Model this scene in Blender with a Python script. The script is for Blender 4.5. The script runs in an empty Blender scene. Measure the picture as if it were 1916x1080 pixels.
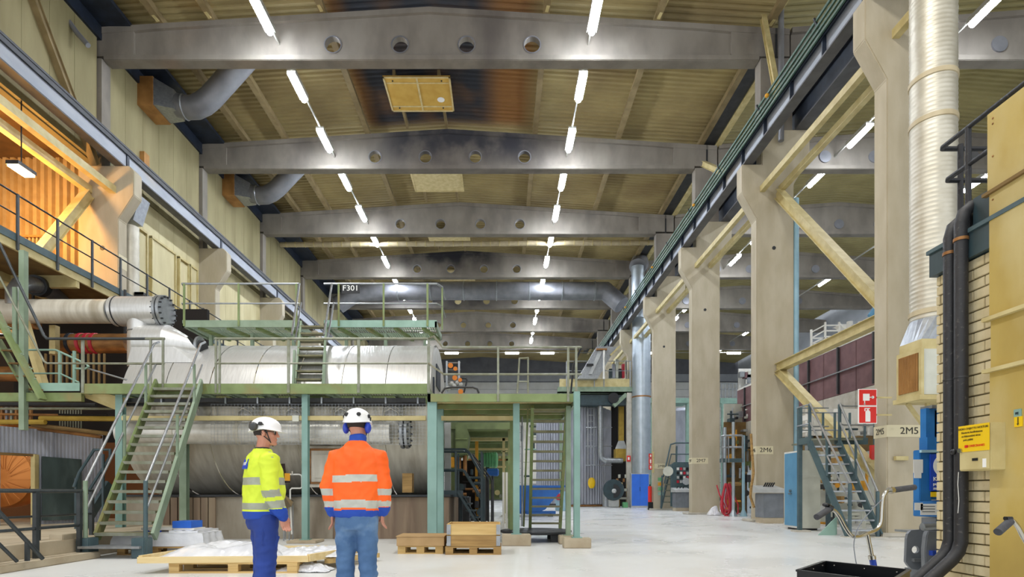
import bpy, math, random
from mathutils import Vector, Matrix
random.seed(7)
PI = math.pi
C = bpy.context.scene.collection
SC = bpy.context.scene

# ------------------------------------------------------------------ camera, world, exposure
F = 1060.0; VX = 938.0; VY = 922.0; CH = 1.1
cam = bpy.data.cameras.new('camera'); camo = bpy.data.objects.new('camera', cam); C.objects.link(camo)
camo.location = (0, 0, CH); camo.rotation_euler = (PI/2, 0, 0)
cam.sensor_width = 36; cam.lens = F/1916*36
cam.shift_x = (958-VX)/1916; cam.shift_y = (VY-540)/1916
cam.clip_start = 0.05; cam.clip_end = 300
SC.camera = camo
SC.view_settings.view_transform = 'Standard'; SC.view_settings.look = 'None'
SC.view_settings.gamma = 1; SC.view_settings.use_curve_mapping = False
SC.view_settings.exposure = 0.12
world = bpy.data.worlds.new('world'); SC.world = world; world.use_nodes = True
world.node_tree.nodes['Background'].inputs[0].default_value = (0.93, 0.96, 1.0, 1)
world.node_tree.nodes['Background'].inputs[1].default_value = 1.25
TUBE = 150.0      # LED tubes of the hall
SODIUM = 700.0   # sodium lamp in the annex, watts

def area_light(name, loc, rot, sx, sy, power, col):
    l = bpy.data.lights.new(name, 'AREA'); l.shape = 'RECTANGLE'; l.size = sx; l.size_y = sy
    l.energy = power; l.color = col
    o = bpy.data.objects.new(name, l); C.objects.link(o); o.location = loc; o.rotation_euler = rot
    return o
def point_light(name, loc, power, col, r=0.15):
    l = bpy.data.lights.new(name, 'POINT'); l.energy = power; l.color = col; l.shadow_soft_size = r
    o = bpy.data.objects.new(name, l); C.objects.link(o); o.location = loc
    return o
# area lamps for the unseen light rows behind and beside the photographer
for i, (x, y) in enumerate([(-8.5, 1.5), (3.2, 1.5), (-8.5, 8), (3.2, 8)]):
    area_light('unseen_row_light', (x, y, 17.6), (0, 0, 0), 1.6, 1.6, 650, (1, .98, .95))
point_light('sodium_lamp_light', (-16.8, 18.9, 10.9), SODIUM, (1, .5, .14), .3)
point_light('sodium_lamp_light', (-12.4, 15.0, 1.9), 110, (1, .42, .1), .2)

# ------------------------------------------------------------------ materials
def lin(h):
    h = h.lstrip('#'); out = []
    for i in (0, 2, 4):
        c = int(h[i:i+2], 16)/255
        out.append(c/12.92 if c <= .04045 else ((c+.055)/1.055)**2.4)
    return (*out, 1)
MATS = {}
def mat(name, col, col2=None, rough=.6, metal=0, scale=3, stretch=(1, 1, 1), lo=.35, hi=.65, bump=0, bscale=20,
        col3=None, scale3=.6, lo3=.5, hi3=.7, emit=0, spec=.5, coords='Object', bstretch=None, alpha=1, rvar=0):
    m = bpy.data.materials.new(name); m.use_nodes = True; MATS[name] = m
    nt = m.node_tree; b = nt.nodes['Principled BSDF']; N = nt.nodes.new; L = nt.links.new
    b.inputs['Base Color'].default_value = lin(col); b.inputs['Roughness'].default_value = rough
    b.inputs['Metallic'].default_value = metal; b.inputs['Specular IOR Level'].default_value = spec
    tc = N('ShaderNodeTexCoord')
    def coord(st):
        mp = N('ShaderNodeMapping'); mp.inputs['Scale'].default_value = st
        if coords == 'World':
            g = N('ShaderNodeNewGeometry'); L(g.outputs['Position'], mp.inputs[0])
        else: L(tc.outputs[coords], mp.inputs[0])
        return mp.outputs[0]
    def noise(st, s, lo_, hi_, det=6):
        n = N('ShaderNodeTexNoise'); n.inputs['Scale'].default_value = s; n.inputs['Detail'].default_value = det
        L(coord(st), n.inputs['Vector'])
        r = N('ShaderNodeMapRange'); r.inputs[1].default_value = lo_; r.inputs[2].default_value = hi_
        L(n.outputs[0], r.inputs[0]); return r.outputs[0]
    src = None
    if col2:
        mx = N('ShaderNodeMix'); mx.data_type = 'RGBA'; mx.inputs[6].default_value = lin(col); mx.inputs[7].default_value = lin(col2)
        f = noise(stretch, scale, lo, hi); L(f, mx.inputs[0]); src = mx.outputs[2]
        if rvar:
            rr = N('ShaderNodeMapRange'); rr.inputs[3].default_value = rough-rvar; rr.inputs[4].default_value = rough+rvar
            L(f, rr.inputs[0]); L(rr.outputs[0], b.inputs['Roughness'])
    if col3:
        m3 = N('ShaderNodeMix'); m3.data_type = 'RGBA'; m3.inputs[7].default_value = lin(col3)
        if src: L(src, m3.inputs[6])
        else: m3.inputs[6].default_value = lin(col)
        L(noise(stretch, scale3, lo3, hi3), m3.inputs[0]); src = m3.outputs[2]
    if src: L(src, b.inputs['Base Color'])
    if bump:
        n = N('ShaderNodeTexNoise'); n.inputs['Scale'].default_value = bscale; n.inputs['Detail'].default_value = 4
        L(coord(bstretch or stretch), n.inputs['Vector'])
        bp = N('ShaderNodeBump'); bp.inputs['Strength'].default_value = bump; bp.inputs['Distance'].default_value = .02
        L(n.outputs[0], bp.inputs['Height']); L(bp.outputs[0], b.inputs['Normal'])
    if emit:
        b.inputs['Emission Color'].default_value = lin(col); b.inputs['Emission Strength'].default_value = emit
    if alpha < 1:
        b.inputs['Alpha'].default_value = alpha
    return m
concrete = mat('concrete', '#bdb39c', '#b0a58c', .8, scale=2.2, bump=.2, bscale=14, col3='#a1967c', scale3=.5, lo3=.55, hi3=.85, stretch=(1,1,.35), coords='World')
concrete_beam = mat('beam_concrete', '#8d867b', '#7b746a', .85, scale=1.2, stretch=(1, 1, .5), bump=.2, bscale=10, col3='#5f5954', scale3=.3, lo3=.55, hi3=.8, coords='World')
def add_soot(m, x0, x1, y0, y1, z0, dark):
    nt = m.node_tree; N = nt.nodes.new; L = nt.links.new; b = nt.nodes['Principled BSDF']; src = b.inputs['Base Color'].links[0].from_socket
    g = N('ShaderNodeNewGeometry'); sp = N('ShaderNodeSeparateXYZ'); L(g.outputs['Position'], sp.inputs[0])
    no = N('ShaderNodeTexNoise'); no.inputs['Scale'].default_value = .8; no.inputs['Detail'].default_value = 6; L(g.outputs['Position'], no.inputs['Vector'])
    fac = None
    for sock, a, c, d0, d1 in ((sp.outputs[0], x0, x0+3, 0, 1), (sp.outputs[0], x1-3, x1, 1, 0), (sp.outputs[1], y0, y0+.05, 0, 1), (sp.outputs[1], y1-.05, y1, 1, 0), (sp.outputs[2], z0, z0+1.2, .35, 1), (no.outputs[0], .3, .6, .45, 1)):
        r = N('ShaderNodeMapRange'); r.interpolation_type = 'SMOOTHSTEP'
        for k, v in zip((1, 2, 3, 4), (a, c, d0, d1)): r.inputs[k].default_value = v
        L(sock, r.inputs[0])
        if fac is None: fac = r.outputs[0]
        else:
            q = N('ShaderNodeMath'); q.operation = 'MULTIPLY'; L(fac, q.inputs[0]); L(r.outputs[0], q.inputs[1]); fac = q.outputs[0]
    mx = N('ShaderNodeMix'); mx.data_type = 'RGBA'; L(fac, mx.inputs[0]); L(src, mx.inputs[6]); mx.inputs[7].default_value = lin(dark); L(mx.outputs[2], b.inputs['Base Color'])
add_soot(concrete_beam, -7.5, 3.5, 28.4, 29.3, 17.5, '#3a3a40')
add_soot(concrete_beam, -9.2, 1.2, 42.7, 43.6, 17.75, '#26262b')
add_soot(concrete_beam, -13.5, 1.5, 49.8, 51.2, 17.3, '#3a3a40')
concrete_floor_col = mat('pale_concrete', '#c6c1b5', '#b4ae9f', .8, scale=3, bump=.2, coords='World')
plinth_c = mat('plinth_concrete', '#b3ab9b', '#968c7a', .85, scale=2, stretch=(1, 1, .3), bump=.3, col3='#6d6150', scale3=.9, lo3=.52, hi3=.7)
plinth_r = mat('stained_concrete', '#94806a', '#685548', .85, scale=4, stretch=(1, 1, .12), bump=.2, col3='#a08f76', scale3=2, lo3=.5, hi3=.7)
floor_m = mat('floor_paint', '#e0e1df', '#d8d9d6', .32, scale=.5, bump=.04, bscale=3, col3='#cfccc3', scale3=.35, lo3=.58, hi3=.75, rvar=.08)
slab_m = mat('slab_concrete', '#c0b49c', '#a4957c', .8, scale=1.5, bump=.15)
wallp = mat('wall_panel', '#9c926b', '#8b815c', .8, scale=1.5, stretch=(1, 1, .25), bump=.2, bscale=8, col3='#6d643f', scale3=.25, lo3=.5, hi3=.7, coords='World')  # darkened to put the dimmer light of the upper left wall into its colour
wallp2 = mat('wall_panel_pale', '#d3c99f', '#c2b68a', .75, scale=1.5, stretch=(1, 1, .25), bump=.1)
deck_y = None
steel_d = mat('dark_steel', '#2e3033', '#222427', .5, scale=4)
steel_n = mat('navy_steel', '#232d3c', '#161d28', .5, scale=3)
girder_web = mat('girder_paint', '#a3a8b0', '#8e949d', .5, scale=1.5, stretch=(1, .4, 1), col3='#a79c88', scale3=.7, lo3=.6, hi3=.8)
girder_under = mat('girder_underside', '#5b5b5d', '#4b4b4d', .6, scale=2)
cable_g = mat('conductor_green', '#3d5a49', None, .5)
yel_steel = mat('cream_steel', '#cdbf8a', '#b9a872', .55, scale=3, coords='World')
purlin_m = mat('purlin_paint', '#94825c', '#7d6c48', .65, scale=2, coords='World')
trunk_m = mat('trunking', '#a9a79e', None, .5)
glow = mat('led_tube', '#eaf2ff', emit=TUBE)
glow_far = mat('led_tube_far', '#f4f8ff', emit=30)
glow_o = mat('sodium_tube', '#ffc98a', emit=60)
green = mat('olive_green_paint', '#7f8f5c', '#6e7d4c', .55, scale=3, col3='#8b7d4e', scale3=1.5, lo3=.55, hi3=.75, coords='World')
green2 = mat('sage_green_paint', '#8b9d86', '#7c8e76', .55, scale=3, coords='World')
teal = mat('teal_paint', '#86a8a0', '#78998f', .55, scale=2, coords='World')
mint = mat('mint_paint', '#93b3a4', '#84a494', .55, scale=3)
dteal = mat('dark_teal_paint', '#34474c', '#2a3b40', .45, scale=4)
dteal2 = mat('slate_teal_paint', '#4c6164', '#40545a', .5, scale=4)
tread_m = mat('tread_paint', '#83805f', '#6f6b4c', .6, scale=6)
railg = mat('worn_rail', '#8f9283', '#7a7c66', .4, metal=.3, scale=6)
raild = mat('dark_rail', '#3f4446', '#33383a', .4, metal=.3, scale=6)
galv = mat('galvanised', '#a9adb0', '#979b9f', .35, metal=.7, scale=8)
alu = mat('aluminium_cladding', '#e2e2e0', '#d4d4d1', .36, metal=.6, scale=3, stretch=(6, 1, 1), bump=.06, bscale=5, bstretch=(5, .6, .6), rvar=.05)
foil = mat('bright_cladding', '#e4e2da', '#cfccc2', .35, metal=.25, scale=5, bump=.1, bscale=8)
alu_old = mat('old_aluminium_cladding', '#d9d4c5', '#c6c0b0', .4, metal=.12, scale=2, stretch=(4, 1, .6), bump=.08, bscale=5, bstretch=(5, .6, .6), col3='#9a8d75', scale3=.5, lo3=.55, hi3=.8)
duct_m = mat('duct_spiral', '#cbc6b6', '#bbb5a3', .42, metal=.4, scale=3)
duct_c = mat('duct_cream', '#c3b594', '#b1a281', .5, scale=3)
duct_g = mat('duct_grey', '#8f9094', '#7c7d82', .5, metal=.4, scale=1.5)
duct_b = mat('duct_blue_grey', '#b8c2c9', '#a9b4bc', .35, metal=.6, scale=2)
rustpipe = mat('rusty_pipe', '#a87845', '#7c5631', .5, metal=.5, scale=3, stretch=(1, 1, 3))
black_r = mat('black_insulation', '#252527', '#1b1b1d', .55, scale=5, bump=.15, bscale=30, col3='#4a4744', scale3=30, lo3=.62, hi3=.75)
brick_m = mat('sand_lime_brick', '#d6c8a2', '#c7b88f', .8, scale=6, bump=.15, bscale=60, coords='World')
wall_joint = mat('wall_joint', '#857c5a', None, .9)
mortar = mat('mortar', '#7f7455', '#6e6447', .9, scale=8, coords='World')
ysheet = mat('yellowed_sheet', '#c0a758', '#a8904a', .55, scale=1.1, stretch=(1, 1, .6), col3='#c9ba85', scale3=.9, lo3=.5, hi3=.7, coords='World', bump=.06, bscale=3)
wood = mat('pale_wood', '#d8b97c', '#c19f62', .7, scale=4, stretch=(.3, 3, 3), bump=.1)
wood_n = mat('new_timber', '#e3cd9a', '#d6bc84', .7, scale=4, stretch=(.3, 3, 3))
wood_d = mat('weathered_wood', '#b08d55', '#8f6f40', .75, scale=5, stretch=(.3, 3, 3), bump=.1)
card = mat('cardboard', '#b6966a', '#a98a5e', .8, scale=3)
ply = mat('plywood_box', '#b58448', '#9a6c38', .7, scale=2)
white = mat('white_paint', '#e6e4dc', '#d8d6ce', .5, scale=3)
offw = mat('offwhite_paint', '#cfd0c2', '#c2c3b4', .5, scale=2)
plastic = mat('plastic_sheet', '#e3e4e6', '#cfd1d6', .25, scale=3, bump=.5, bscale=6, spec=.8)
red = mat('red_paint', '#d8281e', None, .45)
red_h = mat('red_hose', '#b92738', None, .4)
blue_l = mat('blue_lift_paint', '#2a74b8', '#2168a8', .4, scale=4)
blue_c = mat('bright_blue_paint', '#2f6fd8', '#2a66cc', .45, scale=2)
blue_s = mat('skip_blue', '#2468b8', '#1d5aa4', .5, scale=2)
blue_k = mat('locker_blue', '#5b93b5', '#5188ab', .5, scale=2)
blue_p = mat('pale_blue_paint', '#9cc0cf', '#8cb2c2', .5, scale=2)
blue_d = mat('deep_blue_paint', '#1c3fa0', None, .4)
greym = mat('machine_grey', '#7d8288', '#6d7278', .45, scale=3, metal=.2)
grey_l = mat('light_grey', '#b4b6b4', '#a5a7a5', .5, scale=3)
grey_d = mat('charcoal', '#3a3b3d', '#2c2d2f', .5, scale=3)
black = mat('black_plastic', '#101114', '#16181b', .4, scale=6)
black_m = mat('black_sheet_metal', '#0d0f14', None, .35)
rubber = mat('grip_rubber', '#45464a', '#3a3b3f', .7, scale=30, bump=.3, bscale=80)
chrome = mat('brushed_chrome', '#b9b7ae', None, .25, metal=1)
mgreen = mat('machine_green', '#6c7a4c', '#59663e', .5, scale=3)
mgreen2 = mat('motor_green', '#5fa06c', None, .5)
myellow = mat('machine_yellow', '#e0a32a', '#c98d20', .5, scale=3)
myel2 = mat('khaki_paint', '#b89a3c', '#a58732', .5, scale=3)
orange_m = mat('orange_disc', '#e0822c', None, .5)
purple = mat('oxblood_sheet', '#7c5a5c', '#6a4a4c', .6, scale=2)
siding = mat('end_wall_sheet', '#a2a6ab', '#969a9f', .6, scale=1)
siding_d = mat('end_wall_upper', '#6e7076', '#606268', .6, scale=1)
siding_l = mat('end_wall_lower', '#d9dad6', '#cdcec9', .6, scale=1)
corr = mat('galvanised_sheet', '#b0b3bd', '#9a9da6', .5, metal=.35, scale=2, stretch=(1, 1, .4))
corr_w = mat('cream_sheet', '#c2a878', '#ad9466', .6, scale=2)
door_g = mat('dark_green_door', '#3b4a48', '#2d3a38', .6, scale=3, stretch=(1, 1, .3), col3='#51605c', scale3=2)
dark_in = mat('dark_interior', '#1d1815', None, .9)  # near-black, puts the shade of unlit spaces into the colour
brown_u = mat('mezzanine_underside', '#7d6438', '#684f2a', .8, scale=2)
signw = mat('sign_white', '#eeeeea', None, .5)
stencil_bg = mat('stencil_field', '#d8cfae', None, .7)
stencil = mat('stencil_black', '#3a372e', None, .7)
yel_sign = mat('yellow_sign', '#ecc400', None, .5)
sky_b = mat('label_blue', '#1b45b4', None, .5)
navy_txt = mat('sign_ink', '#4a3c10', None, .6)
# ------------------------------------------------------------------ helpers
def P(px, py, Y): return Vector(((px-VX)*Y/F, Y, CH+(VY-py)*Y/F))
def XX(px, Y): return (px-VX)*Y/F
def ZZ(py, Y): return CH+(VY-py)*Y/F
ORG = {}
ORD = ['nearest', 'second', 'third', 'fourth', 'fifth', 'sixth', 'seventh', 'eighth', 'ninth', 'tenth', 'eleventh',
       'twelfth', 'thirteenth', 'fourteenth', 'fifteenth', 'sixteenth', 'seventeenth', 'eighteenth']
class MB:
    def __init__(s): s.v = []; s.f = []; s.cuts = []
    def add(s, v, f):
        n = len(s.v); s.cuts.append((n, len(s.f))); s.v += [Vector(a) for a in v]; s.f += [tuple(i+n for i in q) for q in f]; return s
    def box(s, x0, x1, y0, y1, z0, z1):
        v = [(x, y, z) for z in (z0, z1) for y in (y0, y1) for x in (x0, x1)]
        return s.add(v, [(0, 2, 3, 1), (4, 5, 7, 6), (0, 1, 5, 4), (2, 6, 7, 3), (0, 4, 6, 2), (1, 3, 7, 5)])
    def bar(s, p, q, w, h=None, up=(0, 0, 1)):
        h = h or w; p = Vector(p); q = Vector(q); d = (q-p).normalized(); up = Vector(up)
        if abs(d.dot(up)) > .98: up = Vector((0, 1, 0))
        a = d.cross(up).normalized()*w/2; b = a.cross(d).normalized()*h/2
        v = [p-a-b, p+a-b, p+a+b, p-a+b, q-a-b, q+a-b, q+a+b, q-a+b]
        return s.add(v, [(0, 1, 2, 3), (7, 6, 5, 4), (0, 4, 5, 1), (1, 5, 6, 2), (2, 6, 7, 3), (3, 7, 4, 0)])
    def loft(s, rings, cap=True, closed=True):
        n = len(rings[0]); v = [p for r in rings for p in r]; f = []
        for i in range(len(rings)-1):
            for j in range(n if closed else n-1):
                k = (j+1) % n; f.append((i*n+j, i*n+k, (i+1)*n+k, (i+1)*n+j))
        if cap:
            f.append(tuple(reversed(range(n)))); f.append(tuple((len(rings)-1)*n+j for j in range(n)))
        return s.add(v, f)
    def tube(s, pts, r, seg=8, cap=True):
        pts = [Vector(p) for p in pts]; rs = r if isinstance(r, (list, tuple)) else [r]*len(pts)
        rings = []; a = None
        for i, p in enumerate(pts):
            if i == 0: d = pts[1]-p
            elif i == len(pts)-1: d = p-pts[i-1]
            else: d = (p-pts[i-1]).normalized()+(pts[i+1]-p).normalized()
            if d.length < 1e-6: d = Vector((0, 0, 1))
            d.normalize()
            if a is None:
                a = d.cross(Vector((0, 0, 1)))
                if a.length < .1: a = d.cross(Vector((0, 1, 0)))
            a = (a-d*a.dot(d)).normalized(); b = d.cross(a)
            k = 1
            if 0 < i < len(pts)-1:
                c = (p-pts[i-1]).normalized().dot(d); k = 1/max(c, .6)
            rings.append([p+(a*math.cos(t)+b*math.sin(t))*rs[i]*(1 if k == 1 else (k**.5)) for t in [2*PI*j/seg for j in range(seg)]])
        return s.loft(rings, cap)
    def lathe(s, prof, c, ax='Z', seg=24, a0=0, a1=2*PI):
        full = abs(a1-a0-2*PI) < 1e-6; rings = []; c = Vector(c)
        for r, h in prof:
            ring = []
            for j in range(seg if full else seg+1):
                t = a0+(a1-a0)*j/seg; u, w = math.cos(t)*r, math.sin(t)*r
                ring.append(c+Vector({'Z': (u, w, h), 'X': (h, u, w), 'Y': (w, h, u)}[ax]))
            rings.append(ring)
        return s.loft(rings, cap=full, closed=full)
    def cyl(s, p, q, r, seg=12, r2=None): return s.tube([p, q], [r, r if r2 is None else r2], seg)
    def sphere(s, c, r, seg=12, rings=8, sc=(1, 1, 1)):
        R = []
        for i in range(1, rings):
            t = PI*i/rings
            R.append([Vector(c)+Vector((math.sin(t)*math.cos(a)*r*sc[0], math.sin(t)*math.sin(a)*r*sc[1], -math.cos(t)*r*sc[2])) for a in [2*PI*j/seg for j in range(seg)]])
        return s.loft(R)
    def prism(s, poly, ax, h0, h1):
        def mp(a, b, h): return {'X': (h, a, b), 'Y': (a, h, b), 'Z': (a, b, h)}[ax]
        n = len(poly); v = [mp(a, b, h0) for a, b in poly]+[mp(a, b, h1) for a, b in poly]
        f = [tuple(range(n)), tuple(reversed(range(n, 2*n)))]+[(i, i+n, (i+1) % n+n, (i+1) % n) for i in range(n)]
        return s.add(v, f)
    def grid(s, fn, nu, nv):
        v = [fn(i/nu, j/nv) for j in range(nv+1) for i in range(nu+1)]
        return s.add(v, [(j*(nu+1)+i, j*(nu+1)+i+1, (j+1)*(nu+1)+i+1, (j+1)*(nu+1)+i) for j in range(nv) for i in range(nu)])
    def each(s, name, m, parent=None, **k):
        c = s.cuts+[(len(s.v), len(s.f))]
        for (a, b), (a2, b2) in zip(c, c[1:]):
            q = MB(); q.v = s.v[a:a2]; q.f = [tuple(i-a for i in f) for f in s.f[b:b2]]; q.build(name, m, parent, **k)
    def build(s, name, m, parent=None, smooth=False, label=None, bevel=0, kind=None):
        if parent is not None: o0 = ORG[parent.name]
        else:
            xs = [v.x for v in s.v]; ys = [v.y for v in s.v]; zs = [v.z for v in s.v]
            o0 = Vector(((min(xs)+max(xs))/2, (min(ys)+max(ys))/2, min(zs)))
        me = bpy.data.meshes.new(name); me.from_pydata([v-o0 for v in s.v], [], s.f); me.validate()
        import bmesh
        bm = bmesh.new(); bm.from_mesh(me); bmesh.ops.recalc_face_normals(bm, faces=bm.faces)
        if bevel: bmesh.ops.bevel(bm, geom=bm.edges[:], offset=bevel, segments=2, affect='EDGES', clamp_overlap=True)
        bm.to_mesh(me); bm.free()
        me.materials.append(m)
        if smooth:
            me.polygons.foreach_set('use_smooth', [True]*len(me.polygons))
            me.set_sharp_from_angle(angle=math.radians(40))
        o = bpy.data.objects.new(name, me); C.objects.link(o)
        if parent is not None: o.parent = parent
        else: o.location = o0
        ORG[o.name] = o0
        if label: o['label'] = label
        if kind: o['kind'] = kind
        return o
def tag(o, label, cat, group=None, kind=None):
    o['label'] = label; o['category'] = cat
    if group: o['group'] = group
    if kind: o['kind'] = kind
    return o
def thing(name, label, cat, loc, group=None):
    o = bpy.data.objects.new(name, None); C.objects.link(o); o.location = loc; o.empty_display_size = .2
    ORG[o.name] = Vector(loc); return tag(o, label, cat, group)
def struct(mb, name, m, parent=None, smooth=False):
    o = mb.build(name, m, parent, smooth)
    if parent is None: o['kind'] = 'structure'
    return o
def dup(root, d, label=None, scale=None):
    r = root.copy(); C.objects.link(r); r.location = root.location+Vector(d); ORG[r.name] = ORG[root.name]+Vector(d)
    if label: r['label'] = label
    if scale: r.scale = scale
    for ch in list(root.children):
        c = ch.copy(); C.objects.link(c); c.parent = r; ORG[c.name] = ORG[r.name]
        for g in list(ch.children):
            k = g.copy(); C.objects.link(k); k.parent = c; ORG[k.name] = ORG[r.name]
    return r
def text(body, size, loc, rot, m, parent=None, name='lettering', ex=.003, align='CENTER', sx=1):
    cu = bpy.data.curves.new(name, 'FONT'); cu.body = body; cu.size = size; cu.extrude = ex; cu.align_x = align; cu.align_y = 'CENTER'
    cu.offset = 0; cu.resolution_u = 3
    t = bpy.data.objects.new(name, cu); C.objects.link(t)
    dg = bpy.context.evaluated_depsgraph_get(); me = bpy.data.meshes.new_from_object(t.evaluated_get(dg))
    bpy.data.objects.remove(t); me.name = name; me.materials.clear(); me.materials.append(m)
    M = Matrix.Translation(Vector(loc)-(ORG[parent.name] if parent else Vector((0, 0, 0))))@rot.to_4x4()@Matrix.Diagonal((sx, 1, 1, 1))
    me.transform(M); o = bpy.data.objects.new(name, me); C.objects.link(o)
    if parent: o.parent = parent; ORG[o.name] = ORG[parent.name]
    else: ORG[o.name] = Vector((0, 0, 0))
    return o
from mathutils import Euler
FRONT = Euler((PI/2, 0, 0)).to_matrix()           # text that faces the camera (-Y)
LEFTF = Euler((PI/2, 0, -PI/2)).to_matrix()       # text that faces -X

def lerp(a, b, t): return Vector(a)+(Vector(b)-Vector(a))*t
def grating(x0, x1, y0, y1, z, h=.03, pitch=.06):
    mb = MB(); n = int((x1-x0)/pitch)
    for i in range(n+1): x = x0+(x1-x0-.008)*i/n; mb.box(x, x+.008, y0, y1, z-h, z)
    for i in range(4): y = y0+(y1-y0-.01)*i/3; mb.box(x0, x1, y, y+.01, z-h, z)
    return mb
def railing(par, pts, h, posts, mr, mp, r=.02, mids=(.52,), mid_m=None, toe=None, toe_m=None, square=False):
    pts = [Vector(p) for p in pts]
    MB().tube([p+Vector((0, 0, h)) for p in pts], r, 8).build('top_rail', mr, par, True)
    for k in mids: MB().tube([p+Vector((0, 0, h*k)) for p in pts], r*.8, 8).build('mid_rail', mid_m or mr, par, True)
    for p in posts:
        p = Vector(p)
        (MB().bar(p, p+Vector((0, 0, h)), r*2, r*2) if square else MB().cyl(p, p+Vector((0, 0, h)), r*.95, 8)).build('post', mp, par, not square)
    if toe:
        m = MB()
        for a, b in zip(pts, pts[1:]): m.bar(a+Vector((0, 0, toe/2)), b+Vector((0, 0, toe/2)), .012, toe)
        m.build('kick_plate', toe_m or mp, par)
def stairs(par, A, B, wv, n, ms, mt, sh=.22, st=.03, tread_d=.24, tm=.03, rail=None, rm=None, rposts=2, rh=.95, sides=(0, 1), newel=True):
    """flight from A (foot, middle) to B (head, middle); wv = vector across the full width"""
    A = Vector(A); B = Vector(B); wv = Vector(wv); hd = Vector((B.x-A.x, B.y-A.y, 0)).normalized()
    for s in (-.5, .5):
        MB().bar(A+wv*s, B+wv*s, st, sh).build('stringer', ms, par)
    w = wv.length-st*1.0
    for i in range(n):
        c = lerp(A, B, (i+.6)/n); a = c-wv*.48; b = c+wv*.48
        MB().bar(a, b, tread_d, tm).build('tread', mt, par)
    if rail:
        for s in sides:
            s = s-.5; a = A+wv*s*1.06; b = B+wv*s*1.06; up = Vector((0, 0, rh))
            MB().tube([a+up, b+up], .021, 8).build('handrail', rail, par, True)
            MB().tube([a+up*.5, b+up*.5], .016, 8).build('mid_rail', rail, par, True)
            for k in range(rposts):
                c = lerp(a, b, (k+.0)/max(rposts-1, 1) if rposts > 1 else 0)
                MB().bar(c, c+up, .045).build('post', rm or ms, par)
# ------------------------------------------------------------------ the hall
S = 7.2; Y0 = 14.1; CX = -2.72
XL = -15.04; XR = 9.76; YE = 79.0
def roofz(x): return 20.02-.062*abs(x-CX)
def roofz2(x): return 20.02-.075*abs(x-21.35)
fl = struct(MB().add([(-24, -3, 0), (33, -3, 0), (33, YE, 0), (-24, YE, 0)], [(0, 1, 2, 3)]), 'floor', floor_m)
# roof deck: real trapezoid ribs across the hall; sooty around the first roof hatch
def deck_mat():
    m = mat('roof_deck', '#ab9a68', '#98875a', .6, scale=.6, coords='World', col3='#826f48', scale3=.25, lo3=.5, hi3=.72)
    nt = m.node_tree; N = nt.nodes.new; L = nt.links.new; b = nt.nodes['Principled BSDF']
    src = b.inputs['Base Color'].links[0].from_socket
    g = N('ShaderNodeNewGeometry'); sp = N('ShaderNodeSeparateXYZ'); L(g.outputs['Position'], sp.inputs[0])
    def rng(sock, a, c, d0, d1):   # smooth window
        r = N('ShaderNodeMapRange'); r.interpolation_type = 'SMOOTHSTEP'
        for k, v in zip((1, 2, 3, 4), (a, c, d0, d1)): r.inputs[k].default_value = v
        L(sock, r.inputs[0]); return r.outputs[0]
    def mul(a, c):
        n = N('ShaderNodeMath'); n.operation = 'MULTIPLY'
        for i, s in enumerate((a, c)):
            if isinstance(s, float): n.inputs[i].default_value = s
            else: L(s, n.inputs[i])
        return n.outputs[0]
    no = N('ShaderNodeTexNoise'); no.inputs['Scale'].default_value = .5; L(g.outputs['Position'], no.inputs['Vector'])
    nn = rng(no.outputs[0], .25, .6, .55, 1.0)
    X = sp.outputs[0]; Y = sp.outputs[1]
    inb = mul(rng(Y, 14, 16, 0, 1), rng(Y, 28.4, 29.4, 1, 0))
    brown = mul(mul(rng(X, -7.2, -6.4, 0, 1), rng(X, .8, 1.9, 1, 0)), inb)
    blk = mul(mul(mul(rng(X, -6.8, -5.9, 0, 1), rng(X, -1.2, .2, 1, 0)), inb), nn)
    m1 = N('ShaderNodeMix'); m1.data_type = 'RGBA'; L(brown, m1.inputs[0]); L(src, m1.inputs[6]); m1.inputs[7].default_value = lin('#8a5f2c')
    m2 = N('ShaderNodeMix'); m2.data_type = 'RGBA'; L(blk, m2.inputs[0]); L(m1.outputs[2], m2.inputs[6]); m2.inputs[7].default_value = lin('#262a33')
    L(m2.outputs[2], b.inputs['Base Color']); return m
deck_y = deck_mat()
def deck(xs, zf, y0, y1, pitch=.28):
    mb = MB(); prof = []; y = y0
    while y < y1:
        prof += [(y, 0), (y+.1, 0), (y+.15, .07), (y+.23, .07)]; y += pitch
    v = [(x, yy, zf(x)+h) for yy, h in prof for x in xs]; n = len(xs)
    return mb.add(v, [(j*n+i, j*n+i+1, (j+1)*n+i+1, (j+1)*n+i) for j in range(len(prof)-1) for i in range(n-1)])
ceil = struct(deck([-16.2, CX, 10.6], roofz, -2, YE), 'ceiling', deck_y)
ceil2 = struct(deck([10.6, 21.35, 32.6], roofz2, -2, YE), 'ceiling', mat('roof_deck_right', '#9c9160', '#897e50', .6, scale=.6, coords='World'))
struct(MB().box(-24, -16.0, 2, 22, 13.9, 14.1), 'ceiling', mat('annex_ceiling', '#6b4f2c', '#4c3820', .8, scale=1))
# end walls
wb = struct(MB().box(-16, 33, YE, YE+.3, 0, 21), 'wall_back', siding_d)
for i in range(16): MB().box(-16, 33, YE-.06-(i % 2)*.03, YE-.01, 1.0*i+.5, 1.0*i+1.46).build('panel', siding_l, wb)
MB().box(-16, 33, YE-.12, YE-.01, 16.6, 17.6).build('panel', siding, wb)
struct(MB().box(33, 33.3, -3, YE, 0, 21), 'wall_right', siding)
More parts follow.
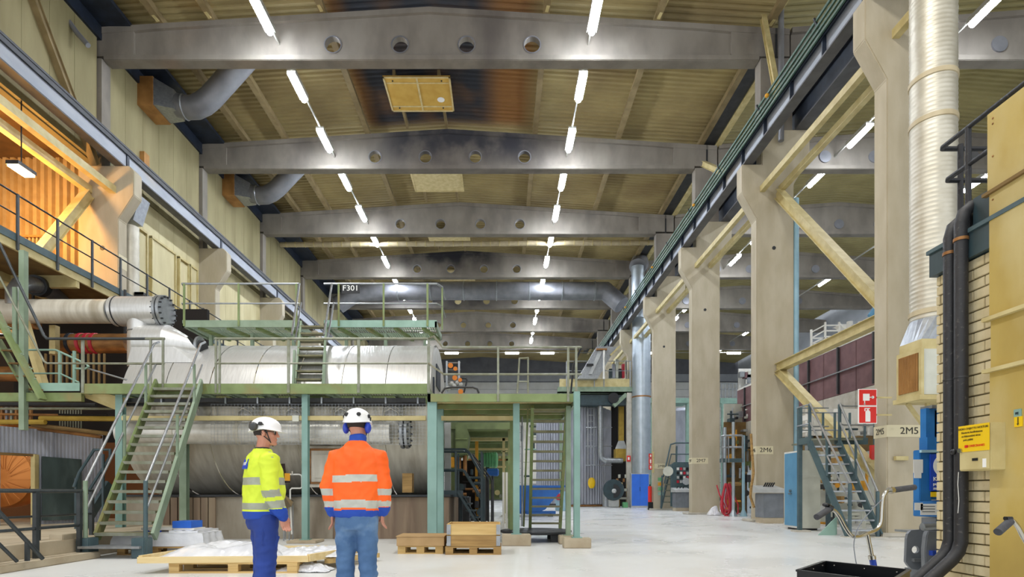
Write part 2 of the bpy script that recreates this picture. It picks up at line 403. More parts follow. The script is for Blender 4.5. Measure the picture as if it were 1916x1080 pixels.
# left wall: backing slab and panels
wl = struct(MB().box(-16.2, -15.35, 21.85, YE, 0, 19.2).box(-16.2, -15.35, 2, 21.85, 13.5, 19.2), 'wall_left', wall_joint)
cache = {}
for k in range(0, 9):
    y0 = Y0+.5+S*k-7.2*0
    ys = y0-(0 if k else 6.0)
    n = 6 if k < 7 else 3
    for j in range(n if k else 6):
        a = y0+(S-.5)*j/n; b = y0+(S-.5)*(j+1)/n-.014
        if k == 0: a = y0+(S-.5)*j/6; b = a+(S-.5)/6-.014
        MB().box(-15.36, -15.2, a, b, 13.55, 15.0).build('wall_panel', wallp, wl)
        MB().box(-15.36, -15.2, a, b, 15.02, 18.9).build('wall_panel', wallp, wl)
        if k >= 1: MB().box(-15.36, -15.2, a, b, 7.2, 13.5).build('wall_panel', wallp2 if k < 3 else wallp, wl)
# framed door-like panels low on the wall behind the walkway
for i, (ya, yb) in enumerate([(23.0, 24.1), (24.5, 26.2), (26.6, 27.3), (27.55, 28.1)]):
    p = MB().box(-15.2, -15.12, ya, yb, 7.3, 12.0+.1*(i % 2)).build('infill_panel', wallp2, wl)
    MB().box(-15.22, -15.06, ya-.06, ya, 7.2, 12.15).box(-15.22, -15.06, yb, yb+.06, 7.2, 12.15).box(-15.22, -15.06, ya-.06, yb+.06, 12.1, 12.2).build('panel_frame', yel_steel, p)
# dark gutter strip along the left eaves
tr = struct(MB().box(-15.3, -14.0, 14, 70, 18.72, 18.86).box(-15.3, -15.1, 14, 70, 18.2, 18.8), 'trim_1', steel_n)

# annex behind the left columns: ribbed end wall in the sodium light, left side and floor
ax = MB(); y = 21.75; xs = -23.5
pr = []
while xs < -15.3:
    pr += [(xs, y), (xs+.09, y), (xs+.11, y-.13), (xs+.25, y-.13)]; xs += .29
v = [(x, yy, z) for z in (7.2, 14) for x, yy in pr]; n = len(pr)
ax.add(v, [(i, i+1, n+i+1, n+i) for i in range(n-1)])
struct(ax, 'wall_annex', corr_w)
struct(MB().box(-24, -23.6, 2, 22, 0, 14), 'wall_annex', corr_w)
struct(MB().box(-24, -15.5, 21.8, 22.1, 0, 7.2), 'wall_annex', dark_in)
rk = thing('slatted_vent', 'brown slatted vent low on the lamp-lit ribbed wall', 'vent', P(65, 462, 21.5))
MB().box(*sorted((XX(28, 21.5), XX(90, 21.5))), 21.3, 21.6, ZZ(470, 21.5), ZZ(466, 21.5)).build('frame', ply, rk)
MB().box(*sorted((XX(28, 21.5), XX(90, 21.5))), 21.3, 21.6, ZZ(448, 21.5), ZZ(444, 21.5)).build('frame', ply, rk)
for i in range(9): MB().box(XX(31+i*7, 21.5), XX(34+i*7, 21.5), 21.35, 21.5, ZZ(467, 21.5), ZZ(447, 21.5)).build('slat', corr_w, rk)

# ------------------------------------------------------------------ columns
def column_right(y, lab, name):
    o = thing('concrete_column', lab, 'column', (10.3, y+.25, 0))
    MB().prism([(9.6, 0), (9.6, 11.4), (9.05, 12.4), (9.05, 13.45), (9.8, 13.45), (9.8, 14.75), (11.6, 14.75), (11.6, 13.7), (11, 12.7), (11, 0)], 'Y', y, y+.5).build('shaft', concrete, o, bevel=.025)
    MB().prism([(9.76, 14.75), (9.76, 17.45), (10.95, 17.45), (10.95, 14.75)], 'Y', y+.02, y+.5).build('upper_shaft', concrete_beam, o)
    MB().box(9.35, 11.25, y-.18, y+.75, 0, .1).build('footing', concrete_floor_col, o, bevel=.02)
    MB().cyl((10.25, y-.015, 10.3), (10.25, y+.01, 10.3), .07, 12).build('hole', steel_d, o)
    return o
names = ['2M5', '2M6', '2M7', '2M8', '2M9', '2M10', '2M11', '2M12']
cols = []
for k in range(7):
    y = Y0+S*k
    lab = {0: 'beige concrete column stencilled 2M5 behind the spiral duct', 1: 'beige concrete column with cream plate 2M6 beside blue locker',
           2: 'beige concrete column with cream plate 2M7 next to red hoses', 3: 'beige concrete column with cream plate 2M8 beyond small ladder',
           4: 'orange-tinted concrete column hidden behind the blue-grey duct'}.get(k, 'distant concrete column, %s one along the right row' % ORD[k])
    c = column_right(y, lab, k); cols.append(c)
    if k < 4:
        z0 = {0: 2.45, 1: 2.6, 2: 2.55, 3: 2.5}[k]
        z0 = ZZ([818, 850, 868, 877][k], y)
        zh = .3
        w = {0: 1.0, 1: .62, 2: .8, 3: .85}[k]; x0 = 9.6
        pl = MB().box(x0-.006, x0, y, y+.5, z0, z0+zh).box(x0-.006, x0+w, y-.006, y, z0, z0+zh).build('number_plate', stencil_bg, c)
        text(names[k], .24, (x0+w*.55, y-.01, z0+zh/2), FRONT, stencil, pl, sx=1.1)
        text(names[k], .22, (x0-.01, y+.25, z0+zh/2), LEFTF, stencil, pl, sx=.8)
for k in range(1, 8):
    y = Y0+S*k
    o = thing('concrete_column', 'concrete column on the left wall, %s crane corbel from the front' % ORD[k-1], 'column', (-15.1, y+.25, 0))
    MB().prism([(-15.9, 0), (-14.4, 0), (-14.4, 11.4), (-13.82, 12.3), (-13.82, 13.2), (-14.0, 13.4), (-14.9, 13.4), (-15.9, 13.4)], 'Y', y, y+.5).build('shaft', concrete, o, bevel=.025)
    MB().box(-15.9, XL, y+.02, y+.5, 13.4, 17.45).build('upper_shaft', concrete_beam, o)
    MB().cyl((-15.0, y-.015, 10.3), (-15.0, y+.01, 10.3), .09, 12).build('hole', steel_d, o)
    if k == 1:
        pl = MB().box(-14.4, -14.392, y+.02, y+.48, 9.6, 10.1).build('number_plate', stencil_bg, o)

# ------------------------------------------------------------------ roof beams with round holes
def beam_mesh():
    y = 0.0; xl, xr = -15.95, 10.9
    m = bpy.data.meshes
    zt = lambda x: 19.47-.062*abs(x-CX)
    b = MB()
    # web panel as strips with holes cut: build by boolean
    w = MB().prism([(xl, 17.6), (xr, 17.6), (xr, zt(xr)-.1), (CX, zt(CX)-.1), (xl, zt(xl)-.1)], 'Y', y+.12, y+.36).build('web', concrete_beam)
    holes = [-6.4, -3.85, -1.32, 1.17]
    cut = MB()
    for hx in holes: cut.cyl((hx, y-.5, 18.12), (hx, y+1, 18.12), .3, 28)
    c = cut.build('cutter', concrete_beam)
    md = w.modifiers.new('b', 'BOOLEAN'); md.object = c; md.operation = 'DIFFERENCE'; md.solver = 'EXACT'
    dg = bpy.context.evaluated_depsgraph_get(); me = bpy.data.meshes.new_from_object(w.evaluated_get(dg)); me.name = 'web'
    me.transform(Matrix.Translation(w.location)); bpy.data.objects.remove(w); bpy.data.objects.remove(c)
    return me
web_me = beam_mesh()
b0 = thing('roof_beam', 'nearest gabled concrete roof beam spanning the hall, at the top of view', 'beam', (0, 21.4, 0))
wo = bpy.data.objects.new('web', web_me); C.objects.link(wo); wo.parent = b0
def zt(x): return 19.47-.062*abs(x-CX)
MB().box(XL, XR, 21.4, 21.88, 17.45, 17.66).build('bottom_flange', concrete_beam, b0, bevel=.02)
MB().prism([(-15.95, zt(-15.95)), (CX, zt(CX)), (10.9, zt(10.9)), (10.9, zt(10.9)-.22), (8.7, zt(8.7)-.24), (7.7, zt(7.7)-.2), (CX, zt(CX)-.2), (-13.2, zt(-13.2)-.2), (-14.2, zt(-14.2)-.24), (-15.95, zt(-15.95)-.24)], 'Y', 21.4, 21.88).build('top_flange', concrete_beam, b0)
MB().box(-15.95, -13.9, 21.42, 21.86, 17.6, 18.55).build('end_block', concrete_beam, b0)
MB().box(8.7, 10.9, 21.42, 21.86, 17.6, 18.55).build('end_block', concrete_beam, b0)
MB().box(10.35, 10.43, 21.4, 21.415, 17.45, 18.65).build('joint', steel_d, b0)
for hx in [-6.4, -3.85, -1.32, 1.17]:
    m_ = MB()
    n = 24
    for (ra, ya), (rb, yb) in [((.34, 21.5), (.3, 21.5)), ((.3, 21.5), (.3, 21.53))]:
        m_.add([(hx+math.cos(2*PI*j/n)*r, yy, 18.12+math.sin(2*PI*j/n)*r) for r, yy in ((ra, ya), (rb, yb)) for j in range(n)],
               [(j, (j+1) % n, n+(j+1) % n, n+j) for j in range(n)])
    m_.build('hole_sleeve', duct_g, b0, True)
desc = {2: 'second gabled concrete roof beam, darkened by soot at its middle', 3: 'third gabled concrete roof beam above the thin cream pipe',
        4: 'fourth gabled concrete roof beam with black soot patch near its top', 5: 'fifth gabled concrete roof beam behind the wide grey duct'}
for k in range(2, 8):
    dup(b0, (0, S*(k-1), 0), desc.get(k, '%s gabled concrete roof beam, far down the hall' % ORD[k-1]))
# right nave beams
b1 = None
for k in range(1, 8):
    yy = Y0+7.3+S*(k-1)
    if b1 is None:
        b1 = thing('roof_beam', 'nearest roof beam of the right-hand nave beyond the columns', 'beam', (21.35, yy, 0))
        def zt2(x): return 19.47-.075*abs(x-21.35)
        MB().prism([(11, 17.6), (32.9, 17.6), (32.9, zt2(32.9)-.1), (21.35, zt2(21.35)-.1), (11, zt2(11)-.1)], 'Y', yy+.12, yy+.36).build('web', concrete_beam, b1)
        MB().box(11, 32.9, yy, yy+.48, 17.45, 17.66).build('bottom_flange', concrete_beam, b1, bevel=.02)
        MB().prism([(11, zt2(11)), (21.35, zt2(21.35)), (32.9, zt2(32.9)), (32.9, zt2(32.9)-.2), (21.35, zt2(21.35)-.2), (11, zt2(11)-.2)], 'Y', yy, yy+.48).build('top_flange', concrete_beam, b1)
        for hx in [16.4, 18.9, 21.4, 23.9, 26.4]:
            MB().cyl((hx, yy+.06, 18.12), (hx, yy+.13, 18.12), .3, 20).build('hole_sleeve', duct_g, b1, True)
    else: dup(b1, (0, S*(k-1), 0), 'roof beam of the right-hand nave, %s beyond the columns' % ORD[k-1])

# ------------------------------------------------------------------ purlins and hatches
pX = [-12.9, -10.95, -6.75, 1.7, 5.9, 10.1]
side = {-12.9: 'leftmost', -10.95: 'second from left', -6.75: 'third from left', 1.7: 'third from right', 5.9: 'second from right', 10.1: 'rightmost'}
PURL = {}
for x in pX:
    z = zt(x)
    o = thing('purlin', 'brown roof purlin in the front bay, %s of six' % side[x], 'purlin', (x, 21.6, z))
    MB().box(x-.06, x+.06, 14.4, 21.6, z+.02, z+.36).build('web', purlin_m, o)
    MB().box(x-.13, x+.13, 14.4, 21.6, z, z+.05).build('flange', purlin_m, o)
    if abs(x+2.7) > 3.5: MB().bar((x+.5*(1 if x > 0 else -1), 18.6, z+.45), (x, 21.3, z+.03), .12, .14).build('knee_brace', yel_steel, o)
    PURL[x] = o
for k in range(2, 9):
    for x in pX:
        z = zt(x); yy = 21.6+S*(k-2)
        o = thing('purlin', 'brown roof purlin over %s bay, %s' % ({2: 'the second'}.get(k, 'the '+ORD[k-1]), side[x]), 'purlin', (x, yy+3.6, z))
        MB().box(x-.06, x+.06, yy, yy+S, z+.02, z+.36).build('web', purlin_m, o)
        MB().box(x-.13, x+.13, yy, yy+S, z, z+.05).build('flange', purlin_m, o)
        if x == 10.1:
            MB().box(x+.75, x+1.0, yy, yy+S, z-.04, z+.05).build('flange', yel_steel, o)
            MB().box(x+.14, x+.74, yy, yy+S, z+.1, z+.14).build('perforated_tray', grey_d, o)
tg = MB()
hl = {0: 'yellowed square roof hatch with worn rims inside black soot', 1: 'plain yellowish roof hatch over the second bay',
      2: 'small pale roof hatch beyond the third beam', 3: 'yellow roof hatch panel beyond the sooty beam', 4: 'narrow yellow hatch panel far above the walkway sign'}
hatch_m = mat('hatch_yellow', '#cfa850', '#c39a40', .7, scale=2, bump=.1)
rim_m = mat('hatch_rim', '#d6c594', '#c3b07c', .8, scale=4)
for i in range(5):
    ya, yb = 24.75+S*i, 27.0+S*i; xa, xb = -5.2, -2.24; z = 19.28
    o = thing('roof_hatch', hl[i], 'hatch', ((xa+xb)/2, (ya+yb)/2, z))
    MB().box(xa, xb, ya, yb, z, z+.05).build('panel', hatch_m if i == 0 else rim_m, o)
    MB().box(xa, xb, ya, ya+.07, z-.03, z).box(xa, xb, yb-.07, yb, z-.03, z).box(xa, xa+.07, ya, yb, z-.03, z).box(xb-.07, xb, ya, yb, z-.03, z).build('rim', rim_m, o)
    if i == 0:
        xm = (xa+xb)/2
        MB().box(xm-.04, xm+.04, ya, yb, z-.02, z).box(xa+.1, xb-.1, ya+.36, ya+.42, z-.015, z).box(xa+.1, xb-.1, yb-.38, yb-.3, z-.015, z).build('rib', rim_m, o)
        for (bx, by) in [(xa+.4, ya+.25), (xb-.4, ya+.25), (xa+.4, yb-.25), (xb-.5, yb-.25)]: MB().cyl((bx, by, z-.03), (bx, by, z), .035, 8).build('bolt', steel_d, o)
        MB().cyl((xb-.55, ya+1.45, z-.012), (xb-.55, ya+1.45, z), .17, 16).build('pale_spot', signw, o)
    for hx in (xa+.5, xb-.5): MB().box(hx-.06, hx+.06, ya, yb+1.4, z+.06, z+.3).build('hanger_rail', purlin_m, o)

# ------------------------------------------------------------------ luminaires
def lum(name, lab, cat, x, y, z, L, glowm, grp):
    o = thing(name, lab, cat, (x, y, z), grp)
    MB().box(x-.17, x+.17, y-L/2, y+L/2, z+.06, z+.14).box(x-.18, x-.165, y-L/2, y+L/2, z-.05, z+.14).box(x+.165, x+.18, y-L/2, y+L/2, z-.05, z+.14).build('housing', trunk_m, o)  # hood and skirts widened to keep the tube's light off the ceiling
    MB().tube([(x, y-L/2+.02, z-.06), (x, y+L/2-.02, z-.06)], .12, 10).build('tube', glowm, o, True)  # tube thickened to put lamp bloom into its shape
    return o
for side_n, x in (('left', -8.44), ('right', 3.3)):
    l0 = None
    for i in range(13):
        y = 19.95+3.57*i; z = 17.98
        lab = 'white LED tube, %s in the %s ceiling row of the main hall' % (ORD[i], side_n)
        if l0 is None: l0 = lum('tube_light', lab, 'ceiling light', x, y, z, 1.55, glow, 'tube lights of the %s row' % side_n)
        else: dup(l0, (0, 3.57*i, 0), lab)
    o = MB().box(x-.03, x+.03, 15, 64, 18.1, 18.18).build('light_trunking', trunk_m)
    tag(o, 'thin grey trunking that carries the %s row of tube lights' % side_n, 'cable trunking')
l0 = None
for i in range(11):
    y = 19.6+3.57*i*1.0; lab = 'white LED tube beyond the columns, %s in the inner row of the right nave' % ORD[i]
    if l0 is None: l0 = lum('tube_light', lab, 'ceiling light', 16.9, y, 17.98, 1.55, glow, 'tube lights of the inner right nave row')
    else: dup(l0, (0, 3.57*i, 0), lab)
l0 = None
for i in range(6):
    y = 30.8+S*i if i else 30.8; lab = 'white LED tube far right, %s in the outer row of the right nave' % ORD[i]
    if l0 is None: l0 = lum('tube_light', lab, 'ceiling light', 25.8, y, 17.98, 1.55, glow, 'tube lights of the outer right nave row')
    else: dup(l0, (0, S*i, 0), lab)
for x in (16.9, 25.8):
    tag(MB().box(x-.03, x+.03, 15, 64, 18.1, 18.18).build('light_trunking', trunk_m), 'thin trunking of the %s light row in the right nave' % ('inner' if x < 20 else 'outer'), 'cable trunking')
for i, px in enumerate((845, 958, 1024, 1373, 1220)):
    Y = 66.0; p = P(px, 660, Y)
    o = thing('cross_light', 'crosswise white tube light near the end wall, %s from the left' % ['first', 'second', 'third', 'fifth', 'fourth'][i], 'ceiling light', p, 'crosswise tubes before the end wall')
    MB().box(p.x-.8, p.x+.8, Y-.1, Y+.1, p.z+.02, p.z+.1).build('housing', trunk_m, o)
    MB().tube([(p.x-.78, Y, p.z-.04), (p.x+.78, Y, p.z-.04)], .13, 8).build('tube', glow_far, o, True)
    MB().cyl((p.x, Y, p.z+.1), (p.x, Y, roofz(p.x) if p.x < 10.6 else roofz2(p.x)), .02, 6).build('hanger', trunk_m, o)
tag(MB().box(-14, 30, 66.4, 66.5, 17.5, 17.56).build('light_trunking', trunk_m), 'crosswise trunking before the end wall', 'cable trunking')
p = Vector((-15.25, 18.0, 11.35))
o = thing('sodium_lamp', 'glowing orange sodium floodlight above the left walkway', 'lamp', p)
MB().box(p.x-.2, p.x+.2, p.y-.35, p.y+.35, p.z, p.z+.12).build('housing', steel_d, o)
MB().box(p.x-.17, p.x+.17, p.y-.32, p.y+.32, p.z-.05, p.z-.001).build('lens', glow_o, o)
MB().cyl((p.x, p.y, p.z+.1), (p.x, p.y, 13.9), .02, 6).build('hanger', steel_d, o)

# ------------------------------------------------------------------ crane girders
o = thing('crane_girder', 'dark steel crane girder with pale web along the left columns', 'crane girder', (-14.2, 35, 13.4))
MB().box(-14.3, -14.24, 8, 68, 13.44, 14.1).build('web', girder_web, o)
MB().box(-14.55, -14.2, 8, 68, 13.4, 13.45).build('bottom_flange', girder_under, o)
MB().box(-14.6, -14.15, 8, 68, 14.1, 14.16).box(-14.22, -14.17, 8, 68, 13.93, 14.2).build('top_flange', steel_d, o)
MB().box(-14.4, -14.33, 8, 68, 14.16, 14.26).build('rail', galv, o)
for k in range(0, 7): MB().box(-14.26, -14.2, Y0+S*k+.2, Y0+S*k+.34, 13.44, 14.1).build('stiffener', steel_n, o)
o = thing('crane_girder', 'blue-grey crane girder with green conductor lines along the right columns', 'crane girder', (9.28, 35, 13.45))
MB().box(9.24, 9.3, 8, 68, 13.5, 14.12).build('web', girder_web, o)
MB().box(9.1, 9.46, 8, 68, 13.45, 13.5).build('bottom_flange', girder_under, o)
MB().box(9.08, 9.5, 8, 68, 14.12, 14.17).box(9.08, 9.12, 8, 68, 14.02, 14.17).build('top_flange', steel_n, o)
MB().box(9.26, 9.32, 8, 68, 14.17, 14.28).build('rail', galv, o)
for k in range(0, 30): MB().box(9.12, 9.24, 14.3+1.8*k, 14.34+1.8*k, 13.5, 14.1).build('stiffener', steel_n, o)
for j, (xx, zz) in enumerate([(9.02, 14.06), (9.0, 14.2), (8.97, 14.34), (8.94, 14.5)]):
    MB().box(xx-.025, xx+.025, 8, 68, zz-.04, zz+.04).build('conductor_line', cable_g, o)
for k in range(0, 17): MB().bar((9.1, 12.5+3.6*k, 14.12), (8.88, 12.5+3.6*k, 14.58), .05).build('bracket', steel_d, o)
for k in range(4): MB().sphere((8.86, 18.9+S*k, 14.35), .07).build('indicator_lamp', myellow, o, True)
o = thing('crane_girder', 'dark navy crane girder of the right nave behind the columns', 'crane girder', (11.2, 35, 14.75))
MB().box(11.2, 11.28, 8, 68, 14.8, 15.6).build('web', steel_n, o)
MB().box(11.05, 11.5, 8, 68, 14.75, 14.81).build('bottom_flange', girder_under, o)
MB().box(11.02, 11.5, 8, 68, 15.6, 15.66).build('top_flange', steel_n, o)
# longitudinal struts and diagonals between the columns
for k in range(0, 6):
    yb = Y0+S*k
    nm = 'bay %d' % k
    o = MB().box(9.72, 9.9, (yb-6 if k == 0 else yb-S+.5), yb, 12.4, 12.62).build('strut', yel_steel)
    tag(o, 'cream steel strut ending on the face of the %s right column' % ORD[k], 'strut', 'outer struts between right columns')
    if k > 0:
        o = MB().box(10.42, 10.6, yb-S+.5, yb, 12.4, 12.62).build('strut', yel_steel)
        tag(o, 'inner cream strut running to the middle of the %s right column' % ORD[k], 'strut', 'inner struts between right columns')
def brace(a, b, lab, w=.2, m=None):
    o = thing('diagonal_brace', lab, 'brace', a)
    MB().bar(a, b, w*.5, w*1.1).build('channel', m or yel_steel, o)
    d = (Vector(b)-Vector(a)).normalized(); sgn = 1
    n = d.cross(Vector((1, 0, 0))).normalized()*w*.55
    MB().bar(Vector(a)+n, Vector(b)+n, w*1.1, .02, up=n).bar(Vector(a)-n, Vector(b)-n, w*1.1, .02, up=n).build('flange', m or yel_steel, o)
    return o
ya = Y0+S
brace((10.4, ya-.02, 12.35), (10.4, Y0+.55, 5.4), 'long cream diagonal brace from top of column 2M6 down to 2M5', .26)
brace((10.4, ya-.02, 5.78), (10.4, Y0+.5, 5.85), 'cream horizontal beam from column 2M6 to column 2M5', .26)
brace((10.4, ya-.05, 5.7), (10.4, Y0+.6, .9), 'lower cream diagonal brace dropping from column 2M6 to the floor', .24)
brace((9.9, ya+.6, 12.9), (9.95, ya+6.6, 17.3), 'slanted khaki brace rising above the second crane girder', .2)
brace((9.6, Y0+5.5, 14.6), (9.8, ya-.1, 18.9), 'slanted khaki post beside the nearest roof beam end', .16)
for j, (x, lab) in enumerate([(-14.6, 'cream steel strut under the left crane girder, ending on the column'), (-15.5, 'cream steel strut beside the sodium lamp, parallel to its twin')]):
    o = MB().box(x-.12, x+.12, 10, Y0+S, 12.35, 12.62).build('strut', yel_steel); tag(o, lab, 'strut', 'left struts')
brace((-15.45, Y0+S-.1, 12.3), (-15.45, Y0+3.6, 7.3), 'pale diagonal brace in front of the lamp-lit ribbed wall', .28)
brace((-15.1, Y0+S-.2, 13.3), (-15.1, 16.8, 19.0), 'brown slanted post above the left crane girder', .22, purlin_m)
# drainpipes
for (x, y, z0, z1, r, lab, m) in [(11.12, Y0+S+.1, 0, 12.2, .11, 'pale blue downpipe on the right side of column 2M6', blue_p),
                              (10.42, Y0+S-.2, 14.2, 19.2, .1, 'grey downpipe on the upper column at the nearest roof beam', duct_g),
                              (11.3, Y0+2*S+.2, 0, 4.4, .1, 'blue-grey pipe right of column 2M8', duct_b)]:
    tag(MB().cyl((x, y, z0), (x, y, z1), r, 12).build('downpipe', m, smooth=True), lab, 'pipe')
tag(MB().box(9.75, 10.05, Y0-.12, Y0-.02, 1.9, 2.0).build('pipe_clamp', yel_steel), 'small brass clamp on column 2M5 under its stencil', 'clamp')

# cross pipes and ducts under the roof
y = 38.5
o = thing('cross_pipe', 'thin cream insulated pipe with bands spanning under the roof', 'pipe', (-2, y, 18))
MB().cyl((-15, y, 17.95), (10.4, y, 18.1), .17, 12).build('pipe', duct_c, o, True)
for k in range(40): MB().lathe([(.18, -.03), (.19, 0), (.18, .03)], (-14.6+.63*k, y, 17.955+.0058*.63*k), 'X', 12).build('band', yel_steel, o, True)
y = 46.8
o = thing('roof_duct', 'wide grey round duct crossing the hall beyond the walkway sign', 'duct', (-2, y, 17))
MB().tube([(-13.5, y, 16.6), (-12, y, 17.6), (-9, y, 17.75), (8.6, y, 17.75), (9.8, y-.6, 16.4)], .72, 20).build('shell', duct_g, o, True)
for k in range(7): MB().lathe([(.72, -.05), (.77, -.03), (.77, .03), (.72, .05)], (-8.5+2.7*k, y, 17.75), 'X', 20).build('band', galv, o, True)
for i in range(2):
    y = 24.3+S*i
    o = thing('wall_duct', ['wooden wall box with grey elbow duct near the first roof beam', 'smaller-looking wooden box with elbow duct beyond the second roof beam'][i], 'duct', (-14.8, y, 17.3))
    MB().box(-15.25, -14.55, y-.65, y+.65, 17.3, 18.5).build('box', ply, o)
    MB().add([(-14.55, y-.62, 17.33), (-14.55, y+.62, 17.33), (-14.55, y+.62, 18.47), (-14.55, y-.62, 18.47), (-13.8, y-.42, 17.3), (-13.8, y+.42, 17.3), (-13.8, y+.42, 18.1), (-13.8, y-.42, 18.1)],
             [(0, 1, 5, 4), (1, 2, 6, 5), (2, 3, 7, 6), (3, 0, 4, 7), (4, 5, 6, 7), (3, 2, 1, 0)]).build('transition', galv, o)
    MB().tube([(-13.85, y, 17.7), (-13.5, y, 17.62), (-13.1, y-.02, 17.62), (-12.75, y-.05, 17.75), (-12.4, y-.1, 17.98), (-10.4, y-.5, 19.7)], .46, 18).build('elbow', duct_g, o, True)
    MB().lathe([(.46, -.04), (.5, 0), (.46, .04)], (-13.55, y, 17.63), 'X', 18).build('collar', galv, o, True)
o = tag(MB().tube([P(122, -20, 20), P(118, 8, 20), P(125, 35, 20), P(143, 60, 20), P(165, 85, 20)], .09, 10).build('small_pipe', duct_g, smooth=True), 'bent grey pipe in the top left corner by the roof', 'pipe')
o = tag(MB().box(-15.19, -15.0, 23.8, 24.15, 14.5, 15.45).build('junction_box', ply), 'small brown box fixed to the left wall above the girder', 'box')
# duct beside left corbel column
o = thing('wall_riser_duct', 'ribbed grey riser duct right of the nearest left column', 'duct', (-14.6, 22.4, 7))
MB().lathe([(.32+.012*(i % 2), 7.2+i*.12) for i in range(38)], (-14.75, 22.5, 0), 'Z', 16).build('spiral', duct_m, o, True)
MB().add([(-15.07, 22.2, 11.8), (-14.43, 22.2, 11.8), (-14.43, 22.8, 11.8), (-15.07, 22.8, 11.8), (-14.9, 22.3, 12.8), (-14.2, 22.3, 12.8), (-14.2, 22.9, 12.8), (-14.9, 22.9, 12.8)],
         [(0, 1, 2, 3), (4, 5, 6, 7), (0, 1, 5, 4), (1, 2, 6, 5), (2, 3, 7, 6), (3, 0, 4, 7)]).build('hood', galv, o)
MB().box(-14.45, -14.1, 22.3, 23.6, 8.9, 9.0).box(-14.45, -14.1, 22.3, 23.6, 8.5, 8.56).box(-14.45, -14.1, 22.3, 22.34, 8.5, 9.0).build('bracket', steel_d, o)
# ================================================================== boiler drum with its walkways
YF = 12.3                     # front line of the main walkway
YD, ZD, RD = 15.65, 3.05, 2.04
XA, XB = -9.2, -1.75
o = thing('boiler_drum', 'huge horizontal aluminium-clad drum lying on the concrete plinth behind the walkway', 'boiler', (-5.5, YD, 1.0))
def band(x0, x1, a0, a1, r=RD, seg=40): return MB().lathe([(r-.02, x0), (r, x0+.015), (r, x1-.03), (r+.012, x1-.02), (r+.012, x1)], (0, YD, ZD), 'X', seg, a0, a1)
xs = [XA+i*(XB-XA)/7 for i in range(8)]
# lathe 'X': (h, cos, sin) -> cos along Y, sin along Z ; camera side is cos<0
for i in range(7):
    band(xs[i], xs[i+1], PI*.5, PI*1.09).build('cladding_sheet', alu, o, True) if False else None
    band(xs[i], xs[i+1], PI*.42, PI*.93).build('cladding_sheet', alu, o, True)
    band(xs[i], xs[i+1], PI*.93, PI*1.62).build('cladding_sheet', alu_old, o, True)
MB().lathe([(.01, 0), (RD-.25, 0), (RD-.04, .02), (RD-.02, -.1)], (XB, YD, ZD), 'X', 40).build('end_plate', alu, o, True)
MB().lathe([(.01, 0), (RD-.02, 0), (RD-.02, .1)], (XA, YD, ZD), 'X', 40).build('end_plate', alu_old, o, True)
MB().box(XB-.02, XB+.03, YD-.5, YD+.4, ZD+.9, ZD+1.5).box(XB-.01, XB+.04, YD-1.2, YD-1.1, ZD-.6, ZD+1.0).build('end_fitting', steel_n, o)
# access hatch
hx0, hx1 = XX(580, 13.65), XX(645, 13.65); hz0, hz1 = ZZ(906, 13.65), ZZ(840, 13.65)
MB().box(hx0-.08, hx1+.08, 13.58, 13.9, hz0-.08, hz1+.06).build('hatch_frame', alu_old, o, bevel=.01)
MB().box(hx0, hx0+.05, 13.54, 13.62, hz0, hz1).box(hx1-.05, hx1, 13.54, 13.62, hz0, hz1).box(hx0, hx1, 13.54, 13.62, hz0, hz0+.05).box(hx0, hx1, 13.54, 13.62, hz1-.05, hz1).build('hatch_rim', rustpipe, o)
MB().box(hx0+.14, hx1-.14, 13.55, 13.6, hz0+.14, hz1-.14).build('hatch_cover', alu_old, o, bevel=.01)
MB().box(XX(754, 13.6), XX(772, 13.6), 13.5, 13.8, ZZ(922, 13.6), ZZ(886, 13.6)).build('side_bracket', wood_d, o)
# fairing on top left with its angled round end
fr = .46; fy = 14.55; fz = ZZ(642, 14.5)
x0, x1 = XX(300, 14.5), XX(350, 14.5)
MB().lathe([(fr, 0), (fr, x1-x0+.05)], (x0-.5, fy, fz), 'X', 24).build('fairing', alu, o, True)
xe = x0-.5+x1-x0+.05
MB().add([(xe, fy+math.cos(t)*fr, fz+math.sin(t)*fr) for t in [2*PI*j/24 for j in range(24)]]+[(xe+.75-.25*math.sin(t), fy-.05+math.cos(t)*.28, fz-.12+math.sin(t)*.28) for t in [2*PI*j/24 for j in range(24)]],
         [(j, (j+1) % 24, 24+(j+1) % 24, 24+j) for j in range(24)]).build('fairing', alu, o, True)
MB().tube([(xe+.7, fy-.05, fz-.1), (xe+.86, fy-.08, fz-.15)], .2, 20).build('round_port', steel_d, o, True)
MB().lathe([(.2, 0), (.28, .04), (.28, .1), (.2, .1)], (xe+.72, fy-.05, fz-.12), 'X', 24).build('port_ring', galv, o, True)
MB().add([(x0-.55, fy-.5, fz-.6), (xe+.9, fy-.5, fz-.6), (xe+.9, fy+.4, fz-.1), (x0-.55, fy+.4, fz-.1), (x0-.5, fy-.42, fz-.2), (xe+.3, fy-.42, fz-.2)],
         [(0, 1, 5, 4), (1, 2, 5), (0, 4, 3), (4, 5, 2, 3)]).build('fairing_skirt', alu, o)
# grille strip texture of upper gratings is real: small fin strips near the crown
o2 = thing('drum_plinth', 'concrete plinth with brown stains under the aluminium drum', 'plinth', (-4.5, 14, 0))
MB().box(-9.0, -4.0, 13.45, 17.6, 0, 1.0).build('plinth_block', plinth_c, o2)
MB().box(-4.0, -1.25, 13.47, 17.6, 0, .99).build('plinth_block', plinth_r, o2, label='dark brown stained block')
for j in range(7): MB().box(-8.0+j*.18, -7.85+j*.18, 13.4, 13.46, .05, .98).build('stained_board', plinth_r, o2)
MB().box(-9.1, -1.2, 13.38, 17.6, 1.0, 1.05).build('ledge', steel_d, o2)

